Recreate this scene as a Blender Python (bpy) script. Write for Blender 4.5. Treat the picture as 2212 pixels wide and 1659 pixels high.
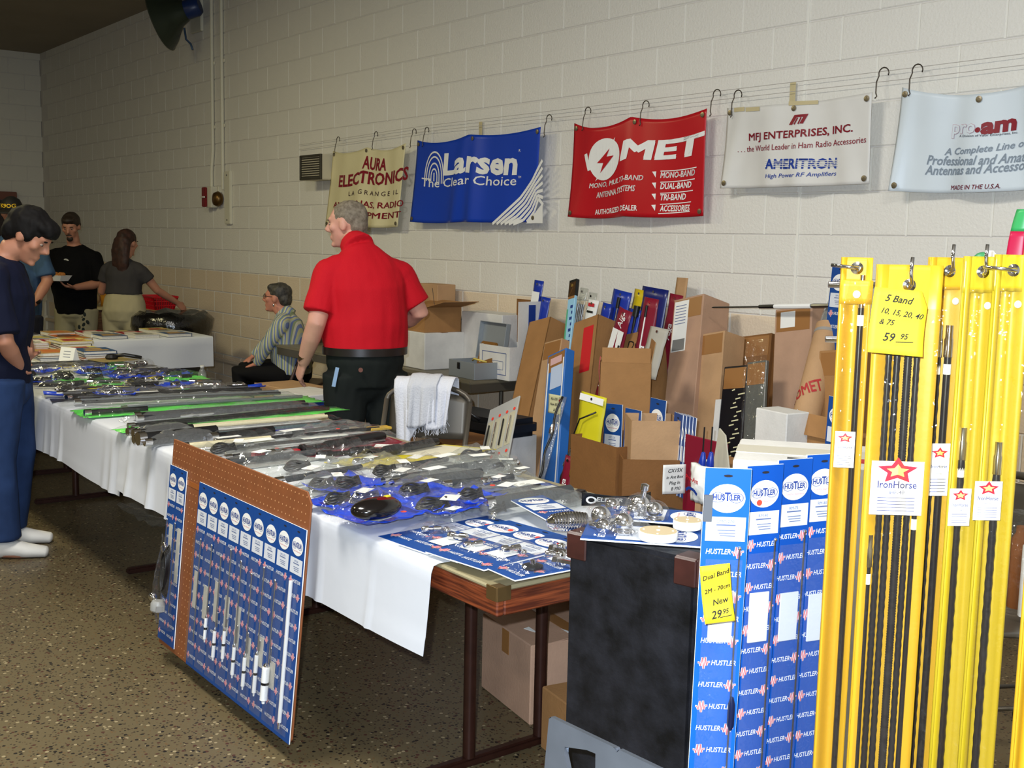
import bpy, bmesh, math, random
from mathutils import Vector as V, Matrix, noise
R = math.radians
for o in list(bpy.data.objects): bpy.data.objects.remove(o)
scn = bpy.context.scene
COL = scn.collection
random.seed(7)

# ------------------------------------------------------------------ camera
FPX, YAW, PIT, ROL, CH, WALLY = 2466.0, R(37.62), R(7.12), R(1.23), 1.566, 4.55
_v = V((-math.cos(YAW)*math.cos(PIT), math.sin(YAW)*math.cos(PIT), -math.sin(PIT)))
_r0 = V((math.sin(YAW), math.cos(YAW), 0)); _u0 = _r0.cross(_v)
_r = _r0*math.cos(ROL)+_u0*math.sin(ROL); _u = -_r0*math.sin(ROL)+_u0*math.cos(ROL)
CP = V((0, 0, CH))
cd = bpy.data.cameras.new('camera'); cam = bpy.data.objects.new('camera', cd); COL.objects.link(cam)
cd.sensor_width = 36; cd.sensor_fit = 'HORIZONTAL'; cd.lens = FPX/2212*36; cd.clip_end = 100; cd.clip_start = .05
cam.matrix_world = Matrix(((_r.x,_u.x,-_v.x,0),(_r.y,_u.y,-_v.y,0),(_r.z,_u.z,-_v.z,CH),(0,0,0,1)))
scn.camera = cam
def ray(x, y): return _v*FPX+_r*(x-1106)-_u*(y-829.5)
def PD(x, y, d): return CP+ray(x, y)/FPX*d            # point at a distance along the view
def PZ(x, y, h):
    d = ray(x, y); return CP+d*((h-CH)/d.z)           # point at a height
def PY(x, y, Y):
    d = ray(x, y); return CP+d*(Y/d.y)                # point on a plane parallel to the long wall
def PX(x, y, X):
    d = ray(x, y); return CP+d*(X/d.x)                # point on a plane parallel to the far wall
def proj(P):
    d = V(P)-CP; z = d.dot(_v); return 1106+FPX*d.dot(_r)/z, 829.5-FPX*d.dot(_u)/z, z

# ------------------------------------------------------------------ light
w = bpy.data.worlds.new('world'); scn.world = w; w.use_nodes = True
w.node_tree.nodes['Background'].inputs[0].default_value = (1, .92, .7, 1)
w.node_tree.nodes['Background'].inputs[1].default_value = .02
def lamp(name, kind, loc, energy, col, size=None, size2=None, rot=(0,0,0)):
    l = bpy.data.lights.new(name, kind); l.energy = energy; l.color = col
    if kind == 'AREA': l.shape = 'RECTANGLE'; l.size = size; l.size_y = size2
    else: l.shadow_soft_size = size
    o = bpy.data.objects.new(name, l); COL.objects.link(o); o.location = loc; o.rotation_euler = rot; return o
lamp('camera_flash', 'POINT', CP-_r*.05+_u*.075-_v*.0, 460, (.74, .85, 1.0), .012)     # the camera's own flash
WARM, NEUT = (1, .90, .52), (1, .96, .88)
for i, (x, y, e, c) in enumerate(((-3.6,.6,115,NEUT),(-3.6,-5,70,NEUT),(-8.2,.6,76,WARM),(-8.2,-5,44,WARM),(.6,.6,90,NEUT),(1.2,-5,60,NEUT),(-13,-2,14,WARM))):
    lamp('fluorescent_light', 'AREA', (x, y, 3.86), e, c, 1.2, .6)
scn.view_settings.view_transform = 'Standard'; scn.view_settings.look = 'None'
scn.view_settings.exposure = .12; scn.view_settings.gamma = 1

# ------------------------------------------------------------------ materials
def lin(c):
    return tuple(((x/255)/12.92 if x <= 10 else ((x/255+.055)/1.055)**2.4) for x in c)
MATS = {}
def M(name, rgb, rough=.6, metal=0, spec=.4, var=0, vscale=6, bump=0, bscale=60, coat=0, alpha=None, col2=None, dist=1.0):
    if name in MATS: return MATS[name]
    m = bpy.data.materials.new(name); m.use_nodes = True; n = m.node_tree.nodes; l = m.node_tree.links
    b = n['Principled BSDF']; c = lin(rgb)+(1,)
    b.inputs['Base Color'].default_value = c; b.inputs['Roughness'].default_value = rough
    b.inputs['Metallic'].default_value = metal; b.inputs['Specular IOR Level'].default_value = spec
    if coat: b.inputs['Coat Weight'].default_value = coat; b.inputs['Coat Roughness'].default_value = .08
    tc = n.new('ShaderNodeTexCoord')
    if var or col2:
        t = n.new('ShaderNodeTexNoise'); t.inputs['Scale'].default_value = vscale; t.inputs['Detail'].default_value = 5
        l.new(tc.outputs['Object'], t.inputs['Vector'])
        cr = n.new('ShaderNodeValToRGB')
        c2 = lin(col2)+(1,) if col2 else tuple(x*(1-var) for x in c[:3])+(1,)
        cr.color_ramp.elements[0].color = c2; cr.color_ramp.elements[1].color = c
        cr.color_ramp.elements[0].position = .32; cr.color_ramp.elements[1].position = .68
        l.new(t.outputs['Fac'], cr.inputs['Fac']); l.new(cr.outputs['Color'], b.inputs['Base Color'])
    if bump:
        t = n.new('ShaderNodeTexNoise'); t.inputs['Scale'].default_value = bscale; t.inputs['Detail'].default_value = 4
        l.new(tc.outputs['Object'], t.inputs['Vector'])
        bp = n.new('ShaderNodeBump'); bp.inputs['Strength'].default_value = bump; bp.inputs['Distance'].default_value = .01*dist
        l.new(t.outputs['Fac'], bp.inputs['Height']); l.new(bp.outputs['Normal'], b.inputs['Normal'])
    MATS[name] = m; return m
def film(name, tint=(255,255,255), fac=.14, rough=.08, haze=.06):
    """clear plastic film: see-through, with a gloss and a little milky haze"""
    if name in MATS: return MATS[name]
    m = bpy.data.materials.new(name); m.use_nodes = True; n = m.node_tree.nodes; l = m.node_tree.links
    n.remove(n['Principled BSDF']); out = n['Material Output']
    tr = n.new('ShaderNodeBsdfTransparent'); tr.inputs[0].default_value = lin(tint)+(1,)
    gl = n.new('ShaderNodeBsdfGlossy'); gl.inputs['Roughness'].default_value = rough
    df = n.new('ShaderNodeBsdfDiffuse'); df.inputs[0].default_value = (.8,.8,.78,1)
    tc = n.new('ShaderNodeTexCoord'); t = n.new('ShaderNodeTexNoise'); t.inputs['Scale'].default_value = 22; t.inputs['Detail'].default_value = 3
    l.new(tc.outputs['Object'], t.inputs['Vector'])
    bp = n.new('ShaderNodeBump'); bp.inputs['Strength'].default_value = .6; bp.inputs['Distance'].default_value = .02
    l.new(t.outputs['Fac'], bp.inputs['Height']); l.new(bp.outputs['Normal'], gl.inputs['Normal'])
    fr = n.new('ShaderNodeLayerWeight'); fr.inputs['Blend'].default_value = .3
    pw = n.new('ShaderNodeMath'); pw.operation = 'POWER'; pw.inputs[1].default_value = 3; l.new(fr.outputs['Facing'], pw.inputs[0])
    ad = n.new('ShaderNodeMath'); ad.operation = 'MULTIPLY_ADD'; ad.inputs[1].default_value = .5; ad.inputs[2].default_value = fac; l.new(pw.outputs[0], ad.inputs[0])
    m1 = n.new('ShaderNodeMixShader'); l.new(ad.outputs[0], m1.inputs[0]); l.new(tr.outputs[0], m1.inputs[1]); l.new(gl.outputs[0], m1.inputs[2])
    m2 = n.new('ShaderNodeMixShader'); m2.inputs[0].default_value = haze; l.new(m1.outputs[0], m2.inputs[1]); l.new(df.outputs[0], m2.inputs[2])
    l.new(m2.outputs[0], out.inputs['Surface'])
    MATS[name] = m; return m
def floor_mat():
    m = bpy.data.materials.new('terrazzo'); m.use_nodes = True; n = m.node_tree.nodes; l = m.node_tree.links
    b = n['Principled BSDF']; b.inputs['Roughness'].default_value = .42; b.inputs['Specular IOR Level'].default_value = .4
    tc = n.new('ShaderNodeTexCoord')
    base = n.new('ShaderNodeTexNoise'); base.inputs['Scale'].default_value = 2.0; l.new(tc.outputs['Object'], base.inputs['Vector'])
    cr = n.new('ShaderNodeValToRGB'); l.new(base.outputs['Fac'], cr.inputs['Fac'])
    cr.color_ramp.elements[0].color = lin((86,75,52))+(1,); cr.color_ramp.elements[1].color = lin((102,90,64))+(1,)
    prev = cr.outputs['Color']
    for sc, thr, cols in ((110, .40, ((40,32,24),(66,50,34),(98,74,46))), (70, .26, ((24,20,18),(70,40,30),(150,136,104)))):
        vo = n.new('ShaderNodeTexVoronoi'); vo.inputs['Scale'].default_value = sc; l.new(tc.outputs['Object'], vo.inputs['Vector'])
        sel = n.new('ShaderNodeSeparateColor'); l.new(vo.outputs['Color'], sel.inputs[0])
        lt = n.new('ShaderNodeMath'); lt.operation = 'LESS_THAN'; lt.inputs[1].default_value = thr; l.new(sel.outputs[0], lt.inputs[0])
        dl = n.new('ShaderNodeMath'); dl.operation = 'LESS_THAN'; dl.inputs[1].default_value = .42; l.new(vo.outputs['Distance'], dl.inputs[0])
        mu = n.new('ShaderNodeMath'); mu.operation = 'MULTIPLY'; l.new(lt.outputs[0], mu.inputs[0]); l.new(dl.outputs[0], mu.inputs[1])
        c2 = n.new('ShaderNodeValToRGB'); c2.color_ramp.interpolation = 'CONSTANT'; l.new(sel.outputs[1], c2.inputs['Fac'])
        e = c2.color_ramp.elements; e[0].color = lin(cols[0])+(1,); e[1].position = .4; e[1].color = lin(cols[1])+(1,)
        e2 = e.new(.75); e2.color = lin(cols[2])+(1,)
        mx = n.new('ShaderNodeMix'); mx.data_type = 'RGBA'
        l.new(mu.outputs[0], mx.inputs['Factor']); l.new(prev, mx.inputs['A']); l.new(c2.outputs['Color'], mx.inputs['B']); prev = mx.outputs['Result']
    l.new(prev, b.inputs['Base Color']); return m
def card_mat(name, rgb, **k): return M(name, rgb, .75, spec=.2, var=.14, vscale=9, bump=.12, bscale=90, **k)
def wood_mat(name, c1, c2):
    if name in MATS: return MATS[name]
    m = M(name, c1, .45, spec=.5); n = m.node_tree.nodes; l = m.node_tree.links
    tc = n.new('ShaderNodeTexCoord'); mp = n.new('ShaderNodeMapping'); mp.inputs['Scale'].default_value = (3, 3, 55)
    l.new(tc.outputs['Object'], mp.inputs['Vector'])
    t = n.new('ShaderNodeTexNoise'); t.inputs['Scale'].default_value = 2.2; t.inputs['Detail'].default_value = 8; l.new(mp.outputs[0], t.inputs['Vector'])
    cr = n.new('ShaderNodeValToRGB'); cr.color_ramp.elements[0].position = .38; cr.color_ramp.elements[1].position = .74
    cr.color_ramp.elements[0].color = lin(c1)+(1,); cr.color_ramp.elements[1].color = lin(c2)+(1,)
    l.new(t.outputs['Fac'], cr.inputs['Fac']); l.new(cr.outputs['Color'], n['Principled BSDF'].inputs['Base Color']); return m
def stripe_mat(name, cols, scale):
    """woven shirt stripes running along local z"""
    m = M(name, cols[0], .8, spec=.2); n = m.node_tree.nodes; l = m.node_tree.links
    tc = n.new('ShaderNodeTexCoord'); sx = n.new('ShaderNodeSeparateXYZ'); l.new(tc.outputs['Object'], sx.inputs[0])
    ad = n.new('ShaderNodeMath'); ad.operation = 'MULTIPLY_ADD'; l.new(sx.outputs[0], ad.inputs[0]); ad.inputs[1].default_value = .25; l.new(sx.outputs[1], ad.inputs[2])
    mu = n.new('ShaderNodeMath'); mu.operation = 'MULTIPLY'; mu.inputs[1].default_value = scale; l.new(ad.outputs[0], mu.inputs[0])
    fr = n.new('ShaderNodeMath'); fr.operation = 'FRACT'; l.new(mu.outputs[0], fr.inputs[0])
    cr = n.new('ShaderNodeValToRGB'); cr.color_ramp.interpolation = 'CONSTANT'; l.new(fr.outputs[0], cr.inputs['Fac'])
    e = cr.color_ramp.elements; e[0].color = lin(cols[0])+(1,); e[1].position = 1/len(cols); e[1].color = lin(cols[1])+(1,)
    for i in range(2, len(cols)): q = e.new(i/len(cols)); q.color = lin(cols[i])+(1,)
    l.new(cr.outputs['Color'], n['Principled BSDF'].inputs['Base Color']); return m
WHITE = M('white_print', (240,240,236), .5); BLACK = M('black_plastic', (14,14,16), .35)
CHROME = M('chrome', (225,225,228), .12, 1); STEEL = M('steel', (150,150,152), .3, 1); RED = M('red_print', (190,24,40), .5)
BLUEP = M('blue_print', (20,52,130), .5); CLEAR = film('clear_film', (255,255,255), .07, .10, .015); CLEAR2 = film('hazy_film', (246,248,246), .08, .16, .07)
CB = card_mat('cardboard', (166,122,76)); CB2 = card_mat('cardboard_pale', (190,152,112)); CB3 = card_mat('cardboard_dark', (134,92,52)); CB4 = card_mat('cardboard_pink', (184,148,122))
WBOX = card_mat('white_carton', (222,220,214)); PAPER = M('paper_white', (232,232,226), .8, bump=.1, bscale=40)
HBLUE = M('card_blue', (2,92,186), .45, spec=.4); HBLUE2 = M('card_blue_dark', (16,70,142), .45, spec=.4)
LIDRED = M('sticker_red', (250,70,50), .6)

# ------------------------------------------------------------------ mesh helpers
class MB:
    def __init__(s): s.v = []; s.f = []; s.mi = []; s.cur = 0; s.M = Matrix()
    def add(s, vs, fs):
        k = len(s.v); s.v += [s.M @ V(p) for p in vs]; s.f += [[i+k for i in f] for f in fs]; s.mi += [s.cur]*len(fs); return s
    def box(s, size, c=(0,0,0), rz=0, m=None):
        x, y, z = (q/2 for q in size); T = Matrix.Translation(V(c)) @ (m if m else Matrix.Rotation(rz, 4, 'Z'))
        return s.add([T @ V((a*x, b*y, d*z)) for d in (-1,1) for b in (-1,1) for a in (-1,1)],
              [(0,2,3,1),(4,5,7,6),(0,1,5,4),(2,6,7,3),(0,4,6,2),(1,3,7,5)])
    def hexa(s, p):   # eight corners: bottom four ccw, top four ccw
        return s.add(p, [(3,2,1,0),(4,5,6,7),(0,1,5,4),(1,2,6,5),(2,3,7,6),(3,0,4,7)])
    def lathe(s, prof, seg=20, p=(0,0,0), m=None):
        T = Matrix.Translation(V(p)) @ (m if m else Matrix()); vs = []; fs = []
        for r_, z in prof:
            for i in range(seg):
                a = 2*math.pi*i/seg; vs.append(T @ V((r_*math.cos(a), r_*math.sin(a), z)))
        for j in range(len(prof)-1):
            for i in range(seg):
                q = (i+1) % seg; fs.append((j*seg+i, j*seg+q, (j+1)*seg+q, (j+1)*seg+i))
        fs.append(tuple(range(seg-1, -1, -1))); fs.append(tuple((len(prof)-1)*seg+i for i in range(seg)))
        return s.add(vs, fs)
    def cyl(s, a, b, r0, r1=None, seg=10):
        a, b = V(a), V(b); d = b-a; q = d.to_track_quat('Z', 'Y').to_matrix().to_4x4()
        return s.lathe([(r0, 0), (r0 if r1 is None else r1, d.length)], seg, a, q)
    def tube(s, pts, r, seg=6, closed=False):
        pts = [V(p) for p in pts]; n = len(pts); vs = []; fs = []; side = None
        for i, p in enumerate(pts):
            t = (pts[(i+1) % n]-pts[i-1]) if closed else (pts[min(i+1, n-1)]-pts[max(i-1, 0)])
            if t.length < 1e-9: t = V((0,0,1))
            t.normalize()
            if side is None: side = t.orthogonal().normalized()
            side = (side-t*side.dot(t)); side = side.normalized() if side.length > 1e-6 else t.orthogonal().normalized()
            b = t.cross(side); rr = r[i] if isinstance(r, (list, tuple)) else r
            for k in range(seg):
                a = 2*math.pi*k/seg; vs.append(p+side*rr*math.cos(a)+b*rr*math.sin(a))
        for j in range(n if closed else n-1):
            for k in range(seg):
                q = (k+1) % seg; j2 = (j+1) % n; fs.append((j*seg+k, j*seg+q, j2*seg+q, j2*seg+k))
        if not closed: fs.append(tuple(range(seg-1, -1, -1))); fs.append(tuple((n-1)*seg+k for k in range(seg)))
        return s.add(vs, fs)
    def loft(s, pts, rads, side, seg=16, cap=.5):
        """closed tapering tube of elliptic rings; rads = r or (along side, across)"""
        pts = [V(p) for p in pts]; rads = [(q, q) if not isinstance(q, (tuple, list)) else q for q in rads]
        n = len(pts); vs = []; fs = []; rings = []; side = V(side)
        def ring(p, t, ra, rb):
            sd = side-t*side.dot(t)
            sd = sd.normalized() if sd.length > 1e-5 else t.orthogonal().normalized()
            b = t.cross(sd); rings.append(len(vs))
            for k in range(seg):
                a = 2*math.pi*k/seg; vs.append(p+sd*ra*math.cos(a)+b*rb*math.sin(a))
        for i, p in enumerate(pts):
            t = (pts[min(i+1, n-1)]-pts[max(i-1, 0)]).normalized(); ra, rb = rads[i]
            if i == 0:
                c = min(ra, rb)*cap; ring(p-t*c, t, ra*.35, rb*.35); ring(p-t*c*.6, t, ra*.78, rb*.78)
            ring(p, t, ra, rb)
            if i == n-1:
                c = min(ra, rb)*cap; ring(p+t*c*.6, t, ra*.78, rb*.78); ring(p+t*c, t, ra*.35, rb*.35)
        for j in range(len(rings)-1):
            for k in range(seg):
                q = (k+1) % seg; fs.append((rings[j]+k, rings[j]+q, rings[j+1]+q, rings[j+1]+k))
        fs.append(tuple(rings[0]+k for k in range(seg-1, -1, -1))); fs.append(tuple(rings[-1]+k for k in range(seg)))
        return s.add(vs, fs)
    def ell(s, c, r, m=None, seg=16, rg=10):
        T = Matrix.Translation(V(c)) @ (m if m else Matrix())
        pr = [(math.sin(math.pi*j/rg), -math.cos(math.pi*j/rg)) for j in range(rg+1)]
        pr[0] = (.001, -1); pr[-1] = (.001, 1)
        rx, ry, rz = (r, r, r) if not isinstance(r, (tuple, list)) else r
        return s.lathe(pr, seg, m=T @ Matrix.Diagonal((rx, ry, rz, 1)))
    def prism(s, poly, t, m=None, z0=0):
        """2-D outline in x,y pushed up by t along z"""
        T = m if m else Matrix(); n = len(poly)
        vs = [T @ V((x, y, z0)) for x, y in poly]+[T @ V((x, y, z0+t)) for x, y in poly]
        fs = [tuple(range(n-1, -1, -1)), tuple(range(n, 2*n))]+[(i, (i+1) % n, n+(i+1) % n, n+i) for i in range(n)]
        return s.add(vs, fs)
    def sheet(s, fn, nu, nv, t=.0015):
        """a thin sheet with two faces: fn(u, v) gives the front surface"""
        P = [[V(fn(i/nu, j/nv)) for i in range(nu+1)] for j in range(nv+1)]; vs = []; fs = []; W = nu+1
        N = []
        for j in range(nv+1):
            for i in range(nu+1):
                a = P[j][min(i+1, nu)]-P[j][max(i-1, 0)]; b = P[min(j+1, nv)][i]-P[max(j-1, 0)][i]
                q = a.cross(b); N.append(q.normalized() if q.length > 1e-12 else V((0,0,1)))
        vs = [P[j][i] for j in range(nv+1) for i in range(W)]; K = len(vs)
        if not t: return s.add(vs, [(j*W+i, j*W+i+1, j*W+W+i+1, j*W+W+i) for j in range(nv) for i in range(nu)])
        vs += [vs[i]-N[i]*t for i in range(K)]
        for j in range(nv):
            for i in range(nu):
                a = j*W+i; fs.append((a, a+1, a+W+1, a+W)); fs.append((K+a+W, K+a+W+1, K+a+1, K+a))
        for i in range(nu): fs.append((K+i, K+i+1, i+1, i)); a = nv*W+i; fs.append((a, a+1, K+a+1, K+a))
        for j in range(nv): a = j*W; fs.append((a, a+W, K+a+W, K+a)); a = j*W+nu; fs.append((K+a, K+a+W, a+W, a))
        return s.add(vs, fs)
    def mesh(s, name, mats, smooth=False, bevel=0):
        me = bpy.data.meshes.new(name); me.from_pydata([tuple(p) for p in s.v], [], s.f)
        for m in (mats if isinstance(mats, (list, tuple)) else [mats]): me.materials.append(m)
        if any(s.mi): me.polygons.foreach_set('material_index', s.mi)
        if bevel:
            b = bmesh.new(); b.from_mesh(me)
            bmesh.ops.bevel(b, geom=list(b.edges), offset=bevel, segments=2 if bevel > .004 else 1, affect='EDGES', clamp_overlap=True)
            b.to_mesh(me); b.free()
        if smooth is True: me.polygons.foreach_set('use_smooth', [True]*len(me.polygons))
        elif smooth: me.polygons.foreach_set('use_smooth', [True]*len(me.polygons)); me.set_sharp_from_angle(angle=R(smooth))
        me.update(); return me
    def build(s, name, mats, parent=None, smooth=False, bevel=0, kind=None, label=None):
        return link(name, s.mesh(name, mats, smooth, bevel), parent, kind, label)
def link(name, me, parent=None, kind=None, label=None):
    o = bpy.data.objects.new(name, me); COL.objects.link(o)
    if parent: o.parent = parent
    if kind: o['kind'] = kind
    if label: o['label'] = label
    return o
def tag(o, label, cat, group=None, kind=None):
    o['label'] = label; o['category'] = cat
    if group: o['group'] = group
    if kind: o['kind'] = kind
    return o
def thing(name, label, cat, loc=(0,0,0), m=None, rz=0, group=None):
    o = bpy.data.objects.new(name, None); COL.objects.link(o); o.empty_display_size = .05
    o.matrix_world = Matrix.Translation(V(loc)) @ (m if m else Matrix.Rotation(rz, 4, 'Z'))
    return tag(o, label, cat, group)
def frame(p0, p1, face):
    """rotation whose z runs p0->p1 and whose -y looks towards `face`"""
    z = (V(p1)-V(p0)).normalized(); y = -V(face); y = (y-z*y.dot(z)).normalized(); x = y.cross(z)
    return Matrix(((x.x,y.x,z.x,0),(x.y,y.y,z.y,0),(x.z,y.z,z.z,0),(0,0,0,1)))
def copy_tree(o, parent=None):
    c = o.copy(); COL.objects.link(c); c.parent = parent
    for ch in list(o.children): copy_tree(ch, c)
    return c
_TX = {}
def text_geo(s, size=1, bold=0, shear=0, align='CENTER', xs=1, sp=1):
    k = (s, size, bold, shear, align, xs, sp)
    if k not in _TX and bold and 'M' in s:             # the built-in font's M cannot be fattened by offset: overlay shifted copies
        v0, f0 = text_geo(s, size, 0, shear, align, xs, sp); d = bold*size*.8; vs, fs = [], []
        for dx, dy in ((-d,-d),(d,-d),(-d,d),(d,d)):
            n0 = len(vs); vs += [(x+dx*xs, y+dy) for x, y in v0]; fs += [tuple(i+n0 for i in f) for f in f0]
        _TX[k] = (vs, fs)
    if k not in _TX:
        c = bpy.data.curves.new('lettering', 'FONT'); c.body = s; c.size = 1; c.offset = bold; c.shear = shear
        c.align_x = align; c.align_y = 'CENTER'; c.resolution_u = 2; c.space_character = sp; c.fill_mode = 'FRONT'
        o = bpy.data.objects.new('lettering', c); me = bpy.data.meshes.new_from_object(o)
        _TX[k] = ([(v.co.x*xs*size, v.co.y*size) for v in me.vertices], [tuple(p.vertices) for p in me.polygons])
        bpy.data.objects.remove(o); bpy.data.curves.remove(c); bpy.data.meshes.remove(me)
    return _TX[k]
def put_text(mb, fn, s, size, cx=0, cy=0, rot=0, **k):
    vs, fs = text_geo(s, size, **k); ca, sa = math.cos(rot), math.sin(rot)
    mb.add([fn(cx+x*ca-y*sa, cy+x*sa+y*ca) for x, y in vs], fs)
def flat(m): return lambda x, y: m @ V((x, y, 0))
def ribbon(mb, fn, pts, wd):
    """a flat printed line through 2-D points"""
    for (x0, y0), (x1, y1) in zip(pts, pts[1:]):
        d = math.hypot(x1-x0, y1-y0) or 1; nx, ny = -(y1-y0)/d*wd/2, (x1-x0)/d*wd/2
        mb.add([fn(x0+nx, y0+ny), fn(x0-nx, y0-ny), fn(x1-nx, y1-ny), fn(x1+nx, y1+ny)], [(0,1,2,3)])
def disc(mb, fn, cx, cy, rx, ry, seg=28, rin=0):
    if rin:
        vs = [fn(cx+rx*k*math.cos(2*math.pi*i/seg), cy+ry*k*math.sin(2*math.pi*i/seg)) for k in (1, rin) for i in range(seg)]
        mb.add(vs, [(i, (i+1) % seg, seg+(i+1) % seg, seg+i) for i in range(seg)])
    else:
        mb.add([fn(cx+rx*math.cos(2*math.pi*i/seg), cy+ry*math.sin(2*math.pi*i/seg)) for i in range(seg)], [tuple(range(seg))])
def rect(mb, fn, x0, y0, x1, y1): mb.add([fn(x0,y0), fn(x1,y0), fn(x1,y1), fn(x0,y1)], [(0,1,2,3)])
XZ = Matrix.Rotation(R(90), 4, 'X')    # a print facing -y: 2-D x,y -> x,z
def front(y): return lambda a, b: V((a, y, b))

# ------------------------------------------------------------------ the hall
XB, XF, YL, ZC = -16.55, 5.0, -9.0, 3.95
tag(MB().box((XF-XB, WALLY-YL, .1), ((XF+XB)/2, (WALLY+YL)/2, -.05)).build('floor', floor_mat()), 'speckled brown terrazzo floor of the hall', 'floor', kind='structure')
tag(MB().box((XF-XB, WALLY-YL, .1), ((XF+XB)/2, (WALLY+YL)/2, ZC+.05)).build('ceiling', M('ceiling_paint', (150,140,122), .9, var=.1, vscale=1.5)), 'plain dim ceiling above the hall', 'ceiling', kind='structure')
WU = M('block_paint_cream', (226,223,214), .62, bump=.35, bscale=70, spec=.3); WT = M('block_paint_tan', (228,210,184), .6, bump=.35, bscale=70, spec=.3)
MORT = M('mortar_paint_lit', (234,232,222), .7); MORTD = M('bed_joint', (214,210,204), .8)  # upright joints paler than the blocks: the light they catch is in the colour
BW, BH, JT = .4064, .2032, .006
def block_mesh(name, w, mat, m):
    b = MB(); b.M = m; t = .03; x, z, c = w/2-JT/2, BH/2-JT/2, .004
    b.add([(-x,t,-z),(x,t,-z),(x,t,z),(-x,t,z),(-x,c,-z),(x,c,-z),(x,c,z),(-x,c,z),(-x+c,0,-z+c),(x-c,0,-z+c),(x-c,0,z-c),(-x+c,0,z-c)],
          [(4,0,1,5),(5,1,2,6),(6,2,3,7),(7,3,0,4),(8,4,5,9),(9,5,6,10),(10,6,7,11),(11,7,4,8),(8,9,10,11)])
    return b.mesh(name, mat)
wr = tag(MB().box((XF-XB+.3, .2, ZC), ((XF+XB)/2, WALLY+.1055, ZC/2)).build('wall_right', MORTD), 'long painted concrete block wall hung with banners', 'wall', kind='structure')
XJ = -4.8586                                           # a head joint of course 13
bm_u = block_mesh('block', BW, WU, Matrix()); bm_t = block_mesh('block', BW, WT, Matrix())
cells = []
for j in range(20):
    off = XJ+(BW/2 if (j-13) % 2 else 0)
    for k in range(-31, 8):
        x = off+(k+.5)*BW
        if x-BW/2 < XB or x+BW/2 > -1.2: continue
        px, py, d = proj((x, WALLY, (j+.5)*BH)); inside = -60 < px < 2280 and -60 < py < 1100
        cells.append((0 if inside else 1, d, x, j))
cells.sort()
rest = MB()
hj = MB()
for n_, (o_, d, x, j) in enumerate(cells):
    z = (j+.5)*BH
    hj.box((JT+.002, .02, BH-JT), (x-BW/2, WALLY+.0108, z))
    if n_ < 300:
        link('block', bm_t if j < 6 else bm_u, wr).location = (x, WALLY, z)
    else:
        rest.cur = 1 if j < 6 else 0; rest.M = Matrix.Translation((x, WALLY, z)); c = .004; xx, zz, t = BW/2-JT/2, BH/2-JT/2, .03
        rest.add([(-xx,t,-zz),(xx,t,-zz),(xx,t,zz),(-xx,t,zz),(-xx+c,0,-zz+c),(xx-c,0,-zz+c),(xx-c,0,zz-c),(-xx+c,0,zz-c)],
                 [(4,0,1,5),(5,1,2,6),(6,2,3,7),(7,3,0,4),(4,5,6,7)])
rest.build('distant_blocks', [WU, WT], wr, kind='stuff')
hj.build('head_joints', MORT, wr, kind='stuff')
wb = tag(MB().box((.2, WALLY-YL, ZC), (XB-.1055, (WALLY+YL)/2, ZC/2)).build('wall_back', MORTD), 'far end block wall of the hall with a doorway', 'wall', kind='structure')
RB = Matrix.Rotation(R(90), 4, 'Z')
bb = block_mesh('block', BW, M('block_paint_end', (222,218,204), .7, bump=.3, bscale=60), RB)
for j in range(20):
    for k in range(8):
        y = WALLY-(k+.5)*BW+(BW/2 if j % 2 else 0)
        if y+BW/2 > WALLY+.21: continue
        o = link('block', bb, wb); o.location = (XB, y, (j+.5)*BH)
tag(MB().box((.2, WALLY-YL, ZC), (XF+.1, (WALLY+YL)/2, ZC/2)).build('wall_front', M('plain_paint', (190,184,160), .8)), 'plain painted wall behind the photographer', 'wall', kind='structure')
tag(MB().box((XF-XB, .2, ZC), ((XF+XB)/2, YL-.1, ZC/2)).build('wall_left', M('plain_paint', (190,184,160), .8)), 'plain painted wall on the far left side of the hall', 'wall', kind='structure')
d1 = MB()
d1.box((.10, 1.0, .11), (XB+.05, 3.68, 2.03)); d1.box((.10, .09, 1.98), (XB+.05, 4.135, .99)); d1.box((.10, .09, 1.98), (XB+.05, 3.225, .99))
o = d1.build('door_1', M('door_wood', (122,74,58), .5), bevel=.006); tag(o, 'brown wooden door frame in the far wall', 'door', kind='structure')
MB().box((.05, .82, 1.97), (XB+.03, 3.68, .985)).build('door_leaf', M('door_dark', (52,38,34), .5), o)
t1 = MB().box((XF-XB, .035, .04), ((XF+XB)/2, WALLY-.012, .355)).build('trim_1', WT, bevel=.008); tag(t1, 'narrow painted ledge low along the block wall', 'trim', kind='structure')
t2 = MB().box((.012, .012, ZC), (-3.633, WALLY+.002, ZC/2)).build('trim_2', MORT); tag(t2, 'vertical caulked control joint in the block wall', 'trim', kind='structure')

# ------------------------------------------------------------------ wall fixtures
PIPE = M('painted_pipe', (214,210,190), .5)
for x, zb, lb in ((-10.70, 2.03, 'left of two painted conduits running down the block wall'), (-10.47, 2.0, 'right of two painted conduits running down the block wall')):
    t = thing('conduit', lb, 'conduit', (x, WALLY, 0), group='conduits on the block wall')
    p = MB(); p.tube([(0,-.02,ZC),(0,-.02,zb+.35),(-.04 if x < -10.6 else .0,-.02,zb+.15),(-.04 if x < -10.6 else 0,-.02,zb)], .017, 8); p.build('pipe', PIPE, t, smooth=50)
    for z in (3.2, 2.6):
        MB().box((.07,.012,.03), (0,-.008,z)).build('strap', PIPE, t, bevel=.003)
t = thing('alarm_station', 'small red and white alarm box below the conduits', 'alarm', (-10.72, WALLY, 1.93))
MB().box((.12,.07,.20), (.02,-.035,0)).build('back_box', PIPE, t, bevel=.006)
MB().box((.075,.03,.19), (-.045,-.085,0)).build('red_cover', M('alarm_red', (120,20,22), .4), t, bevel=.006)
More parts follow.
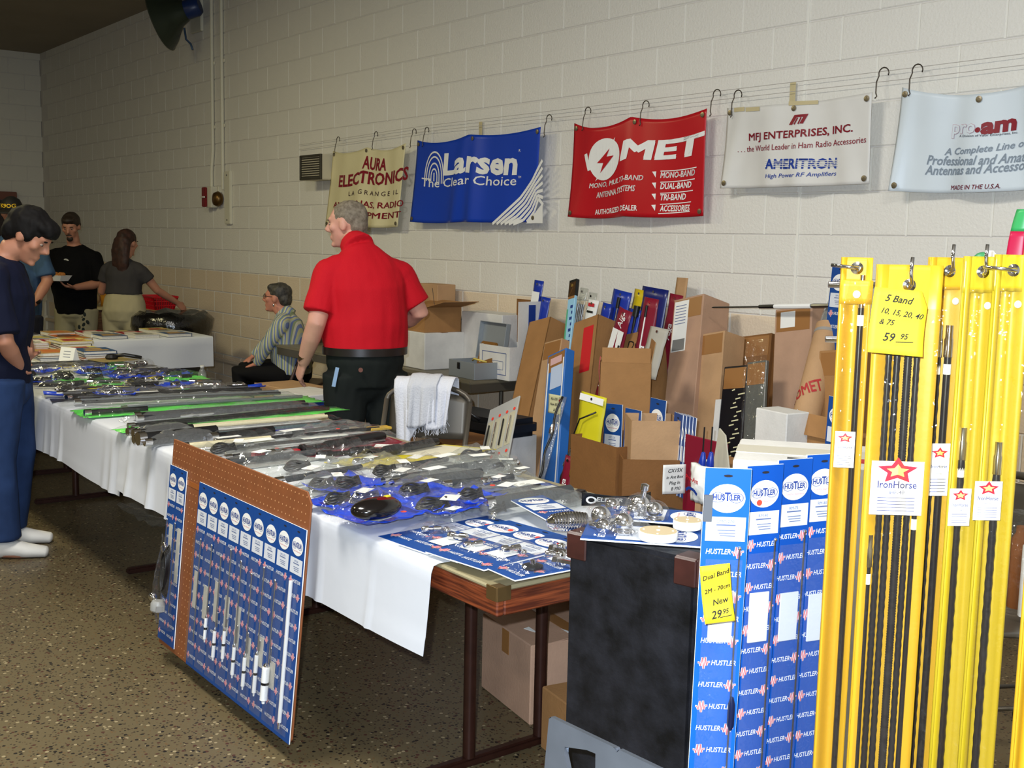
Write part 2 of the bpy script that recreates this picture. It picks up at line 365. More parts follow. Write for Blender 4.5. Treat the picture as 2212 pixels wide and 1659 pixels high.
MB().box((.075,.03,.015), (-.045,-.10,0)).build('pull_bar', M('alarm_white', (210,200,190), .4), t)
t = thing('bell', 'round brass coloured bell beside the red alarm box', 'bell', (-10.55, WALLY, 1.91))
MB().lathe([(.02,0),(.06,.01),(.075,.04),(.06,.075),(.02,.09)], 20, m=Matrix.Rotation(R(90),4,'X')).build('gong', M('brass_dark', (110,84,48), .35, .8), t, smooth=True)
MB().box((.03,.04,.06), (0,-.02,.09)).build('bracket', PIPE, t, bevel=.004)
t = thing('cover_plate', 'long blank painted plate at the foot of the conduits', 'plate', (-10.36, WALLY, 1.92))
MB().box((.13,.03,.50), (0,-.015,0)).build('plate', PIPE, t, bevel=.006)
for z in (-.21,.21): MB().lathe([(.008,0),(.006,.006)], 8, (0,-.03,z), Matrix.Rotation(R(90),4,'X')).build('screw', STEEL, t)
# horn loudspeaker
hc = PY(345, 40, 4.12); fdir = (V((-.62,-.72,-.30))).normalized()
t = thing('horn_speaker', 'dark green horn loudspeaker bracketed high on the wall', 'loudspeaker', hc, m=frame(V((0,0,0)), -fdir, V((0,0,1))))
HG = M('horn_green', (46,56,44), .32, .3, spec=.6)
MB().lathe([(.30,0),(.31,.012),(.30,.02),(.26,.07),(.19,.13),(.13,.19),(.10,.26),(.09,.27),(.085,.26),(.115,.185),(.175,.12),(.245,.06),(.285,.012)], 32).build('horn', HG, t, smooth=60)
MB().lathe([(.02,.03),(.10,.05),(.11,.06),(.09,.10),(.06,.16),(.03,.2)], 24).build('inner_horn', HG, t, smooth=60)
MB().lathe([(.05,.02),(.055,.05),(.02,.06)], 16).build('throat_plug', M('horn_bronze', (116,84,50), .4, .6), t, smooth=True)
MB().lathe([(.085,.25),(.09,.27),(.09,.38),(.07,.41)], 20).build('driver', M('driver_blue', (22,44,92), .35), t, smooth=50)
dx = (PY(405, 40, 4.5)-hc); loc = t.matrix_world.inverted() @ (hc+dx)
MB().tube([(0,.0,.33), (loc*.6), loc], .018, 8).build('bracket_arm', HG, t, smooth=True)
pw = [PY(398, 60, 4.38), PY(402, 85, 4.40), PY(412, 95, 4.42), PY(416, 107, 4.42)]
MB().tube([t.matrix_world.inverted() @ p for p in pw], .01, 6).build('cable', M('wire_blue', (70,92,120), .5), t, smooth=True)
t = thing('junction_board', 'pale painted board above the conduits beside the horn speaker', 'board', PY(425, 30, 4.53))
MB().box((.26,.03,.55), (0,0,.1)).build('panel', PIPE, t, bevel=.005)
# louvred wall box
t = thing('louvred_box', 'cream wall box with a dark louvred grille left of the banners', 'vent', (-8.435, 4.40, 2.125))
MB().box((.36,.148,.20), (0,.076,0)).build('housing', M('vent_cream', (206,198,172), .5), t, bevel=.006)
fr = MB()
for sx in (-1,1): fr.box((.018,.02,.20), (sx*.171,0,0)); fr.box((.34,.02,.018), (0,0,sx*.091))
fr.build('grille_frame', M('vent_dark', (58,54,42), .5), t, bevel=.003)
MB().box((.33,.004,.18), (0,.012,0)).build('grille_back', M('vent_black', (26,24,20), .7), t)
sl = MB().box((.325,.016,.005), m=Matrix.Rotation(R(35),4,'X')).mesh('louvre', M('vent_dark', (58,54,42), .5))
for k in range(9): link('louvre', sl, t).location = (0,.0,-.073+k*.0183)
# ------------------------------------------------------------------ banners on the wall
def banner(name, label, x0, x1, z0, z1, mat, folds, sag=.03, y=4.475, skew=0, nu=56, nv=24, side_mat=None):
    """vinyl banner; folds = (centre u, width, depth, fan) ridges; returns thing and its surface function"""
    W, H = x1-x0, z1-z0; t = thing(name, label, 'banner', (x0, y, z0), group='vinyl banners on the block wall')
    def S(a, b, off=0.0):
        u, v = a/W, b/H; d = 0
        for (cu, wd, dep, fan) in folds:
            c = cu+(u*0)+(v-1)*fan; q = (u-c)/wd; d += dep*math.exp(-q*q)*(.35+.65*(1-v) if dep > 0 else 1)
        top = 0
        for (a0, a1, s_) in sag if isinstance(sag, list) else [(0, 1, sag)]:
            if a0 <= u <= a1: q = (u-a0)/(a1-a0); top = -s_*4*q*(1-q)
        return V((a+skew*(v-1)*W, -d-off+.012*math.sin(u*9+v*2), b+top*(.25+.75*v)))
    m = MB(); m.sheet(lambda u, v: S(u*W, v*H), nu, nv, .002); m.build('sheet', mat, t, smooth=True)
    def T(px, py):
        p = PY(px, py, y-.02); return p.x-x0-skew*((p.z-z0)/H-1)*W, p.z-z0
    g = M('grommet', (150,140,120), .35, .9)
    for (a, b) in ((.025, H-.025), (W-.025, H-.025), (W/2, H-.025), (.025, .025), (W-.025, .025)):
        c = S(a, b, .003); MB().lathe([(.006,0),(.014,0),(.014,.003),(.006,.004)], 12, c, Matrix.Rotation(R(90),4,'X')).build('grommet', g, t)
    return t, S, T
_CUT = {}
def cut_text(s, **k):
    """lettering sliced into narrow strips so that it can follow the folds of a banner"""
    key = (s, tuple(sorted(k.items())))
    if key not in _CUT:
        vs, fs = text_geo(s, 1, **k); b = bmesh.new(); bv = [b.verts.new((x, y, 0)) for x, y in vs]
        for f in fs:
            try: b.faces.new([bv[i] for i in f])
            except ValueError: pass
        x0, x1 = min(p[0] for p in vs), max(p[0] for p in vs); x = x0+.12
        while x < x1:
            bmesh.ops.bisect_plane(b, geom=b.verts[:]+b.edges[:]+b.faces[:], plane_co=(x,0,0), plane_no=(1,0,0)); x += .12
        b.verts.index_update(); _CUT[key] = ([(v.co.x, v.co.y) for v in b.verts], [tuple(v.index for v in f.verts) for f in b.faces]); b.free()
    return _CUT[key]
def ptext(mb, S, T, s, xl, yl, xr, yr, hpx, off=.003, **k):
    (a0, b0), (a1, b1) = T(xl, yl), T(xr, yr); wd = math.hypot(a1-a0, b1-b0); rot = math.atan2(b1-b0, a1-a0)
    d = proj(PY((xl+xr)/2, (yl+yr)/2, 4.45))[2]; ht = hpx*d/FPX
    vs, fs = cut_text(s, **k); xs = [p[0] for p in vs]; ys = [p[1] for p in vs]
    mx, my = (min(xs)+max(xs))/2, (min(ys)+max(ys))/2; sx, sy = wd/(max(xs)-min(xs)), ht/(max(ys)-min(ys))
    ca, sa = math.cos(rot), math.sin(rot); cx, cy = (a0+a1)/2, (b0+b1)/2
    out = []
    for x, y in vs:
        x, y = (x-mx)*sx, (y-my)*sy; out.append(S(cx+x*ca-y*sa, cy+x*sa+y*ca, off))
    mb.add(out, fs)
def pline(mb, S, T, pts, wd, off=.003):
    P = []
    for (p, q) in zip(pts, pts[1:]):
        (a0, b0), (a1, b1) = T(*p), T(*q)
        for i in range(6): P.append((a0+(a1-a0)*i/6, b0+(b1-b0)*i/6))
    P.append(T(*pts[-1])); ribbon(mb, lambda a, b: S(a, b, off), P, wd)
def on_sheet(mb, S, vs, off=.003, step=.03):
    """a flat printed outline sliced into strips that follow the folds"""
    b = bmesh.new(); b.faces.new([b.verts.new((x, y, 0)) for x, y in vs])
    x, x1 = min(p[0] for p in vs)+step, max(p[0] for p in vs)
    while x < x1: bmesh.ops.bisect_plane(b, geom=b.verts[:]+b.edges[:]+b.faces[:], plane_co=(x,0,0), plane_no=(1,0,0)); x += step
    b.verts.index_update(); mb.add([S(v.co.x, v.co.y, off) for v in b.verts], [tuple(v.index for v in f.verts) for f in b.faces]); b.free()
def ppoly(mb, S, T, pts, off=.003): on_sheet(mb, S, [T(*p) for p in pts], off)

# cream banner
t, S, T = banner('banner', 'cream vinyl banner with dark red lettering behind the man in red', -8.22, -7.10, 1.655, 2.25,
    M('vinyl_cream', (226,216,172), .38, spec=.5, var=.06, vscale=4), [(.22,.09,.020,.06),(.48,.08,.022,0),(.68,.07,.022,-.04),(.88,.08,.016,-.08)], [(0,.5,.03),(.5,1,.035)], skew=.10)
m = MB(); DR = M('vinyl_dark_red', (132,12,34), .4)
ptext(m, S, T, 'AURA', 783, 350, 829, 346, 28, bold=.03); ptext(m, S, T, 'ELECTRONICS', 729, 386, 881, 374, 28, bold=.03)
ptext(m, S, T, 'ANTENNAS, RADIO', 715, 440, 869, 440, 16, bold=.015); ptext(m, S, T, 'EQUIPMENT', 742, 463, 863, 464, 16, bold=.015)
m.build('lettering', DR, t, kind='stuff')
m = MB(); ptext(m, S, T, 'LA GRANGE IL', 751, 414, 858, 412, 10, sp=1.5); m.build('small_lettering', M('ink_brown', (70,40,36), .5), t, kind='stuff')
# blue banner
t, S, T = banner('banner', 'royal blue vinyl banner with white lettering and corner stripes', -6.98, -5.56, 1.69, 2.265,
    M('vinyl_blue', (10,62,178), .36, spec=.5), [(.14,.14,.018,.10),(.44,.05,.030,.05),(.52,.05,.034,-.02),(.70,.10,.014,-.12)], [(0,.47,.035),(.47,1,.02)], skew=.035)
m = MB()
ptext(m, S, T, 'Larsen', 957, 347, 1113, 347, 52, bold=.035); ptext(m, S, T, 'The Clear Choice', 906, 389, 1110, 386, 20, bold=.006)
ptext(m, S, T, 'R', 1116, 320, 1120, 320, 6); ptext(m, S, T, 'TM', 1113, 379, 1120, 379, 5)
(ca, cb) = T(934, 375)
for rr in (.155, .125, .085, .05):
    sx = .78; P = [(ca-rr*sx*math.cos(q), cb+rr*1.15*math.sin(q)) for q in [math.pi*i/14 for i in range(15)]]
    P = [(ca-rr*sx, cb-.03)]+P+[(ca+rr*sx, cb-.05)]
    ribbon(m, lambda a, b: S(a, b, .003), P, .012)
ribbon(m, lambda a, b: S(a, b, .003), [(ca, cb-.03), (ca, cb+.03)], .014)
for k in range(7):
    q = k*8.5; P = [(1060+q*1.05, 482+.02*q), (1088+q*.85, 455+q*.45), (1118+q*.6, 425+q*.62), (1146+q*.26, 388+q*.8), (1170, 346+q*1.9)]
    P = [p for p in P if p[1] < 483]; pline(m, S, T, P, .020)
ppoly(m, S, T, [(1130,482),(1148,462),(1169,438),(1168,482)])
m.build('lettering', WHITE, t, kind='stuff')
# red banner
t, S, T = banner('banner', 'red vinyl banner with white lightning bolt and lettering', -5.27, -4.19, 1.72, 2.27,
    M('vinyl_red', (186,14,30), .34, spec=.5), [(.47,.07,.022,0),(.18,.08,.022,.12),(.66,.10,.012,.06)], [(0,.47,.045),(.47,1,.03)], skew=.01)
m = MB(); off = .003
(ca, cb), (ra, _) = T(1303, 332), T(1338, 332)
on_sheet(m, S, [(ca+(ra-ca)*math.cos(q*R(10)), cb+(ra-ca)*.92*math.sin(q*R(10))) for q in range(36)])
ptext(m, S, T, 'MET', 1340, 322, 1520, 305, 44, bold=.05, shear=.1)
pline(m, S, T, [(1262,322),(1266,340),(1270,358)], .03)
ppoly(m, S, T, [(1328,285),(1312,309),(1320,312),(1316,300)]); ppoly(m, S, T, [(1290,363),(1281,382),(1302,361)])
ptext(m, S, T, 'MONO, MULTI-BAND', 1268, 394, 1388, 380, 13, bold=.02, shear=.2); ptext(m, S, T, 'ANTENNA SYSTEMS', 1282, 414, 1373, 404, 13, bold=.02, shear=.2)
ptext(m, S, T, 'AUTHORIZED DEALER', 1278, 453, 1378, 447, 12, bold=.02)
for i, s_ in enumerate(('MONO-BAND', 'DUAL-BAND', 'TRI-BAND', 'ACCESSORIES')):
    yy = 372+i*25; ptext(m, S, T, s_, 1421, yy-1, (1496,1487,1474,1482)[i], yy-4+i, 14, bold=.025, shear=.12)
    pline(m, S, T, [(1421, yy-10), (1500-i*5, yy-14)], .005); ppoly(m, S, T, [(1405,yy-8),(1413,yy-9),(1412,yy+5)])
pline(m, S, T, [(1418, 458), (1482, 454)], .005)
m.build('lettering', WHITE, t, kind='stuff')
m = MB(); ppoly(m, S, T, [(1316,308),(1287,340),(1301,340),(1293,363),(1325,326),(1309,326)], .005); m.build('bolt', M('vinyl_red', (186,14,30)), t)
# white banner
t, S, T = banner('banner', 'soiled white vinyl banner with red and blue lettering', -4.07, -3.19, 1.86, 2.265,
    M('vinyl_white', (222,220,214), .42, spec=.4, var=.07, vscale=5), [(.12,.06,.02,.1),(.35,.07,.015,0),(.55,.07,.018,0),(.78,.07,.02,-.1)], .012, skew=.0)
m = MB(); DR2 = M('vinyl_dark_red', (132,12,34))
ptext(m, S, T, 'MFJ ENTERPRISES, INC.', 1612, 296, 1838, 276, 22, bold=.025); ptext(m, S, T, '. . . the World Leader in Ham Radio Accessories', 1588, 321, 1867, 300, 13, bold=.006)
ppoly(m, S, T, [(1702,265),(1713,243),(1741,240),(1731,262),(1724,262),(1731,247),(1718,248),(1709,265)])
pline(m, S, T, [(1713,264),(1720,249)], .008); pline(m, S, T, [(1721,263),(1727,248)], .008)
m.build('red_lettering', DR2, t, kind='stuff')
m = MB(); ptext(m, S, T, 'AMERITRON', 1653, 352, 1801, 350, 23, bold=.03); ptext(m, S, T, 'High Power RF Amplifiers', 1652, 380, 1800, 374, 12, bold=.006, shear=.2)
m.build('blue_lettering', M('ink_blue', (14,56,150), .5), t, kind='stuff')
m = MB()
for k in range(4): pline(m, S, T, [(1652, 346+k*4), (1803, 344+k*4)], .0035, .0045)
m.build('lettering_gaps', M('vinyl_white', (222,220,214)), t, kind='stuff')
st = M('tape_yellowed', (196,182,140), .6)
for i, (xa, xb, ya) in enumerate(((1580,1606,232),(1608,1640,230),(1700,1760,214))):
    m = MB(); ppoly(m, S, T, [(xa,ya+8),(xb,ya+5),(xb,ya-4),(xa,ya-1)], .004); m.build('tape', st, t)
# pale banner at the edge of the picture
t, S, T = banner('banner', 'pale grey white vinyl banner with grey italic lettering, rightmost', -3.05, -2.30, 1.825, 2.275,
    M('vinyl_pale', (214,224,230), .40, spec=.4, var=.04, vscale=5), [(.06,.05,.03,.05),(.35,.10,-.03,0),(.80,.05,.03,-.1)], .06, skew=.02)
m = MB(); ptext(m, S, T, 'am', 2115, 254, 2190, 247, 30, bold=.05); ptext(m, S, T, 'MADE IN THE U.S.A.', 2042, 396, 2157, 393, 11, bold=.012, shear=.15)
disc(m, lambda a, b: S(a, b, .003), *T(2109, 257), .012, .012); m.build('red_lettering', DR2, t, kind='stuff')
m = MB(); ptext(m, S, T, 'pro', 2048, 262, 2104, 258, 34, bold=.03); m.build('outlined_lettering', M('ink_pink', (196,160,168), .5), t, kind='stuff')
m = MB(); ptext(m, S, T, 'pro', 2049, 262, 2103, 258, 32, .0045, bold=.012); m.build('outlined_fill', M('vinyl_pale', (214,224,230)), t, kind='stuff')
m = MB(); ptext(m, S, T, 'A Division of Valor Enterprises, Inc.', 2065, 273, 2192, 268, 7, bold=.01); m.build('small_lettering', M('ink_dark', (50,50,60), .5), t, kind='stuff')
m = MB(); ptext(m, S, T, 'A Complete Line of', 2030, 314, 2216, 296, 22, bold=.02, shear=.25); ptext(m, S, T, 'Professional and Amateur', 1995, 334, 2246, 325, 23, bold=.02, shear=.25)
ptext(m, S, T, 'Antennas and Accessories', 1990, 358, 2246, 344, 23, bold=.02, shear=.25); m.build('grey_lettering', M('ink_grey', (128,140,152), .5), t, kind='stuff')
# wires and hooks
for (za, zb, lb) in ((2.365, 2.36, 'upper of two thin wires strung along the wall above the banners'), (2.325, 2.315, 'lower of two thin wires strung along the wall above the banners')):
    m = MB(); m.tube([(-8.9,4.53,za-.03),(-7,4.515,za),(-5,4.51,zb),(-3,4.515,zb),(-1.6,4.53,zb+.01)], .0014, 5)
    tag(m.build('hanging_wire', M('wire_grey', (196,192,186), .5, .2)), lb, 'wire', 'wires above the banners')
HW = M('hook_wire', (84,78,72), .35, .8)
for (px, py, lb) in ((722,318,'wire hook on the left corner of the cream banner'),(803,308,'wire hook over the middle of the cream banner'),(885,303,'wire hook on the right corner of the cream banner'),
        (912,300,'wire hook on the left corner of the blue banner'),(1174,277,'wire hook on the right corner of the blue banner'),(1257,262,'wire hook on the left corner of the red banner'),
        (1381,250,'wire hook over the middle of the red banner'),(1533,228,'wire hook on the right corner of the red banner'),(1578,230,'wire hook on the left corner of the soiled white banner'),
        (1890,186,'wire hook on the right corner of the soiled white banner'),(1962,180,'wire hook on the left corner of the pale banner')):
    p = PY(px, py, 4.47); m = MB(); P = []
    for k in range(9): a = R(200-k*28); P.append((.028+.026*math.cos(a), .02, .055+.026*math.sin(a)))
    P = [(.006,-.005,-.055),(.012,0,-.045),(.006,.0,-.03),(-.002,.012,.02)]+P
    m.tube(P, .003, 5); o = m.build('wire_hook', HW, smooth=True); o.location = p; tag(o, lb, 'hook', 'wire hooks holding the banners')
for (px, py, lb) in ((1038,283,'strip of yellowed tape above the blue banner'),(1712,205,'strip of yellowed tape above the soiled white banner')):
    p = PY(px, py, 4.535); m = MB(); m.box((.035,.003,.12), (0,0,0)); m.box((.032,.004,.02), (0,-.002,-.045)); o = m.build('tape_strip', st, bevel=.001); o.location = p; tag(o, lb, 'tape', 'tape strips on the wall')
# ------------------------------------------------------------------ tables
TH = .74
TBR = wood_mat('table_wood', (70,26,12), (150,74,38)); TTOP = M('table_laminate', (150,140,108), .35, var=.1, vscale=8); LEG = M('leg_brown', (58,32,24), .4, .4, var=.3, vscale=20)
def sell_table(label, x0, x1, y0, y1, legs):
    """folding banquet table with a wooden apron and two-tube leg frames on long foot bars"""
    t = thing('folding_table', label, 'table', ((x0+x1)/2, (y0+y1)/2, 0), group='display tables in a row'); L, W = x1-x0, y1-y0
    MB().box((L, W, .012), (0,0,TH-.006)).build('table_top', TTOP, t, bevel=.004)
    a = MB()
    for s_ in (-1,1): a.box((L-.004, .022, .062), (0, s_*(W/2-.013), TH-.043)); a.box((.022, W-.05, .062), (s_*(L/2-.013), 0, TH-.043))
    a.build('apron', TBR, t, bevel=.004)
    cm = M('corner_bronze', (120,96,60), .35, .7)
    for sx in (-1,1):
        for sy in (-1,1):
            c = MB(); c.box((.042,.004,.036), (sx*(L/2-.020), sy*(W/2+.001), TH-.016)); c.box((.004,.042,.036), (sx*(L/2+.001), sy*(W/2-.020), TH-.016)); c.box((.03,.03,.002),(sx*(L/2-.014), sy*(W/2-.014), TH+.0005))
            c.build('corner_guard', cm, t, bevel=.002)
    for (lx, ly) in legs:
        lx -= (x0+x1)/2; ly -= (y0+y1)/2
        for s_ in (-1,1):
            g = MB(); g.cyl((lx, ly+s_*.135, .03), (lx, ly+s_*.135, TH-.02), .019, seg=14); g.build('leg', LEG, t, smooth=50)
        f = MB(); f.box((.035, .74, .03), (lx, ly, .018)); f.build('foot_bar', LEG, t, bevel=.008)
        b = MB(); b.tube([(lx, ly-.135, .42), (lx+(.16 if lx < 0 else -.16), ly-.06, TH-.05)], .009, 6); b.tube([(lx, ly+.135, .42), (lx+(.16 if lx < 0 else -.16), ly+.06, TH-.05)], .009, 6); b.build('brace', LEG, t, smooth=True)
        k = MB(); k.cyl((lx, ly-.36, .6), (lx, ly-.0, .6), .001, seg=4)
    return t
sell_table('brown wooden-edged folding table nearest the black case', -4.66, -2.117, 1.60, 2.50, [(-2.645, 2.04), (-4.16, 2.06)])
sell_table('folding table in the middle of the display row', -7.10, -4.68, 1.60, 2.50, [(-5.13, 2.10), (-6.77, 2.13)])
sell_table('far folding table of the display row stacked with books', -8.78, -7.12, 1.60, 2.50, [(-7.6, 2.05), (-8.4, 2.05)])
CLO = M('paper_cloth', (206,209,214), .7, bump=.15, bscale=9, spec=.3)
def tablecloth(name, label, x0, x1, y0, y1, drop, z=TH, ends=(0,0), seed=0, back=.12):
    """paper cover: one sheet over the top and down the front, with creases"""
    rn = random.Random(seed); cre = [(rn.uniform(.03,.97), rn.uniform(.004,.012), rn.uniform(.006,.02)) for _ in range(11)]
    L, W = x1-x0, y1-y0
    prof = [(y1+.004-y0, z-back), (y1+.004-y0, z-.004), (y1-.01-y0, z+.004), (W*.5, z+.004), (.012, z+.004), (-.006, z-.001), (-.012, z-.02), (-.014, z-drop*.4), (-.018, z-drop*.75), (-.022, z-drop)]
    def fn(u, v):
        k = v*(len(prof)-1); i = min(int(k), len(prof)-2); q = k-i; y = prof[i][0]*(1-q)+prof[i+1][0]*q; zz = prof[i][1]*(1-q)+prof[i+1][1]*q
        hang = max(0, (z-zz))/drop if v > .5 else 0; d = 0
        for (c, wd, am) in cre: d += am*math.exp(-((u-c)/wd)**2)
        return (x0+u*L, y0+y-hang*(d+.008*(1+math.sin(u*L*6+seed))), zz+(hang*.012*math.sin(u*L*2.3+seed*2) if v > .9 else 0))
    m = MB(); m.sheet(fn, int(L*60), 27, .0012)
    return tag(m.build(name, CLO, smooth=60), label, 'tablecloth', 'white paper table covers')
tablecloth('table_cover', 'white paper cover on the nearest display table', -4.70, -2.36, 1.585, 2.44, .245, seed=1)
tablecloth('table_cover', 'white creased paper cover on the middle display table', -7.14, -4.70, 1.585, 2.44, .265, seed=2)
tablecloth('table_cover', 'white paper cover under the stacked books', -8.80, -7.14, 1.585, 2.44, .265, seed=3)
# book table across the far end
MET = M('leg_grey', (104,98,86), .4, .5)
def plain_table(name, label, x0, x1, y0, y1, z=TH, mat=None, legmat=MET, legin=.3, axis='x'):
    t = thing(name, label, 'table', ((x0+x1)/2, (y0+y1)/2, 0)); L, W = x1-x0, y1-y0
    MB().box((L, W, .025), (0,0,z-.0125)).build('table_top', mat or M('grey_laminate', (120,112,92), .4), t, bevel=.006)
    a = MB(); 
    for s_ in (-1,1): a.box((L-.02, .012, .05), (0, s_*(W/2-.012), z-.05)); a.box((.012, W-.03, .05), (s_*(L/2-.012), 0, z-.05))
    a.build('edge_rail', legmat, t)
    for sx in (-1,1):
        for sy in (-1,1):
            lx, ly = (sx*(L/2-legin), sy*(W/2-.06)) if axis == 'x' else (sx*(L/2-.06), sy*(W/2-legin))
            MB().cyl((lx, ly, 0), (lx, ly, z-.03), .014, seg=10).build('leg', legmat, t, smooth=50)
        p = MB()
        if axis == 'x': p.cyl((sx*(L/2-legin), -(W/2-.06), .22), (sx*(L/2-legin), W/2-.06, .22), .009, seg=8); p.cyl((sx*(L/2-legin), 0, .22), (sx*(L/2-legin-.28), 0, z-.04), .008, seg=8)
        else: p.cyl((-(L/2-.06), sx*(W/2-legin), .22), (L/2-.06, sx*(W/2-legin), .22), .009, seg=8); p.cyl((0, sx*(W/2-legin), .22), (0, sx*(W/2-legin-.28), z-.04), .008, seg=8)
        p.build('brace', legmat, t, smooth=True)
    return t
plain_table('book_table', 'folding table across the far end covered with white paper and books', -9.55, -8.86, 1.45, 3.72, axis='y')
def fnb(u, v):
    prof = [(-.70, TH-.1), (-.70, TH+.004), (-.35, TH+.004), (.0, TH+.004), (.010, TH-.01), (.014, TH-.12), (.018, TH-.24)]
    k = v*6; i = min(int(k), 5); q = k-i; a = prof[i][0]*(1-q)+prof[i+1][0]*q; zz = prof[i][1]*(1-q)+prof[i+1][1]*q
    return (-8.86+a+(.006*math.sin(u*31) if v > .7 else 0), 1.43+u*2.30, zz)
tag(MB().sheet(fnb, 70, 12, .0012).build('table_cover', CLO, smooth=60), 'white paper cover on the far book table near the wall', 'tablecloth', 'white paper table covers')
plain_table('side_table', 'narrow grey folding table against the wall stacked with boxes', -8.05, -5.47, 3.90, 4.42)
# ------------------------------------------------------------------ printed blister cards (blue, oval logo, wave marks)
PANEL = M('print_panel', (216,220,226), .5); PINK = M('wave_red', (226,110,120), .5); SLOT = M('slot_dark', (30,28,30), .8); INK = M('ink_info', (96,110,150), .6)
_HC = {}
def hustler_meshes(w, L, blue=None, rows=True, shift=0):
    """meshes of one hang card: x across, z up, front at -y"""
    key = (round(w,4), round(L,4), (blue or HBLUE).name, shift)
    if key in _HC: return _HC[key]
    f = front(-.0008); d = []; T = L
    d.append(('card', MB().box((w, .004, L), (0,.002,L/2)).mesh('card', blue or HBLUE)))
    m = MB(); m.box((w*1.012,.0032,L*1.001), (0,.0026,L/2)); d.append(('card_edge', m.mesh('card_edge', WHITE)))
    m = MB(); disc(m, f, 0, T-.16*w, .10*w, .03*w, 14); d.append(('hang_slot', m.mesh('hang_slot', SLOT)))
    oc = T-.66*w; m = MB(); disc(m, f, 0, oc, .40*w, .32*w); d.append(('logo_oval', m.mesh('logo_oval', WHITE)))
    g = front(-.0014); m = MB()
    put_text(m, g, 'HUS', .175*w, -.185*w, oc+.02*w, bold=.035, xs=.8); put_text(m, g, 'LER', .175*w, .185*w, oc+.02*w, bold=.035, xs=.8); put_text(m, g, 'T', .26*w, .01*w, oc+.03*w, bold=.03, xs=.8)
    disc(m, g, -.2*w, oc+.02*w, .16*w, .115*w, 20, .9); disc(m, g, .2*w, oc+.02*w, .16*w, .115*w, 20, .9); d.append(('logo', m.mesh('logo', BLUEP)))
    m = MB(); put_text(m, g, 'Tuned for Experience', .062*w, 0, oc-.17*w); d.append(('slogan', m.mesh('slogan', RED)))
    pt = T-1.07*w; m = MB(); rect(m, f, -.43*w, pt-.54*w, .44*w, pt); d.append(('info_panel', m.mesh('info_panel', PANEL)))
    m = MB(); put_text(m, g, ('RM-80', 'LMC-270', 'RM-40', 'RM-75')[shift % 4], .10*w, 0, pt-.10*w)
    for k, q in enumerate((.18,.30,.36,.42)): ribbon(m, g, [(-.2*w+.03*w*k, pt-q*w), (.22*w, pt-q*w)], .018*w if k else .03*w)
    d.append(('info_print', m.mesh('info_print', INK)))
    mw = MB(); mr = MB(); z = pt-.78*w; k = shift
    while z > .12*w:
        s_ = -1 if k % 2 else 1; put_text(mw, g, 'HUSTLER', .165*w, s_*.13*w, z, shear=.2, bold=.012, xs=.82)
        x0 = -s_*.30*w; P = [(-.16,0),(-.11,.0),(-.08,-.08),(-.04,.12),(0,-.14),(.04,.13),(.07,-.07),(.10,.02),(.16,.02)]
        P = [(x0+a*w*.85, z+b*w) for a, b in P]; ribbon(mw, front(-.0012), P, .045*w); ribbon(mr, front(-.0018), P, .02*w)
        z -= .505*w; k += 1
    d.append(('lettering', mw.mesh('lettering', WHITE))); d.append(('wave_marks', mr.mesh('wave_marks', PINK)))
    _HC[key] = d; return d
def hustler(label, p0, p1, face, w, group=None, blue=None, shift=0, name='antenna_card'):
    L = (V(p1)-V(p0)).length; t = thing(name, label, 'antenna card', p0, frame(p0, p1, face), group=group)
    L = round(L, 2)
    for n_, me in hustler_meshes(w, L, blue, True, shift): link(n_, me, t, kind='stuff' if n_ in ('lettering','wave_marks','info_print','logo') else None)
    return t, L
CLP = film('blister_film', (255,255,255), .08, .05, .03)
def rod_on(t, x, z0, z1, r=.0022, mat=STEEL, name='whip', y=-.006):
    MB().cyl((x,y,z0), (x,y,z1), r, seg=6).build(name, mat, t, smooth=50)
    MB().ell((x,y,z1), r*2.2, seg=8, rg=6).build('tip', CHROME, t, smooth=True)
COIL = M('coil_white', (236,236,232), .4)
def coil_on(t, x, z0, z1, r, y=None):
    y = -r-.003 if y is None else y; n = max(6, int((z1-z0)/.006)); pr = [(r*.4, z0-.012), (r*.5, z0-.004), (r*.92, z0)]
    for k in range(n): a = z0+(z1-z0)*k/n; b = z0+(z1-z0)*(k+.6)/n; pr += [(r, a), (r*.95, b)]
    pr += [(r*.9, z1)]; MB().lathe(pr, 14, (x,y,0)).build('coil', COIL, t, smooth=40)
    MB().lathe([(r*.7,z1),(r*.75,z1+.006),(r*.3,z1+.012)], 12, (x,y,0)).build('ferrule', CHROME, t, smooth=40)
    MB().lathe([(r*1.02,(z0+z1)/2-.004),(r*1.03,(z0+z1)/2+.004)], 12, (x,y,0)).build('band', BLACK, t)
# --- pegboard with its cards, leaning on the table
A0, A1, B0, B1 = PY(345,1385,1.478), PY(630,1610,1.478), PY(373,935,1.548), PY(672,1080,1.548)
px0, px1 = (A0.x+B0.x)/2, (A1.x+B1.x)/2; zb, zt = .055, (B0.z+B1.z)/2; BWd, BHt = px1-px0, math.hypot(zt-zb, .07)
t = thing('pegboard', 'brown pegboard display leaning against the front of the table', 'pegboard', (px0, 1.478, zb), frame((0,1.478,zb), (0,1.548,zt), (0,-1,0)))
PEG = M('hardboard', (140,82,46), .55, var=.18, vscale=14, spec=.4)
pts = [(0,0),(BWd-.02,0),(BWd,.02),(BWd,BHt-.03),(BWd-.03,BHt),(0,BHt)]
MB().prism(pts, .006, XZ, -.006).build('panel', PEG, t, bevel=.0015)
m = MB()
for i in range(int(BWd/.0254)):
    for j in range(int(BHt/.0254)):
        if j*.0254 > BHt-.14 or .16 < i*.0254 < .29: disc(m, front(-.0006), .014+i*.0254, .014+j*.0254, .0028, .0028, 6)
m.build('peg_holes', M('peg_hole', (206,150,100), .8), t, kind='stuff')
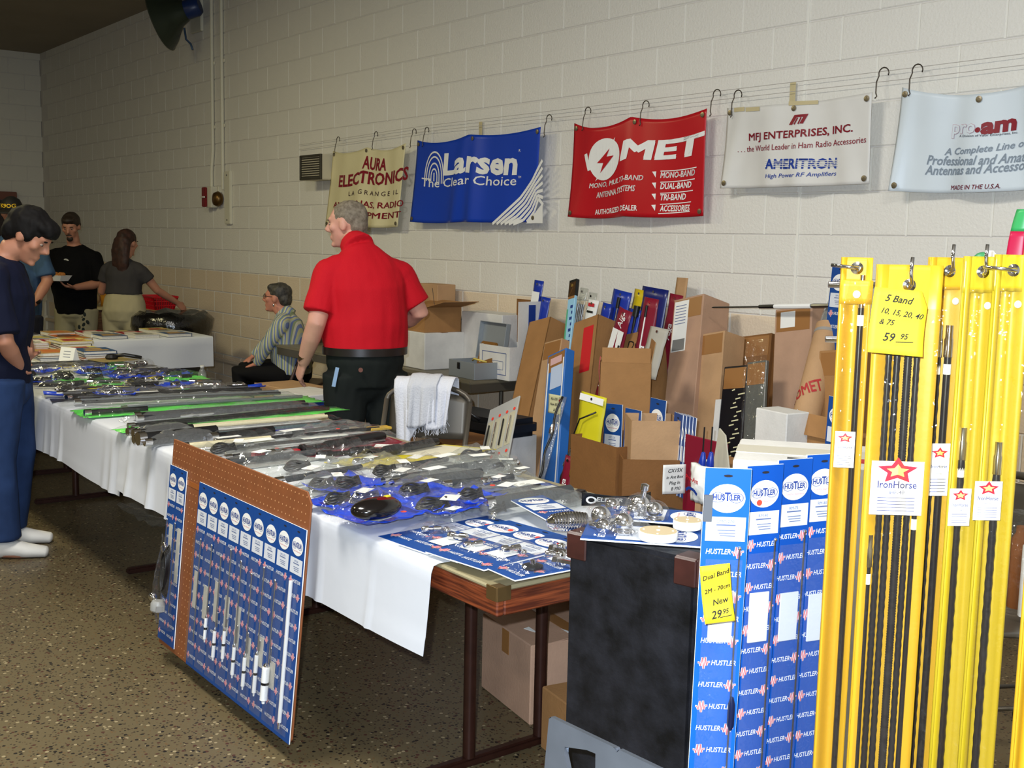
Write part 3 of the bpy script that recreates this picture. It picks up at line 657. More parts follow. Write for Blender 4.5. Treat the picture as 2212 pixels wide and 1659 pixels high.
MB().box((BWd-.06,.0012,.018), (BWd/2-.01,-.0006,BHt-.135)).build('tape', M('tape_amber', (158,92,44), .25), t)
mt = t.matrix_world; wcard = .0885; Lc = BHt-.115
def on_board(a, b, y=-.006): return mt @ V((a, y, b))
fb = mt.to_3x3() @ V((0,-1,0))
ORD = ('leftmost','second','third','fourth','fifth','sixth','seventh','eighth','rightmost')
def toboard(px, py):
    q = mt.inverted() @ CP; d = (mt.inverted().to_3x3() @ ray(px, py)); s_ = (-.012-q.y)/d.y; p = q+d*s_; return p.x, p.z
x = BWd-.004
xs = []
for k in range(9): xs.append(x-wcard/2); x -= wcard+.0005
xs = xs[::-1]
coils = {1: (447,1335,1382,.0058), 2: (466,1363,1422,.0062), 3: (487,1363,1425,.0062), 4: (508,1398,1460,.0062), 5: (531,1420,1485,.0065), 6: (557,1415,1500,.0068), 7: (581,1440,1515,.0125)}
papers = [(.30,.55),(.28,.50),(.30,.56),(.27,.52),(.25,.50),(.20,.38),(.24,.42),(.18,.34),None]
for k, xc in enumerate(xs):
    c, L = hustler(f'blue hang card on the pegboard, {ORD[k]} of the nine together', on_board(xc, .005), on_board(xc, .005+Lc), fb, wcard, 'antenna cards on the pegboard', HBLUE2, shift=k % 2)
    if papers[k]:
        a, b = papers[k]; MB().box((.034,.0015,(b-a)*L*.8), (-.006,-.002,(a+b)/2*L)).build('instruction_sheet', M('newsprint', (188,186,176), .8, var=.15, vscale=40), c)
    if k in coils:
        px, y0, y1, r = coils[k]; ax, az1 = toboard(px, y0); _, az0 = toboard(px, y1); lx = max(-.03, min(.03, ax-xc))
        coil_on(c, lx, az0-.005, az1-.005, r); rod_on(c, lx-.004, az1, L-.17-.02*(k % 3)); rod_on(c, lx+.007, az1+.01, L-.40, .0016)
    elif k == 8:
        MB().cyl((-.012,-.007,.05), (-.012,-.007,L-.165), .0062, seg=10).build('white_whip', COIL, c, smooth=50)
        MB().cyl((-.012,-.007,.03), (-.012,-.007,.05), .005, seg=8).build('ferrule', CHROME, c, smooth=50)
    else:
        rod_on(c, .018, .10, L-.19, .0018)
    m = MB(); m.sheet(lambda u, v: ((u-.5)*wcard*.86, -.010-.012*math.sin(math.pi*u)*math.sin(math.pi*v)**.3, .02+v*(L-.18)), 6, 6, 0); m.build('blister', CLP, c, smooth=True)
for k, xc in enumerate((.040, .118)):
    c, L = hustler(f'blue hang card left of the bare strip on the pegboard, {("outer","inner")[k]} one', on_board(xc, .02), on_board(xc, .02+Lc), fb, .078, 'antenna cards on the pegboard', HBLUE2, shift=k)
    rod_on(c, -.015, .12, L-.2, .0018)
    MB().box((.03,.0015,.2), (.015,-.002,L*.52)).build('instruction_sheet', M('newsprint', (188,186,176)), c)
# bagged mirror mount hanging on the pegboard
bx, bz = toboard(372, 1260)
t = thing('bagged_mount', 'clear bag with chrome bracket and coiled cable hanging on the pegboard', 'antenna mount', on_board(bx, bz-.1, -.03), mt.to_3x3().to_4x4())
m = MB()
for k in range(5): m.tube([(.02+.016*math.cos(q)*(1+.1*k), -.012-.004*k, .15+.095*math.sin(q)*(1-.06*k)) for q in [2*math.pi*i/16 for i in range(16)]], .0035, 6, True)
m.build('coiled_cable', BLACK, t, smooth=True)
m = MB(); m.lathe([(.02,0),(.026,.006),(.026,.03),(.02,.04)], 18, (.0,-.03,.0)); m.box((.055,.03,.022), (.0,-.03,.015)); m.build('clamp', M('clamp_grey', (150,150,146), .4), t, smooth=40)
m = MB(); m.ell((-.055,-.03,.04), (.02,.014,.016)); m.cyl((-.05,-.03,.04), (-.01,-.03,.03), .008); m.build('chrome_bracket', CHROME, t, smooth=True)
m = MB(); m.tube([(-.01,-.02,.21),(-.02,-.025,.235),(-.005,-.02,.25),(.01,-.02,.235)], .004, 6); m.build('hook', CHROME, t, smooth=True)
m = MB(); m.sheet(lambda u, v: (-.085+u*.15, -.045*math.sin(math.pi*u)*(.3+.7*math.sin(math.pi*min(1,v*1.1)))-.004*math.sin(u*23+v*17), -.06+v*.33), 14, 18, 0); m.build('bag', CLEAR, t, smooth=True)
# --- black equipment case beside the table
CL, CR = PD(1228,1150,2.40), PD(1505,1215,2.2); ca = math.atan2((CR-CL).y, (CR-CL).x); CW = (V((CR.x,CR.y))-V((CL.x,CL.y))).length; CHt = .962; CDp = .36
t = thing('equipment_case', 'tall scuffed black equipment case at the end of the table', 'case', ((CL.x+CR.x)/2, (CL.y+CR.y)/2, 0), rz=ca); caseM = t.matrix_world.copy()
FIB = M('black_fibre', (30,30,34), .5, spec=.3, col2=(7,7,8), vscale=16, bump=.4, bscale=25)
MB().box((CW, CDp*.62, CHt-.05), (0, CDp*.31, (CHt-.05)/2+.05)).build('body', FIB, t, bevel=.01)
MB().box((CW, CDp*.37, CHt-.05), (0, CDp*.815, (CHt-.05)/2+.05)).build('lid', FIB, t, bevel=.01)
LEA = M('corner_brown', (62,30,24), .4, spec=.5, var=.3, vscale=30)
for sx in (-1,1):
    for z in (CHt, .05):
        s_ = -1 if z > .5 else 1; m = MB(); m.box((.05,.006,.055), (sx*(CW/2-.024),-.002,z+s_*.026)); m.box((.006,.05,.055), (sx*(CW/2+.002),.024,z+s_*.026)); m.box((.05,.05,.005), (sx*(CW/2-.024),.024,z-s_*.001))
        m.build('corner_cap', LEA, t, bevel=.003)
for z in (.30,.72): m = MB(); m.box((.012,.05,.05), (CW/2+.004,CDp*.62,z)); m.box((.01,.03,.02), (CW/2+.014,CDp*.62,z)); m.build('latch', M('latch_dark', (46,40,38), .35, .8), t, bevel=.003)
for k in range(4): MB().lathe([(.02,0),(.022,.02),(.012,.05)], 12, ((-1)**k*(CW/2-.04), .05 if k < 2 else CDp-.05, 0)).build('foot', BLACK, t, smooth=40)
# --- hand truck plate standing in front of the case
p0 = PD(1195,1545,2.16); 
t = thing('hand_truck', 'grey cast metal hand truck with cut-out plate in front of the case', 'hand truck', (0,0,0))
GM = M('cast_grey', (120,126,134), .38, .55, var=.2, vscale=9, spec=.5)
u_, v_ = (PD(1440,1662,1.98)-p0), (PD(1172,1800,2.16)-p0)
nn = u_.cross(v_).normalized(); nn = nn if nn.dot(CP-p0) > 0 else -nn
def pl(a, b, c=0): return p0+u_*a+v_*b+nn*c
def ring2(m, outer, hole, th=.012):
    n = len(outer); 
    for c in (0, th):
        vs = [pl(a, b, c) for a, b in outer]+[pl(a, b, c) for a, b in hole]
        m.add(vs, [(i, (i+1) % n, n+(i+1) % n, n+i) for i in range(n)])
    for q in (outer, hole): vs = [pl(a, b, 0) for a, b in q]+[pl(a, b, th) for a, b in q]; m.add(vs, [(i, (i+1) % n, n+(i+1) % n, n+i) for i in range(n)])
m = MB(); ring2(m, [(0,0),(.62,0),(.62,1),(0,1)], [(.15,.19),(.44,.10),(.50,.80),(.42,.92)]); ring2(m, [(.62,0),(1.25,0),(1.25,1),(.62,1)], [(.70,.12),(1.12,.12),(1.10,.88),(.66,.88)])
m.build('toe_plate', GM, t, bevel=.004)
m = MB(); q0, q1 = pl(.06,.9,.02), pl(1.2,.9,.02)
m.tube([q0, (q0.x,q0.y,.10)], .014, 8); m.tube([q1, (q1.x,q1.y,.10)], .014, 8); m.build('frame_tube', GM, t, smooth=True)
for q in (q0, q1): MB().lathe([(.03,-.016),(.075,-.018),(.085,0),(.075,.018),(.03,.016)], 18, (q.x,q.y,.086), Matrix.Rotation(ca,4,'Z') @ Matrix.Rotation(R(90),4,'Y')).build('wheel', BLACK, t, smooth=40)
# --- tall blue cards standing beside the case
hv = V((_v.x,_v.y,0)).normalized(); hr = V((_r0.x,_r0.y,0))
def facing(deg): return -(hv*math.cos(R(deg))+hr*math.sin(R(deg)))       # towards the camera, turned by deg
specs = [(1574,1016,2.10,0,.085,1,'nearest the black case with a yellow price note'), (1655,1002,2.19,-24,.084,2,'second from the black case with a red dot'),
         (1720,996,2.26,-26,.084,3,'third from the black case'), (1782,981,2.32,-24,.086,0,'farthest from the black case')]
for k, (px, py, d, dg, wd, sh, lb) in enumerate(specs):
    tp = PD(px, py, d); bt = V((tp.x-.012+.004*k, tp.y-.01, .0)); zt = tp.z
    c, L = hustler(f'tall blue antenna card standing {lb}', bt, tp, facing(dg), wd, 'tall antenna cards beside the case', HBLUE if k == 0 else M('card_blue_shaded', (4,76,166), .45), shift=sh)  # cards turned off the flash take a deeper blue, shade put into colour
    rod_on(c, .028, .15, L-wd*1.75, .0018)
    MB().box((.045,.004,.10), (.0,-.004,L-.28-.02*k)).build('instruction_sheet', M('folded_sheet', (216,220,228), .6), c, bevel=.001)
    if k == 0:
        MB().lathe([(.003,0),(.007,.01),(.007,.05),(.003,.065)], 12, (.03,-.008,L-.50)).build('loading_coil', M('coil_blue', (16,26,60), .3), c, smooth=40)
        MB().box((.016,.006,.05), (-wd/2+.008,-.002,L-.075)).build('grey_tab', M('tab_grey', (90,92,96), .6), c)
    if k == 1: MB().lathe([(.006,0),(.006,.001)], 12, (-.012,-.002,L-.072), Matrix.Rotation(R(90),4,'X')).build('price_dot', LIDRED, c)
    m = MB(); m.sheet(lambda u, v: ((u-.5)*wd*.8, -.008-.012*math.sin(math.pi*u)*math.sin(math.pi*v)**.3, .03+v*(L-.2)), 6, 6, 0); m.build('blister', CLP, c, smooth=True)
NOTE = M('note_yellow', (222,196,34), .65); PEN = M('pen_black', (16,16,14), .7)
def note(label, p, face, w, h, lines, tilt=0, mat=None, name='price_note', curl=.01, cut=False):
    R3 = frame((0,0,0), (0,0,1), face) @ Matrix.Rotation(R(tilt), 4, 'Y'); t = thing(name, label, 'note', p, R3)
    cu = lambda a, b, o=0: V((a, -o-curl*(abs(b/h)*2)**2*(1 if b < 0 else .3), b))
    m = MB(); m.sheet(lambda u, v: cu((u-.5)*w*(1-(.3*(v-.75)*4*max(0,u-.5)*2 if cut and v > .75 else 0)), (v-.5)*h), 8, 8, .0006); m.build('paper', mat or NOTE, t, smooth=True)
    m = MB()
    for (s_, x, y, sz, rt, ln) in lines:
        put_text(m, lambda a, b: cu(a, b, .005), s_, sz*h, x*w, y*h, rt, shear=.3, bold=.016)
        if ln: ribbon(m, lambda a, b: cu(a, b, .005), [(x*w+ln[0]*w, y*h-.09*h), (x*w+ln[1]*w, y*h-.07*h)], .012*h)
    m.build('handwriting', PEN, t, kind='stuff'); return t
d_ = 2.06; note('yellow note marked Dual Band 29.95 on the nearest tall blue card', PD(1548,1280,d_), facing(-4), 66/FPX*d_, 126/FPX*d_,
    [('Dual Band', -.02, .33, .115, .22, None), ('2M - 70cm', .0, .08, .105, .18, None), ('New', .06, -.14, .14, .16, None), ('29', -.12, -.36, .18, .1, None), ('95', .2, -.32, .11, .1, (-.2,.2))], tilt=-7)
# white carton behind the tall cards
c0 = PD(1583,1000,2.62)
t = thing('white_carton', 'tall white carton behind the tall blue cards', 'box', (c0.x, c0.y, 0), rz=R(38))
Hc = PD(1583,992,2.62).z
MB().box((.36,.30,Hc), (.18,.15,Hc/2)).build('carton', WBOX, t, bevel=.004)
MB().box((.36,.10,.002), (.18,.15,Hc+.001)).build('packing_tape', M('clear_tape', (206,200,180), .3), t)
MB().box((.05,.05,.0016), (.30,.08,Hc+.001)).build('red_mark', RED, t); MB().box((.08,.012,.0016), (.16,.06,Hc+.001)).build('black_mark', BLACK, t)

# ------------------------------------------------------------------ yellow vinyl bags hanging on the display rack
YEL = M('vinyl_yellow', (192,150,28), .42, spec=.4, bump=.12, bscale=12); YEL2 = M('vinyl_yellow_green', (180,156,28), .42, spec=.4, bump=.14, bscale=14)
YFILM = film('bag_film', (255,250,232), .05, .05, .012); RODB = M('rod_black', (20,18,26), .28, spec=.6)
def rod(t, x, z0, z1, r, y, ridges=0, chrome_top=True, mat=None):
    pr = [(r, z0)]
    if ridges:
        n = int((z1-z0)*ridges)
        for k in range(n): a = z0+(z1-z0)*k/n; pr += [(r, a), (r*1.16, a+(z1-z0)/n*.5)]
    pr += [(r, z1)]
    MB().lathe(pr, 10, (x,y,0)).build('antenna_rod', mat or RODB, t, smooth=45)
    if chrome_top:
        MB().lathe([(r*1.25,z1),(r*1.25,z1+.03),(r*1.05,z1+.034),(r*1.05,z1+.055)], 12, (x,y,0)).build('ferrule', CHROME, t, smooth=40)
        MB().lathe([(r*1.1,z1-.03),(r*1.1,z1-.012)], 12, (x,y,0)).build('band', WHITE, t)
STAR = M('star_red', (196,36,52), .5); STARY = M('star_yellow', (226,206,110), .5)
def hang_label(t, x, z, w, h, y, s_='IronHorse'):
    l = MB().box((w,.0008,h), (x,y,z)).build('label', WHITE, t); f = front(y-.0008); g = front(y-.0012)
    cy = z+h*.32; P = []
    for k in range(10): a = R(90+36*k); r_ = (.30 if k % 2 == 0 else .15)*w; P.append((x+r_*math.cos(a)*1.35, cy+r_*math.sin(a)*.9))
    m = MB(); m.add([f(*p) for p in P]+[f(x, cy)], [(k, (k+1) % 10, 10) for k in range(10)]); m.build('star', STAR, l)
    m = MB(); m.add([g(x+(p[0]-x)*.55, cy+(p[1]-cy)*.5) for p in P]+[g(x, cy)], [(k, (k+1) % 10, 10) for k in range(10)]); m.build('star_centre', STARY, l)
    m = MB(); put_text(m, f, s_, w*.2, x, z+h*.06, xs=.9, bold=.015); put_text(m, f, 'IHF-40', w*.11, x, z-h*.08)
    for k in range(5): ribbon(m, f, [(x-w*.36, z-h*(.18+.06*k)), (x+w*.36, z-h*(.18+.06*k))], h*.012)
    m.build('label_print', M('ink_label',(52,52,104),.6), l, kind='stuff')
def ybag(label, px, py, d, wpx, deg, L, rods, lab=None, mat=None, flap=.07, snap=True, folds=0, hookdir=0, front_film=True, fold_flap=False, hk=''):
    w = wpx/FPX*d; tp = PD(px, py, d); t = thing('antenna_bag', label, 'antenna bag', (tp.x, tp.y, tp.z-L), frame((0,0,0), (0,0,1), facing(deg)), group='yellow antenna bags on the rack')
    mt_ = mat or YEL
    def bk(u, v): return ((u-.5)*w, .010*math.cos(2*math.pi*(u-.5))-.006+folds*.006*math.sin(u*17+v*3)*math.sin(u*math.pi), v*L)
    MB().sheet(bk, 12, 16, .0016).build('back_panel', mt_, t, smooth=True)
    for s_ in (-1,1): MB().tube([(s_*(w/2-.003), -.004, z*L) for z in (0,.33,.66,1)], .0034, 6).build('seam', mt_, t, smooth=True)
    def fl(u, v): return ((u-.5)*w*1.0, -.010+folds*.004*math.sin(u*21), L-flap+v*flap)
    MB().sheet(fl, 8, 6, .0016).build('header', mt_, t, smooth=True)
    if fold_flap: MB().sheet(lambda u, v: ((u-.5)*w*1.06, -.018-.004*v, L-flap*1.85+v*flap*.95), 6, 4, .0018).build('snap_flap', mt_, t, smooth=True)
    if snap: MB().ell((.0 if fold_flap else w*.2, -.026 if fold_flap else -.013, L-flap*(1.45 if fold_flap else 1.35)), (.0065,.0035,.0065), seg=12, rg=6).build('snap_button', WHITE, t, smooth=True)
    gz = L-flap*.42
    MB().lathe([(.0045,0),(.0105,0),(.0105,.002),(.006,.004),(.0045,.003)], 18, (0,-.011,gz), Matrix.Rotation(R(90),4,'X')).build('grommet', CHROME, t, smooth=30)
    if front_film:
        MB().sheet(lambda u, v: ((u-.5)*w*.96, -.022-.004*math.sin(u*9+v*4), .0+v*(L-flap*.9)), 10, 24, 0).build('clear_front', YFILM, t, smooth=True)
    for (x, z0, z1, r_, rg, ch) in rods: rod(t, x*w, z0*L, z1*L, r_, -.010, rg, ch)
    if lab: hang_label(t, lab[0]*w, lab[1]*L, lab[2]*w, lab[3], -.024)
    h = MB(); gx = w*.9*hookdir; h.tube([(gx*.9,-.005,gz+.004),(gx*.4,-.022,gz+.002),(0,-.022,gz),(0,-.008,gz-.004),(0,.05,gz-.002)] if hookdir else [(0,-.022,gz+.045),(-.003,-.026,gz+.02),(0,-.024,gz+.002),(0,-.01,gz-.006),(0,.05,gz-.003)], .0032, 8)
    o = h.build('peg_hook', CHROME, smooth=True); o.matrix_world = t.matrix_world.copy(); tag(o, 'chrome peg hook holding the '+hk, 'hook', 'chrome peg hooks of the rack')
    return t, L, w
ybag('narrow yellow bag with one black antenna, leftmost on the rack', 1850, 556, 1.92, 64, 8, 1.20, [(.22,.0,.93,.0052,0,True)], (-.10,.73,.66,.062), flap=.042, fold_flap=True, hookdir=-1, hk='narrow leftmost yellow bag')
ybag('wide yellow bag with five antennas and a yellow price note, in front on the rack', 1962, 572, 1.86, 138, 2, 1.20, [(-.36,.0,.58,.0046,0,True),(-.24,0,.88,.0048,60,False),(-.11,0,.88,.0048,60,False),(.06,0,.88,.0058,220,False),(.20,0,.88,.0048,60,False),(.32,0,.66,.0044,0,True)], (-.03,.695,.82,.090), flap=.078, snap=False, hk='wide front yellow bag')
ybag('yellow bag half hidden behind the wide one with two chrome tipped antennas', 2046, 556, 1.96, 88, -6, 1.22, [(-.16,0,.86,.0062,40,True),(.12,0,.86,.0062,0,True)], (-.02,.70,.55,.092), flap=.055, hk='half hidden yellow bag')
ybag('creased greenish yellow bag with one antenna, second from the right on the rack', 2118, 554, 1.90, 78, -4, 1.22, [(-.22,0,.72,.0060,40,True)], (-.28,.655,.62,.064), mat=YEL2, folds=1, flap=.06, hk='second creased bag from the right')
ybag('creased greenish yellow bag with one antenna, rightmost on the rack', 2184, 550, 1.88, 76, -2, 1.22, [(-.02,0,.70,.0058,40,True)], (-.34,.665,.80,.066), mat=YEL2, folds=1, flap=.06, hookdir=-1, hk='rightmost creased bag')
ybag('plain yellow bag hanging low at the right edge of the rack', 2262, 1000, 1.75, 66, -2, .80, [], None, flap=.05, snap=False, front_film=False, hk='low plain yellow bag')
d_ = 1.81; note('large yellow note marked 5 Band and 59.95 on the wide yellow bag', PD(1939,695,d_), facing(2), 118/FPX*d_, 140/FPX*d_,
    [('5 Band', -.06, .34, .15, -.05, None), ('10, 15, 20, 40', .03, .13, .12, -.08, None), ('& 75', -.22, -.02, .12, -.03, None), ('59', -.16, -.25, .18, 0, None), ('95', .12, -.22, .12, .03, (-.14,.18))], tilt=4, cut=True)
# rack
rk = PD(2040, 545, 2.06); t = thing('display_rack', 'chrome display rack holding the yellow bags', 'rack', (rk.x, rk.y, 0), frame((0,0,0), (0,0,1), facing(0)))
for z in (1.50, 1.40): MB().tube([(-.20,.02,z),(.42,.02,z)], .006, 8).build('rail', CHROME, t, smooth=True)
for x in (.10,.40): MB().tube([(x,.035,.02),(x,.035,1.53)], .009, 8).build('post', CHROME, t, smooth=True)
MB().box((.5,.34,.02), (.22,.06,.01)).build('base', M('rack_base', (60,60,62), .5), t, bevel=.005)
# ------------------------------------------------------------------ goods on the display tables
def tp(px, py, h=.006): return PZ(px, py, TH+h)
def lay(a, b):
    """frame lying on the table: x from a to b, z up"""
    x = V((b.x-a.x, b.y-a.y, 0)).normalized(); y = V((-x.y, x.x, 0)); return Matrix(((x.x,y.x,0,0),(x.y,y.y,0,0),(0,0,1,0),(0,0,0,1))), (V((b.x,b.y))-V((a.x,a.y))).length
GREENF = M('green_film', (96,220,84), .4, spec=.5, bump=.3, bscale=20); BLUEF = M('blue_film', (18,66,200), .3, spec=.6, bump=.5, bscale=24)
TAGY = M('tag_yellow', (214,196,40), .6); MAROON = M('card_maroon', (120,22,40), .5); GREYP = M('grey_sheet', (150,150,150), .6); RUB = M('rubber_black', (16,16,18), .4, spec=.5)
def content(t, L, w, items, z=.006):
    for it in items:
        k = it[0]
        if k == 'rod':
            _, y, r, mat, x0, x1 = it; MB().cyl((x0*L,y*w,r+z), (x1*L,y*w,r+z), r, seg=8).build('antenna_rod', mat, t, smooth=50)
            MB().cyl((x0*L-.03,y*w,r+z), (x0*L,y*w,r+z), r*1.25, seg=8).build('ferrule', CHROME, t, smooth=50)
        elif k == 'coil':
            _, x, y, r, mat = it; rn = random.Random(int(x*97+y*31+r*1000))
            for q in range(4): MB().tube([(x*L+r*(1-.07*q)*math.cos(2*math.pi*i/18)*1.25, y*w+r*(.72-.05*q)*math.sin(2*math.pi*i/18), z+.006+.006*q+.004*math.sin(i+q)) for i in range(18)], .0042, 6, True).build('cable_coil', mat, t, smooth=True)
        elif k == 'puck':
            _, x, y, r, mat = it; MB().lathe([(r*.96,z),(r,z+r*.15),(r*.92,z+r*.42),(r*.55,z+r*.6),(r*.2,z+r*.66)], 20, (x*L,y*w,0)).build('magnet_base', mat, t, smooth=50)
            MB().lathe([(r*.2,z+r*.64),(r*.22,z+r*.9),(r*.12,z+r*1.0)], 12, (x*L,y*w,0)).build('stud', CHROME, t, smooth=40)
        elif k == 'fit':
            _, x, y, r, ln = it; MB().lathe([(r*.6,0),(r,.1*ln),(r,.35*ln),(r*.6,.38*ln),(r*.6,.55*ln),(r*.85,.58*ln),(r*.85,.9*ln),(r*.4,ln)], 12, (x*L,y*w,r+z), Matrix.Rotation(R(90),4,'Y')).build('chrome_fitting', CHROME, t, smooth=40)
        elif k == 'ball':
            _, x, y, r = it; MB().ell((x*L,y*w,r*.8+z), r, seg=16, rg=10).build('chrome_ball', CHROME, t, smooth=True)
        elif k == 'label':
            _, x, y, a, b = it[:5]; o = MB().box((a,b,.0008), (x*L,y*w,z+(it[5] if len(it) > 5 else .02)), it[6] if len(it) > 6 else .2).build('paper_label', PAPER, t)
        elif k == 'dot':
            _, x, y = it; MB().lathe([(.009,0),(.009,.001)], 12, (x*L,y*w,z+.018)).build('price_dot', LIDRED, t)
        elif k == 'tagc':
            _, x, y, a, b, mat = it; MB().box((a,b,.001), (x*L,y*w,z+.014), .3).build('header_card', mat, t)
        elif k == 'block':
            _, x, y, a, b, c, mat = it; MB().box((a,b,c), (x*L,y*w,z+c/2)).build('boxed_part', mat, t, bevel=min(a,b,c)*.2)
def bag(label, a, b, w, h=.03, items=(), back=None, fm=None, group='bagged goods on the display tables', seed=None, name='bagged_antenna', cat='antenna', crumple=.006, backw=1.0):
    m_, L = lay(a, b); t = thing(name, label, cat, a, m_, group=group); sd = seed if seed is not None else sum(map(ord, label)) % 997
    if back: 
        cr_ = .016 if back.name in ('blue_film','green_film') and w > .105 else .003; ed = .020 if back.name == 'blue_film' else 0
        def bf(u, v): return (u*L+cr_*noise.noise((v*6,sd,u*5)), (v-.5)*w*backw+cr_*noise.noise((u*9,sd,7)), .002+max(-.001, cr_*.8*noise.noise((u*L*30+sd, v*w*30, 0)))+ed*(abs(2*v-1)**4+abs(2*u-1)**6)*.6)
        MB().sheet(bf, 18, 10, .0012).build('backing', back, t, smooth=True)
    content(t, L, w, items)
    def f(u, v):
        e = max(0, math.sin(math.pi*u))**.35*max(0, math.sin(math.pi*v))**.45
        return (u*L-.01+.02*noise.noise((v*5,sd,1))*(1 if u > .9 or u < .1 else 0), (v-.5)*w*(1+.08*noise.noise((u*6+sd,0,3))), .002+h*e+crumple*noise.noise((u*L*26+sd, v*w*40, sd*.37))*(.3+e)*1.6)
    nu = max(8, min(34, int(L/.018))); nv = max(6, min(14, int(w/.012)))
    MB().sheet(f, nu, nv, 0).build('bag_film', fm or CLEAR2, t, smooth=False); return t
_FC = {}
def hflat(label, head, tail, w, items=(), shift=0, lift=0, blister=True):
    """blue blister card lying on its back; head and tail are table points"""
    a, b = V(tail), V(head); a.z += lift; b.z = a.z; d = (b-a).normalized(); t = thing('blister_card', label, 'antenna card', a, frame(a, b, (0,0,1)), group='blue blister cards lying on the display table')
    L = round((b-a).length, 2)
    for n_, me in hustler_meshes(w, L, HBLUE2, True, shift): link(n_, me, t, kind='stuff' if n_ in ('lettering','wave_marks','info_print','logo') else None)
    for it in items:
        k, x, z, r = it[:4]
        if k == 'fit': MB().lathe([(r*.6,0),(r,.006),(r,.02),(r*.6,.022),(r*.6,.032),(r*.9,.034),(r*.9,.055),(r*.4,.06)], 12, (x*w,-r-.002,z*L), Matrix.Rotation(R(it[4] if len(it) > 4 else 20),4,'Y')).build('chrome_fitting', CHROME, t, smooth=40)
        if k == 'ball': MB().ell((x*w,-r*.8,z*L), r, seg=16, rg=10).build('chrome_ball', CHROME, t, smooth=True)
        if k == 'puck': 
            q = Matrix.Rotation(R(90),4,'X'); MB().lathe([(r*.9,0),(r,.002),(r,.007),(r*.8,.009),(r*.5,.011),(r*.3,.012)], 22, (x*w,-.002,z*L), q).build('magnet_base', RUB, t, smooth=50); MB().lathe([(r*.28,.012),(r*.26,.02),(r*.1,.022)], 14, (x*w,-.002,z*L), q).build('stud', CHROME, t, smooth=40)
        if k == 'bolt': MB().lathe([(r*1.6,0),(r*1.6,.012),(r,.013),(r,.05)], 6, (x*w,-r*1.7,z*L), Matrix.Rotation(R(70),4,'Y')).build('bolt', CHROME, t)
        if k == 'white': MB().box((.5*w,.001,.16*L), (x*w,-.003,z*L)).build('instruction_sheet', PAPER, t)
        if k == 'dot': MB().lathe([(.008,0),(.008,.0012)], 12, (x*w,-.002,z*L), Matrix.Rotation(R(90),4,'X')).build('price_dot', LIDRED, t)
    if blister and items:
        zc = items[0][2]*L; ln = .16
        MB().sheet(lambda u, v: ((u-.5)*w*.8, -.003-.030*(math.sin(math.pi*u)*math.sin(math.pi*v))**.4, zc-ln*.35+v*ln), 8, 8, 0).build('blister', CLEAR, t)
    return t
# rows of blue blister cards at the near end of the first table
hflat('blue blister card with chrome fitting next to the blue bags', tp(1085,1122), tp(845,1168), .125, [('fit',-.1,.28,.010,30),('ball',.25,.42,.012),('dot',.25,.80,0)], 0, .000)
hflat('blue blister card with chrome barrel, second in the fanned row', tp(1130,1138), tp(890,1189), .125, [('fit',.0,.30,.012,60),('white',.1,.25,0),('dot',.25,.80,0)], 1, .007)
hflat('blue blister card with brass clip, third in the fanned row', tp(1190,1158), tp(953,1213), .125, [('white',.0,.30,0),('fit',-.1,.22,.009,10),('dot',.25,.80,0)], 0, .014)
hflat('blue blister card with chrome bolt, fourth in the fanned row', tp(1238,1178), tp(1008,1236), .125, [('white',-.05,.33,0),('fit',.0,.30,.012,15),('ball',.3,.42,.009),('dot',.2,.80,0)], 1, .021)
hflat('blue blister card with black magnet base at the table corner', tp(1330,1215), tp(1082,1262), .115, [('puck',.05,.25,.026),('bolt',.1,.42,.008),('ball',-.2,.55,.014)], 0, .026)
hflat('blue blister card with chrome knob beside the black case', tp(1300,1190), tp(1120,1222), .105, [('bolt',.1,.35,.010),('ball',-.15,.55,.012),('fit',.2,.25,.01,40)], 1, .015, False)
t = hflat('blue card with a chrome spring, upside down by the case', tp(1128,1104), tp(1222,1156), .12, [], 0, .05)
m = MB(); c0, c1 = tp(1190,1128,.085), tp(1268,1124,.085); m_, L = lay(c0, c1)
s_ = thing('spring_mount', 'chrome barrel spring lying on the blue card by the case', 'spring', c0, m_)
pr = [(.006,-.012),(.010,-.01)]
for k in range(13): x = L*k/13; r_ = .021+.006*math.sin(math.pi*(k+.5)/13); pr += [(r_*.82, x), (r_, x+L/39), (r_, x+L/19.5), (r_*.82, x+L/13*.95)]
pr += [(.010,L+.002),(.006,L+.014)]; MB().lathe(pr, 18, (0,0,0), Matrix.Rotation(R(90),4,'Y')).build('spring', CHROME, s_, smooth=35)
MB().cyl((L+.01,0,0),(L+.03,0,0),.005,seg=10).build('stud', CHROME, s_, smooth=40)
# blue bags with magnet mounts
MM = [((700,1068),(800,1040),.15,[('coil',.5,0,.045,RUB),('fit',.25,.2,.011,.05)]), ((745,1105),(850,1072),.16,[('coil',.45,.05,.05,RUB),('label',.55,.2,.07,.04,.03)]),
      ((690,1100),(770,1080),.12,[('coil',.5,0,.04,RUB)]), ((850,1078),(960,1058),.15,[('coil',.4,0,.045,RUB),('ball',.25,.1,.014),('label',.75,.1,.06,.035,.03)]),
      ((905,1112),(1000,1088),.15,[('coil',.35,.05,.05,RUB),('label',.62,-.1,.075,.05,.028,.5)]), ((975,1090),(1060,1072),.12,[('coil',.5,0,.035,RUB),('fit',.3,.2,.01,.05)])]
NAMES = ('behind the pegboard corner','second behind the pegboard corner','hanging at the table edge by the pegboard','in the middle of the blue bags','with a large white label','nearest the flat blue cards')
for k, (a, b, w, it) in enumerate(MM):
    bag('blue plastic bag with coiled black cable, '+NAMES[k], tp(*a, .008+.006*k), tp(*b, .008+.006*k), w, .05, it, BLUEF, CLEAR, seed=k*7+1, name='magnet_mount_bag', cat='antenna mount', crumple=.010, backw=1.25)
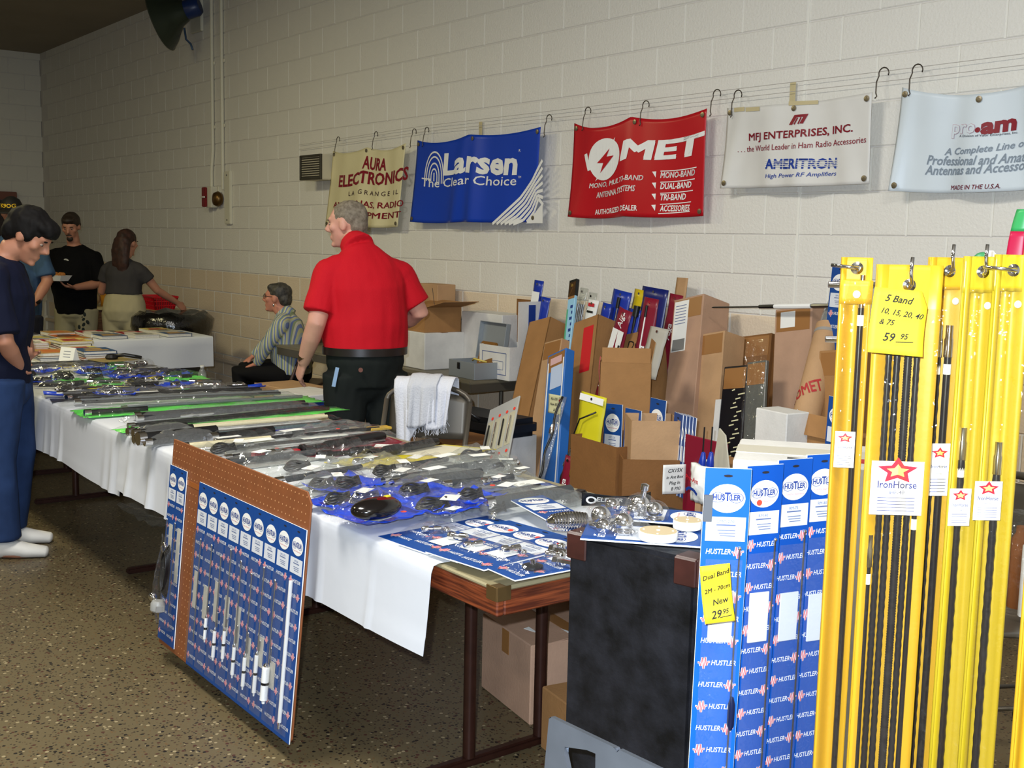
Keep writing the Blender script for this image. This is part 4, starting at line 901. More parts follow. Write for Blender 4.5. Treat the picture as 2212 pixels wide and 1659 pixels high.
bag('large blue bag with black oval magnet base and red flash', tp(748,1132,.03), tp(905,1095,.03), .19, .07, [('label',.2,-.35,.08,.035,.01,.1),('dot',.5,-.42)], BLUEF, CLEAR, seed=5, name='magnet_mount_bag', cat='antenna mount', crumple=.012, backw=1.1)
c = tp(796,1118,.055); t = thing('oval_magnet', 'glossy black oval magnet base with red stripe in the blue bag', 'antenna mount', c, lay(tp(748,1132), tp(905,1095))[0])
MB().ell((.03,0,.022), (.085,.055,.03), seg=22, rg=12).build('body', M('base_gloss', (18,14,14), .15, spec=.7), t, smooth=True)
MB().ell((.045,-.012,.036), (.05,.018,.018), seg=16, rg=8).build('red_stripe', M('base_red', (96,14,16), .2), t, smooth=True)
MB().box((.018,.014,.004), (.06,-.012,.053)).build('yellow_mark', TAGY, t, bevel=.001)
# clear bags across the first table
def cross(label, ya, xb, yb, w, h, items, xa=None, back=None, fm=None, **k):
    bag(label, tp(xa, ya, k.pop('lift', .01)), tp(xb, yb, .01), w, h, items, back, fm, **k)
R1 = lambda y=0, r=.006, m=RUB, a=.08, b=.92: ('rod', y, r, m, a, b)
cross('hazy bag with grey coiled whip on the near table, behind the blue bags', 1062, 1060, 1034, .13, .05, [R1(.1,.016,M('rubber_grey',(60,62,64),.5)), ('coil',.3,0,.04,RUB), ('label',.45,.2,.08,.04,.05)], 850)
cross('hazy bag with dark bent whip lying toward the wall edge', 1035, 1110, 1005, .14, .06, [R1(0,.014,M('rubber_grey',(60,62,64),.5),.1,.9), ('label',.35,.3,.09,.04,.055), ('dot',.55,.1)], 900)
cross('hazy bag with black cable at the wall edge of the near table', 1012, 1122, 1022, .13, .06, [('coil',.5,0,.05,RUB), ('label',.4,-.2,.07,.04,.055,.8)], 985)
cross('hazy bag with chrome tips at the wall edge', 1040, 1150, 1028, .12, .035, [('fit',.5,0,.010,.06), ('fit',.7,.2,.010,.05), ('label',.75,-.1,.05,.03,.03)], 1040)
cross('flat grey sheathed antenna beside the blue bags', 1058, 1120, 1040, .09, .018, [R1(0,.012,M('rubber_grey',(60,62,64),.5)), ('dot',.6,.1)], 960, GREYP)
cross('long blue and white card pack toward the wall', 1082, 1190, 1046, .10, .016, [('label',.75,0,.12,.06,.012,.0), ('dot',.45,.1)], 960, M('pack_blue',(60,92,170),.5))
cross('grey patterned card pack next to the long blue card', 1098, 1215, 1062, .10, .014, [('label',.85,0,.09,.06,.012,0)], 985, M('pack_grey',(142,144,146),.6,var=.25,vscale=60))
cross('thick clear bag with cream sleeve by the chrome spring', 1112, 1240, 1085, .15, .06, [R1(0,.022,M('rubber_grey',(60,62,64),.5),.1,.95), ('coil',.12,-.1,.025,RUB)], 1040, lift=.02)
cross('dark clear tube pack near the black header card', 1098, 1262, 1075, .10, .04, [('block',.6,0,.12,.035,.025,RUB), ('block',.85,0,.03,.03,.02,TAGY)], 1205)
t = thing('header_card', 'curved black header card with white lettering behind the chrome balls', 'card', PZ(1258,1102,.80), lay(PZ(1258,1102,.80), PZ(1408,1102,.80))[0]); Lh = (PZ(1408,1102,.80)-PZ(1258,1102,.80)).length
def hc(u, v): return (u*Lh, .02-.06*math.sin(math.pi*u)*v, .008+v*.042)
MB().sheet(hc, 16, 4, .001).build('card', M('header_black',(18,20,24),.4), t, smooth=True)
m = MB(); put_text(m, lambda a, b: V((a, .02-.06*math.sin(math.pi*a/Lh)*((b-.008)/.042)-.002, b)), 'ELECTR', .022, Lh*.38, .032, bold=.02); m.build('lettering', WHITE, t, kind='stuff')
m = MB(); disc(m, lambda a, b: V((a, .02-.06*math.sin(math.pi*a/Lh)*((b-.008)/.042)-.002, b)), Lh*.13, .028, .015, .012, 20, .6); m.build('round_logo', WHITE, t)
# yellow and maroon cards, black microphones
def cardflat(label, pxs, mat, h=.004, name='printed_card', items=()):
    ps = [tp(x, y, .008) for x, y in pxs]; c = sum(ps, V())/4; t = thing(name, label, 'card', c, group='printed cards on the display tables')
    lo = [p-c for p in ps]; MB().hexa([V((p.x,p.y,0)) for p in lo]+[V((p.x,p.y,h)) for p in lo]).build('card', mat, t)
    return t, lo
YC = M('card_yellow',(206,190,30),.45, var=.3, vscale=7, col2=(214,196,90))
t, lo = cardflat('yellow printed card under a black antenna, toward the wall', [(700,1000),(960,962),(1072,972),(800,1012)], YC)
m = MB(); ps = [V((q.x*.9,q.y*.9,.005)) for q in lo]; m.add([ps[0]*.6+ps[1]*.4, ps[1], ps[2], ps[2]*.6+ps[3]*.4], [(0,1,2,3)]); m.build('white_border', M('card_white',(220,214,190),.5), t)
t, lo = cardflat('dark red printed card with white label, next to the yellow one', [(640,985),(840,946),(890,962),(700,990)], MAROON)
MB().box((.10,.06,.001),(lo[2].x*.55,lo[2].y*.55,.005),.9).build('paper_label', PAPER, t)
def wand(label, a, b, r, knobs, mat=RUB, lift=.02, name='bagged_whip'):
    p, q = tp(*a, lift), tp(*b, lift); m_, L = lay(p, q); t = thing(name, label, 'antenna', p, m_, group='loose black antennas on the tables')
    MB().cyl((0,0,r),(L,0,r),r,seg=10).build('rod', mat, t, smooth=50)
    for (x, rr, ln) in knobs: MB().lathe([(rr*.7,0),(rr,.15*ln),(rr,.85*ln),(rr*.7,ln)], 12, (x*L,0,r), Matrix.Rotation(R(90),4,'Y')).build('knob', mat, t, smooth=40)
    MB().sheet(lambda u, v: (u*L*1.04-.01, (v-.5)*.10, .002+.045*(max(0,math.sin(math.pi*v)))**.6*(.7+.5*noise.noise((u*12,v*4,a[0])))), 20, 8, 0).build('bag_film', CLEAR, t); return t
wand('black handle antenna in clear film on the yellow card', (800,988), (925,964), .013, [(.0,.018,.05),(.2,.02,.10),(.55,.017,.2)])
wand('black stubby antenna with round knob on the dark red card', (650,978), (765,958), .010, [(.0,.022,.02),(.42,.02,.10),(.7,.022,.25)])
wand('short black whip base on the yellow card', (685,988), (810,978), .009, [(.0,.016,.06),(.55,.02,.10)])
# long packs lying across the middle of the row
LONG = [ # label, near end px, far end px, width, height, items, backing
 ('long clear pack with black antenna below the yellow card',(470,1002),(850,952),.12,.035,[R1(.1,.010),R1(-.2,.006,STEEL),('dot',.33,.2)],None),
 ('clear pack with red and chrome ends beside the pegboard top',(520,1000),(650,985),.13,.04,[('block',.3,0,.05,.04,.03,M('red_end',(170,20,36),.4)),('fit',.35,-.1,.018,.12),('block',.9,.1,.05,.03,.02,M('red_end',(170,20,36)))],None),
 ('black bundled antenna in clear film by the pegboard',(455,962),(600,942),.10,.045,[R1(0,.020),R1(.3,.012)],None),
 ('long clear bag with white papers and dark rods',(480,978),(860,940),.11,.03,[R1(.15,.007),('label',.18,.2,.16,.05,.026,.1),('label',.55,-.1,.2,.03,.02,0)],None),
 ('clear bag with tan sleeve end toward the man in red',(560,955),(840,930),.12,.04,[R1(0,.008),('block',.93,.1,.10,.05,.012,M('sleeve_tan',(196,160,60),.5)),('dot',.6,.1),('label',.25,.1,.1,.04,.03,.2)],None),
 ('dark rod pack with a blue print strip',(400,950),(770,916),.08,.03,[R1(.2,.009),R1(-.2,.009,M('rod_teal',(40,72,80),.4)),('block',.55,-.35,.25,.012,.006,M('strip_blue',(28,36,120),.5))],None),
 ('white and black rod pack beside the dark rod pack',(300,938),(735,902),.07,.03,[R1(.2,.008,M('rod_cream',(206,196,160),.5)),R1(-.2,.008,M('rod_cream',(206,196,160))),('block',.6,-.1,.2,.01,.01,RUB)],None),
 ('black rod bundle hanging over the front table edge',(310,962),(470,944),.12,.05,[R1(0,.022,RUB,.02,.98),R1(.3,.014,RUB,.02,.98),R1(-.3,.012,RUB,.05,.95)],None),
 ('long bright green edged bag nearer the camera',(252,932),(742,884),.11,.03,[R1(.25,.009),R1(-.1,.007)],GREENF),
 ('black tube pack between the two green edged bags',(268,912),(690,878),.10,.045,[R1(.1,.015),R1(-.25,.011,M('rod_dark',(40,42,46),.3)),('fit',.25,-.35,.008,.16)],None),
 ('long bright green edged bag farther from the camera',(165,895),(680,862),.24,.035,[R1(.1,.008,M('rod_grey',(96,100,104),.4),.2,.95),('label',.10,-.3,.12,.012,.02,0)],GREENF),
]
LONG += [
 ('hazy long pack beyond the far green bag, first',(130,876),(640,852),.12,.03,[R1(.1,.010,M('rod_grey',(96,100,104))),R1(-.2,.008)],None),
 ('dark long pack beyond the far green bag, second',(110,866),(600,846),.12,.03,[R1(.2,.010),R1(-.1,.008),('label',.4,.1,.12,.03,.02,.1)],M('bag_dark',(44,44,52),.4)),
 ('blue edged long pack beyond the far green bag, third',(95,858),(570,840),.10,.03,[R1(.0,.010),('tagc',.6,.1,.10,.06,TAGY)],BLUEF),
 ('green edged short pack at the front table edge',(185,900),(330,890),.10,.03,[R1(.0,.012)],GREENF),
 ('dark rods in film at the front table edge',(285,945),(420,930),.12,.045,[R1(.2,.014),R1(-.2,.014)],None),
 ('hazy pack with a pale sleeve left of the pegboard top',(390,975),(600,955),.10,.035,[R1(.0,.012,M('rod_cream',(206,196,160),.5)),('label',.5,.2,.1,.03,.03,.1)],None),
 ('clear pack with dark cable ends toward the man in red',(620,945),(800,922),.11,.04,[('coil',.6,0,.04,RUB),R1(.2,.008)],None),
]
for k, (lb, a, b, w, h, it, bk) in enumerate(LONG):
    bag(lb, tp(*a, .006+.003*(k % 3)), tp(*b, .006+.003*(k % 3)), w, h, it, bk, CLEAR2 if k % 2 else CLEAR, seed=k*13+3, crumple=.007, backw=1.0)
# clear bags filling the gaps of the near table
GAPS = [((480,1012),(700,985),.12,.035,'rod'),((560,1030),(760,1000),.13,.04,'coil'),((600,1052),(800,1018),.13,.045,'rod'),((650,1068),(760,1042),.12,.045,'coil'),((780,1040),(905,1010),.14,.05,'coil'),((720,1018),(860,995),.12,.04,'fit'),((860,1022),(980,1000),.13,.05,'rod'),
        ((980,1000),(1075,985),.12,.05,'coil'),((1000,1062),(1130,1038),.11,.03,'fit'),((1050,1085),(1180,1062),.10,.03,'rod'),((840,1050),(935,1032),.12,.05,'rod'),((1060,1008),(1130,1012),.11,.04,'fit'),((430,985),(560,968),.11,.04,'coil'),((930,1130),(1010,1112),.09,.03,'fit')]
GN = ('behind the pegboard top','second behind the pegboard top','third behind the pegboard top','touching the pegboard corner','before the yellow card','under the yellow card edge','in the middle of the table','below the yellow card tip','beside the patterned card pack','next to the spring card','left of the thick whip bag','at the wall edge below the yellow card','left end behind the pegboard','between the blue bags and blue cards')
for k, (a, b, w, h, kd) in enumerate(GAPS):
    it = {'rod': [R1(.1,.011,RUB if k % 2 else M('rubber_grey',(60,62,64))), ('label',.4,.2,.07,.04,.035,.4)], 'coil': [('coil',.4,0,.042,RUB), ('fit',.75,.1,.010,.05), ('label',.6,-.2,.06,.035,.04,.9)], 'fit': [('fit',.3,0,.014,.07), ('ball',.6,.1,.014), ('label',.5,-.2,.05,.03,.03,.2), ('dot',.7,.2)]}[kd]
    bag('crumpled clear parts bag '+GN[k], tp(*a, .008+.004*(k % 3)), tp(*b, .008+.004*(k % 3)), w, h, it, None if k % 3 else M('bag_back_grey',(150,150,146),.4), CLEAR2 if k % 2 else CLEAR, seed=k*5+40, crumple=.012)
# many small bagged parts on the middle table
rn = random.Random(11); POS = ('first','second','third','fourth','fifth','sixth','seventh','eighth','ninth','tenth')
KIND = [('blue', BLUEF), ('green', GREENF), ('clear', None), ('yellow tagged', None), ('dark', None), ('orange tagged', None)]
for row in range(6):
    x0 = -5.72-row*.235; rname = ('nearest','second','third','fourth','fifth','farthest')[row]; cnt = 0
    y = 1.64
    while y < 2.50:
        wd = rn.uniform(.09,.14); ln = rn.uniform(.14,.22); kn, bk = KIND[rn.choice((0,0,1,1,2,2,3,4,4,5))]; cnt += 1
        c = V((x0+rn.uniform(-.03,.03), y+ln/2, TH+.007+.004*((cnt+row) % 3))); an = rn.uniform(-.7,.7)+math.pi/2
        a = c-V((math.cos(an),math.sin(an),0))*ln/2; b = c+V((math.cos(an),math.sin(an),0))*ln/2
        it = rn.choice(([('coil',.5,0,.035,RUB),('ball',.2,.1,.013)], [R1(0,.010),('fit',.6,.2,.010,.05)], [('fit',.3,0,.014,.06),('ball',.7,.1,.015)], [('puck',.5,0,.03,RUB),('coil',.5,0,.04,RUB)], [('block',.5,0,.06,.03,.02,RUB),('ball',.25,-.2,.012)]))[:]
        if kn == 'yellow tagged': it.append(('tagc',.5,.1,.09,.06,TAGY))
        if kn == 'orange tagged': it.append(('tagc',.3,.1,.06,.04,M('tag_orange',(222,150,30),.6)))
        if kn == 'dark': bk = M('bag_dark',(44,44,52),.4)
        bag(f'{kn} small parts bag, {POS[cnt-1]} from the front edge in the {rname} row', a, b, wd*1.15, rn.uniform(.03,.05), it, bk, CLEAR, seed=row*17+cnt, crumple=.010, name='parts_bag', cat='parts bag', group='small parts bags on the middle table')
        y += ln*rn.uniform(.75,.95)
bag('flat pack of dark rods in front of the book stacks', V((-7.27,1.66,TH+.008)), V((-7.24,2.46,TH+.008)), .14, .02, [R1(.2,.008),R1(-.1,.008,M('rod_dark',(40,42,46))),R1(-.3,.006,STEEL)], M('bag_dark',(44,44,52)), CLEAR2)
t = thing('headset_card', 'tan card with a black round headset by the book stacks', 'card', V((-7.22,2.38,TH+.03)), rz=.2, group=None)
MB().box((.20,.24,.003)).build('card', M('card_tan',(150,132,84),.6), t); MB().lathe([(.035,0),(.04,.012),(.03,.03),(.012,.034)], 18, (-.02,0,.002)).build('ear_cup', RUB, t, smooth=40); MB().tube([(-.02,.0,.02),(.03,.06,.03),(.06,.11,.02),(.08,.15,.01)], .012, 8).build('handle', RUB, t, smooth=True)
t = thing('tent_sign', 'small white folded price sign by the book stacks', 'sign', V((-7.40,2.16,TH+.012)), rz=.5)
MB().hexa([(-.06,-.03,0),(.06,-.03,0),(.06,.03,0),(-.06,.03,0),(-.06,-.003,.09),(.06,-.003,.09),(.06,.003,.09),(-.06,.003,.09)]).build('card', PAPER, t)
m = MB(); 
for k in range(3): ribbon(m, lambda a, b: V((a, -.029+.027*b/.09-.001, b)), [(-.03,.03+k*.017),(.03,.03+k*.017)], .004)
m.build('print', INK, t, kind='stuff')
# books: stacks on the far table and single books on the cross table
COV = [M('book_red',(150,30,40),.5),M('book_white',(216,212,200),.5),M('book_tan',(176,140,84),.5),M('book_blue',(50,80,120),.5),M('book_grey',(110,112,108),.5),M('book_yellow',(206,190,110),.5),M('book_dark',(46,44,48),.5),M('book_orange',(190,104,50),.5)]
CN = ('red','white','tan','blue','grey','pale yellow','black','orange'); PAGES = M('book_pages',(216,212,200),.8, var=.12, vscale=90)
_bm = {}
def book(label, p, rz, w, h, th, ci, grp):
    t = thing('book', label, 'book', p, rz=rz, group=grp)
    key = (round(w,3), round(h,3), round(th,3), ci)
    if key not in _bm:
        _bm[key] = [('page_block', MB().box((w-.006,h-.006,th-.003), (.001,0,th/2)).mesh('page_block', PAGES)), ('cover', MB().box((w,h,.0015), (0,0,th-.0008)).box((w,h,.0015), (0,0,.0008)).box((.0015,h,th), (-w/2,0,th/2)).mesh('cover', COV[ci])),
            ('title_panel', MB().box((w*.7,h*.22,.0006), (0,h*.2,th+.0002)).box((w*.5,h*.3,.0006),(0,-h*.15,th+.0002)).mesh('title_panel', COV[(ci*3+1) % 8]))]
    for n_, me in _bm[key]: link(n_, me, t, kind='stuff' if n_ == 'title_panel' else None)
rn = random.Random(5); used = {}
def blabel(base):
    used[base] = used.get(base, 0)+1; return base if used[base] == 1 else base+f', {POS[used[base]-1]} of its kind'
si = 0
for i in range(5):
    for j in range(3):
        x, y = -7.58-i*.245, 1.80+j*.29+rn.uniform(-.02,.02); n = (4,3,5,3,2)[i] if j else 3; z = TH+.007; si += 1
        col = ('front','middle','wall side')[j]; rw = ('first','second','third','fourth','fifth')[i]
        for k in range(n):
            th = rn.uniform(.010,.022); ci = rn.randrange(8)
            book(f'{CN[ci]} covered book, number {("one","two","three","four","five")[k]} from the bottom in the {rw} {col} stack', V((x,y,z)), rn.uniform(-.06,.06)-1.57, .21, .27, round(th,3), ci, 'books stacked on the far table'); z += th+.0005
for i in range(3):
    for j in range(8):
        x, y = -9.00-i*.21, 1.62+j*.262+rn.uniform(-.01,.01); th = rn.choice((.008,.014,.02,.026)); ci = rn.choice((0,1,1,2,3,4,5,6,7,1))
        book(f'{CN[ci]} covered book lying {POS[7-j]} from the wall in the {("front","middle","back")[i]} row', V((x,y,TH+.007)), -1.57+rn.uniform(-.05,.05), .20, .245, th, ci, 'books lying on the far cross table')
# chrome balls and white discs on top of the case
def casept(px, py): return PZ(px, py, CHt+.004)
for k, (a, b, w, lb) in enumerate((((1560,1168),(1262,1148),.13,'front'),((1560,1130),(1290,1110),.12,'rear'))):
    p, q = casept(*a), casept(*b)
    hflat(f'blister card lying on the black case, {lb} one', p, q, w, [('ball',.1,.15,.017),('ball',-.2,.30,.016)] if k == 0 else [('ball',0,.12,.017),('ball',.2,.3,.016)], k, .003 if k == 0 else .008)
for (px, py, rp, lb) in ((1421,1172,42,'larger white round base disc on the black case'),(1484,1148,32,'smaller white round base disc behind the larger one')):
    c = casept(px, py); r_ = rp/FPX*2.33; t = thing('base_disc', lb, 'disc', c+V((0,0,.008)), group='white discs on the case')
    MB().lathe([(r_*.98,0),(r_,.002),(r_,.015),(r_*.98,.017)], 32).build('disc', WHITE, t, smooth=40); MB().lathe([(r_*.95,.0168),(r_*.95,.0178)], 32).build('tan_face', M('disc_cream',(196,178,142),.5), t)
    for q in ((0,0,.1),(.55,.5,.05),(-.55,-.5,.05),(.5,-.55,.05),(-.5,.55,.05)): MB().lathe([(r_*q[2],0),(r_*q[2],.001)], 12, (q[0]*r_,q[1]*r_,.0178)).build('hole_cap', WHITE, t)
for k, (px, py, r_, lb) in enumerate(((1297,1142,.0215,'leftmost on the case top'),(1346,1156,.0205,'nearest the front edge of the case'),(1381,1118,.0225,'with the upright chrome stem'),(1412,1128,.0195,'beside the clear blister'))):
    c = casept(px, py)+V((0,0,.006)); t = thing('ball_mount', 'chrome ball mount in clear plastic, '+lb, 'antenna mount', c, group='chrome ball mounts on the case')
    MB().ell((0,0,r_), r_, seg=22, rg=14).build('ball', CHROME, t, smooth=True); MB().lathe([(r_*1.1,0),(r_*1.2,.003),(r_*.9,.007)], 20).build('base', CHROME, t, smooth=40)
    if k == 2: MB().lathe([(.006,r_*1.9),(.006,r_*2.6),(.009,r_*2.7),(.009,r_*3.2),(.005,r_*3.3)], 12, m=Matrix.Rotation(R(12),4,'Y')).build('stem', CHROME, t, smooth=40)
    MB().ell((.004,0,r_*.9), (r_*1.7,r_*1.5,r_*1.35), seg=14, rg=9).build('blister', CLEAR, t)
# ------------------------------------------------------------------ long cartons leaning on the wall
def beam(name, label, bot, top, w, dep, mat, cat='box', face=(0,-1,0), group='long cartons leaning on the wall', open_top=False, wall=.004, flap=0):
    """carton from bottom centre to top centre of its front face; front looks at -y"""
    p0, p1 = V(bot), V(top); t = thing(name, label, cat, p0, frame(p0, p1, face), group=group); L = (p1-p0).length
    if open_top:
        m = MB()
        for (sx, sy, c) in ((w, wall, (0,wall/2,L/2)), (w, wall, (0,dep-wall/2,L/2)), (wall, dep, (-w/2+wall/2,dep/2,L/2)), (wall, dep, (w/2-wall/2,dep/2,L/2))): m.box((sx, sy, L), c)
        m.box((w,dep,wall), (0,dep/2,wall/2)); m.build('carton', mat, t)
        if flap: MB().box((w*.9,.003,flap), (0,.0,L+flap*.45), m=Matrix.Rotation(R(12),4,'X')).build('flap', mat, t)
    else:
        MB().box((w,dep,L), (0,dep/2,L/2)).build('carton', mat, t, bevel=.003)
        MB().box((w*.9,.001,.10), (0,-.0005,L-.06)).build('tape', M('brown_tape',(150,104,58),.35), t)
    return t, L
def bp(px, py, Y): return PY(px, py, Y)
def lean(pxb, pxt, yt_px, Yb, Yt, zb=0.0):
    """bottom on the floor under a pixel column, top at a pixel"""
    top = PY(pxt, yt_px, Yt); d = ray(pxb, 1060); 
    X = d.x*(Yb/d.y); return V((X, Yb, zb)), top
def dsc(px1, px2, py, Y): return abs(PY(px2, py, Y).x-PY(px1, py, Y).x)
b, tp_ = lean(1070, 1166, 690, 3.72, 4.22); t, L = beam('long_carton', 'long tan carton with folded top, leftmost of the leaning cartons', b, tp_, .20, .13, CB, open_top=True)
b, tp_ = lean(1130, 1195, 735, 3.72, 4.12); beam('long_carton', 'plain tan carton behind the blue printed box', b, tp_, .16, .10, CB2)
b, tp_ = lean(1175, 1203, 760, 3.60, 3.98); t, L = beam('printed_carton', 'tall blue box with white edge stripes and a pale note', b, tp_, .165, .06, M('box_blue',(42,110,190),.4))
for x in (-.068, .068): MB().box((.010,.001,L-.06), (x,-.0008,L/2-.02)).build('stripe', WHITE, t)
MB().box((.10,.001,.04), (0,-.0012,L-.05)).build('pink_band', M('band_pink',(216,176,176),.5), t); MB().box((.10,.001,.13), (0.01,-.0012,L-.15)).build('pale_label', M('label_blue',(190,206,232),.5), t)
m = MB(); disc(m, front(-.0014), .0, L-.28, .026, .026, 24); m.build('round_badge', WHITE, t); m = MB(); put_text(m, front(-.002), 'U.S.A', .018, 0, L-.28, bold=.02); m.build('badge_print', RED, t, kind='stuff')
note('pale yellow note on the tall blue box', PY(1198,873,3.77), (0,-1,.1), .10, .10, [('R5-U20', 0,.28,.17,.05,None),('New $20', 0,0,.17,.05,None),('$10', .1,-.28,.17,.05,None)], 0, M('note_pale',(226,222,170),.7), 'price_note', .003)
b, tp_ = lean(1195, 1238, 606, 3.95, 4.28); t, L = beam('antenna_pack', 'narrow pale blue antenna pack with black top, leaning right', b+V((0,0,.3)), tp_, .062, .02, M('pack_sky',(150,200,226),.4), 'antenna pack', group='antenna packs among the cartons')
MB().box((.063,.022,.10), (0,.010,L-.045)).build('black_top', BLACK, t); MB().lathe([(.009,0),(.009,.002)], 14, (0,-.002,L-.03), Matrix.Rotation(R(90),4,'X')).build('eyelet', M('eyelet_gold',(190,160,90),.3,.9), t)
m = MB(); [ribbon(m, front(-.0012), [(.0+.012*(q % 2), L-.16-q*.035), (.022, L-.16-q*.035)], .018) for q in range(14)]; m.build('lettering', BLUEP, t, kind='stuff'); MB().box((.012,.001,L*.5), (-.024,-.0006,L*.6)).build('green_strip', M('strip_green',(84,170,130),.5), t)
b, tp_ = lean(1212, 1262, 690, 3.78, 4.22); t, L = beam('long_carton', 'wide tan carton with a strip of red tape', b, tp_, .245, .15, CB, open_top=True, flap=.0)
MB().box((.085,.0012,.27), (.05,-.0008,L-.19)).build('red_tape', M('tape_red',(206,30,40),.35), t)
b, tp_ = lean(1335, 1352, 718, 3.92, 4.16); t, L = beam('long_carton', 'tan carton with black pen mark, holding red and blue packs', b+V((.05,0,0)), tp_+V((.05,0,0)), .22, .16, CB, open_top=True)
m = MB(); put_text(m, front(-.001), 'Dy', .075, .0, L-.07, shear=.3); m.build('pen_mark', PEN, t, kind='stuff')
b, tp_ = lean(1440, 1470, 640, 3.88, 4.28); t, L = beam('long_carton', 'tall tan carton with a white label near its top', b, tp_+V((.06,0,0)), .21, .19, CB4)
MB().box((.10,.0012,.27), (-.045,-.0008,L-.15)).build('white_label', PAPER, t); m = MB()
for k in range(7): ribbon(m, front(-.0016), [(-.085,L-.04-k*.016),(-.01,L-.04-k*.016)], .004)
m.build('label_print', INK, t, kind='stuff'); MB().box((.085,.0013,.06), (-.045,-.0012,L-.25)).build('label_picture', M('print_grey',(120,120,116),.6), t)
b, tp_ = lean(1480, 1515, 716, 3.92, 4.24); beam('long_carton', 'shorter plain tan carton right of the labelled one', b+V((.07,0,0)), tp_+V((.07,0,0)), .17, .15, CB2)
b, tp_ = lean(1590, 1626, 724, 4.10, 4.40); t, L = beam('flattened_carton', 'flattened dark brown carton leaning on the wall', b, tp_, .24, .03, CB3, group=None); MB().box((.075,.028,L), (.158,.02,L/2), m=Matrix.Rotation(R(-25),4,'Z')).build('side_flap', CB3, t)
b, tp_ = lean(1555, 1590, 790, 3.85, 4.12); t, L = beam('printed_carton', 'black printed antenna box with white lettering', b, tp_, .15, .03, M('box_black',(16,16,22),.4), group=None)
MB().box((.035,.034,L*.86), (-.092,.016,L*.42)).build('white_side', WBOX, t)
m = MB(); [ribbon(m, front(-.001), [(-.01+.013*((q*7) % 4), L-.12-q*.021), (.008+.013*((q*7) % 4)+.012*((q*5) % 3), L-.115-q*.021)], .006+.005*((q*3) % 3)) for q in range(24)]; m.build('lettering', M('print_cream',(220,214,170),.5), t, kind='stuff'); m = MB()
for k in range(3): disc(m, front(-.001), .05, L*.42-k*.085, .05, .05, 18)
m.build('cloud_print', M('print_cream',(220,214,170)), t, kind='stuff')
b, tp_ = lean(1618, 1636, 752, 3.82, 4.08); t, L = beam('clear_sleeve', 'clear plastic sleeve with a dark panel antenna', b, tp_+V((0,0,-.06)), .115, .02, M('panel_grey',(92,94,88),.3,spec=.6), 'antenna pack', group='antenna packs among the cartons')
MB().sheet(lambda u, v: ((u-.5)*.135, -.008-.012*noise.noise((u*5,v*14,2)), L*.2+v*(L*.8+.10)), 10, 26, 0).build('film', CLEAR, t)
MB().box((.012,.004,.28), (-.03,-.004,L-.58)).build('white_rod', WHITE, t)
b, tp_ = lean(1700, 1714, 664, 4.05, 4.28); t, L = beam('long_carton', 'tall pinkish carton with a white square label', b+V((.01,0,0)), tp_, .215, .12, CB4)
MB().box((.085,.001,.075), (-.03,-.0008,L-.055)).build('white_label', PAPER, t); m = MB()
for r_ in (.13,.10,.07): ribbon(m, front(-.001), [(-.06+r_*math.cos(R(a)), L-.86+r_*math.sin(R(a))) for a in range(0,100,10)], .006)
for k, h in enumerate((.10,.07,.05)): rect(m, front(-.001), -.08, L-1.18-k*.115, -.035, L-1.18-k*.115+h)
m.build('blue_print', M('print_blue',(58,96,170),.5), t, kind='stuff')
# tube
p1 = PY(1792,706,4.24); p0 = PY(1738,915,3.98); p0 = p1+(p0-p1)*1.9; p0.z = max(p0.z, .02)
t = thing('cardboard_tube', 'brown cardboard tube with red lettering and silver film end', 'tube', p0, frame(p0, p1, (0,-1,0))); L = (p1-p0).length
MB().lathe([(.060,0),(.060,L),(.054,L),(.054,L-.1)], 24).build('tube', CB2, t, smooth=40)
MB().lathe([(.061,L-.05),(.061,L-.035)], 24).build('band', M('band_grey',(150,146,140),.4), t, smooth=40)
MB().lathe([(.05,L-.05),(.045,L+.06),(.03,L+.16),(.012,L+.21)], 14).build('silver_film', M('foil',(190,196,196),.2,.7, bump=.6, bscale=30), t, smooth=False)
m = MB(); cyl_map = lambda a, b: V((.0615*math.sin(a/.061), -.0615*math.cos(a/.061), b))
put_text(m, cyl_map, 'COMET', .075, 0, L-.36, .5, bold=.03, xs=.7); put_text(m, cyl_map, 'COMET', .075, 0, L-.66, .5, bold=.03, xs=.7); m.build('lettering', M('print_redbrown',(176,50,50),.5), t, kind='stuff')
m = MB(); rect(m, cyl_map, -.045,L-.56,.0,L-.49); rect(m, cyl_map, -.045,L-.50,0,L-.45); m.build('paper_labels', PAPER, t, kind='stuff')
b, tp_ = lean(1770, 1782, 682, 4.25, 4.46); beam('foam_board', 'white flat panel behind the cardboard tube', b, tp_, .20, .02, WBOX, 'panel', group=None)
b, tp_ = lean(1805, 1815, 755, 3.90, 4.10); beam('long_carton', 'tan carton half hidden by the yellow bags', b, tp_, .22, .12, CB)
p1 = PY(1818,572,4.2); hustler('blue antenna card standing high behind the cardboard tube', p1-V((.02,.05,.95)), p1, (-.2,-1,0), .115, None, HBLUE2, 0)
p1 = PY(1812,860,3.5); hustler('blue antenna card standing low behind the leftmost yellow bag', V((p1.x-.02,p1.y-.02,.0)), p1, (-.2,-1,0), .105, None, HBLUE2, 1)
b0, b1 = PY(1538,664,4.22), PY(1812,660,4.22); t = thing('whip_antenna', 'thin whip antenna laid across the tops of the cartons', 'antenna', b0, frame(b0, b1, (0,-1,0))); L = (b1-b0).length
MB().lathe([(.002,0),(.004,.01),(.004,L*.4),(.009,L*.4),(.010,L*.52)], 8).build('whip', RUB, t, smooth=40); MB().lathe([(.010,L*.52),(.012,L*.56),(.012,L*.8)], 8).build('white_sleeve', WHITE, t, smooth=40); MB().lathe([(.009,L*.8),(.012,L*.82),(.009,L)], 8).build('base', STEEL, t, smooth=40)
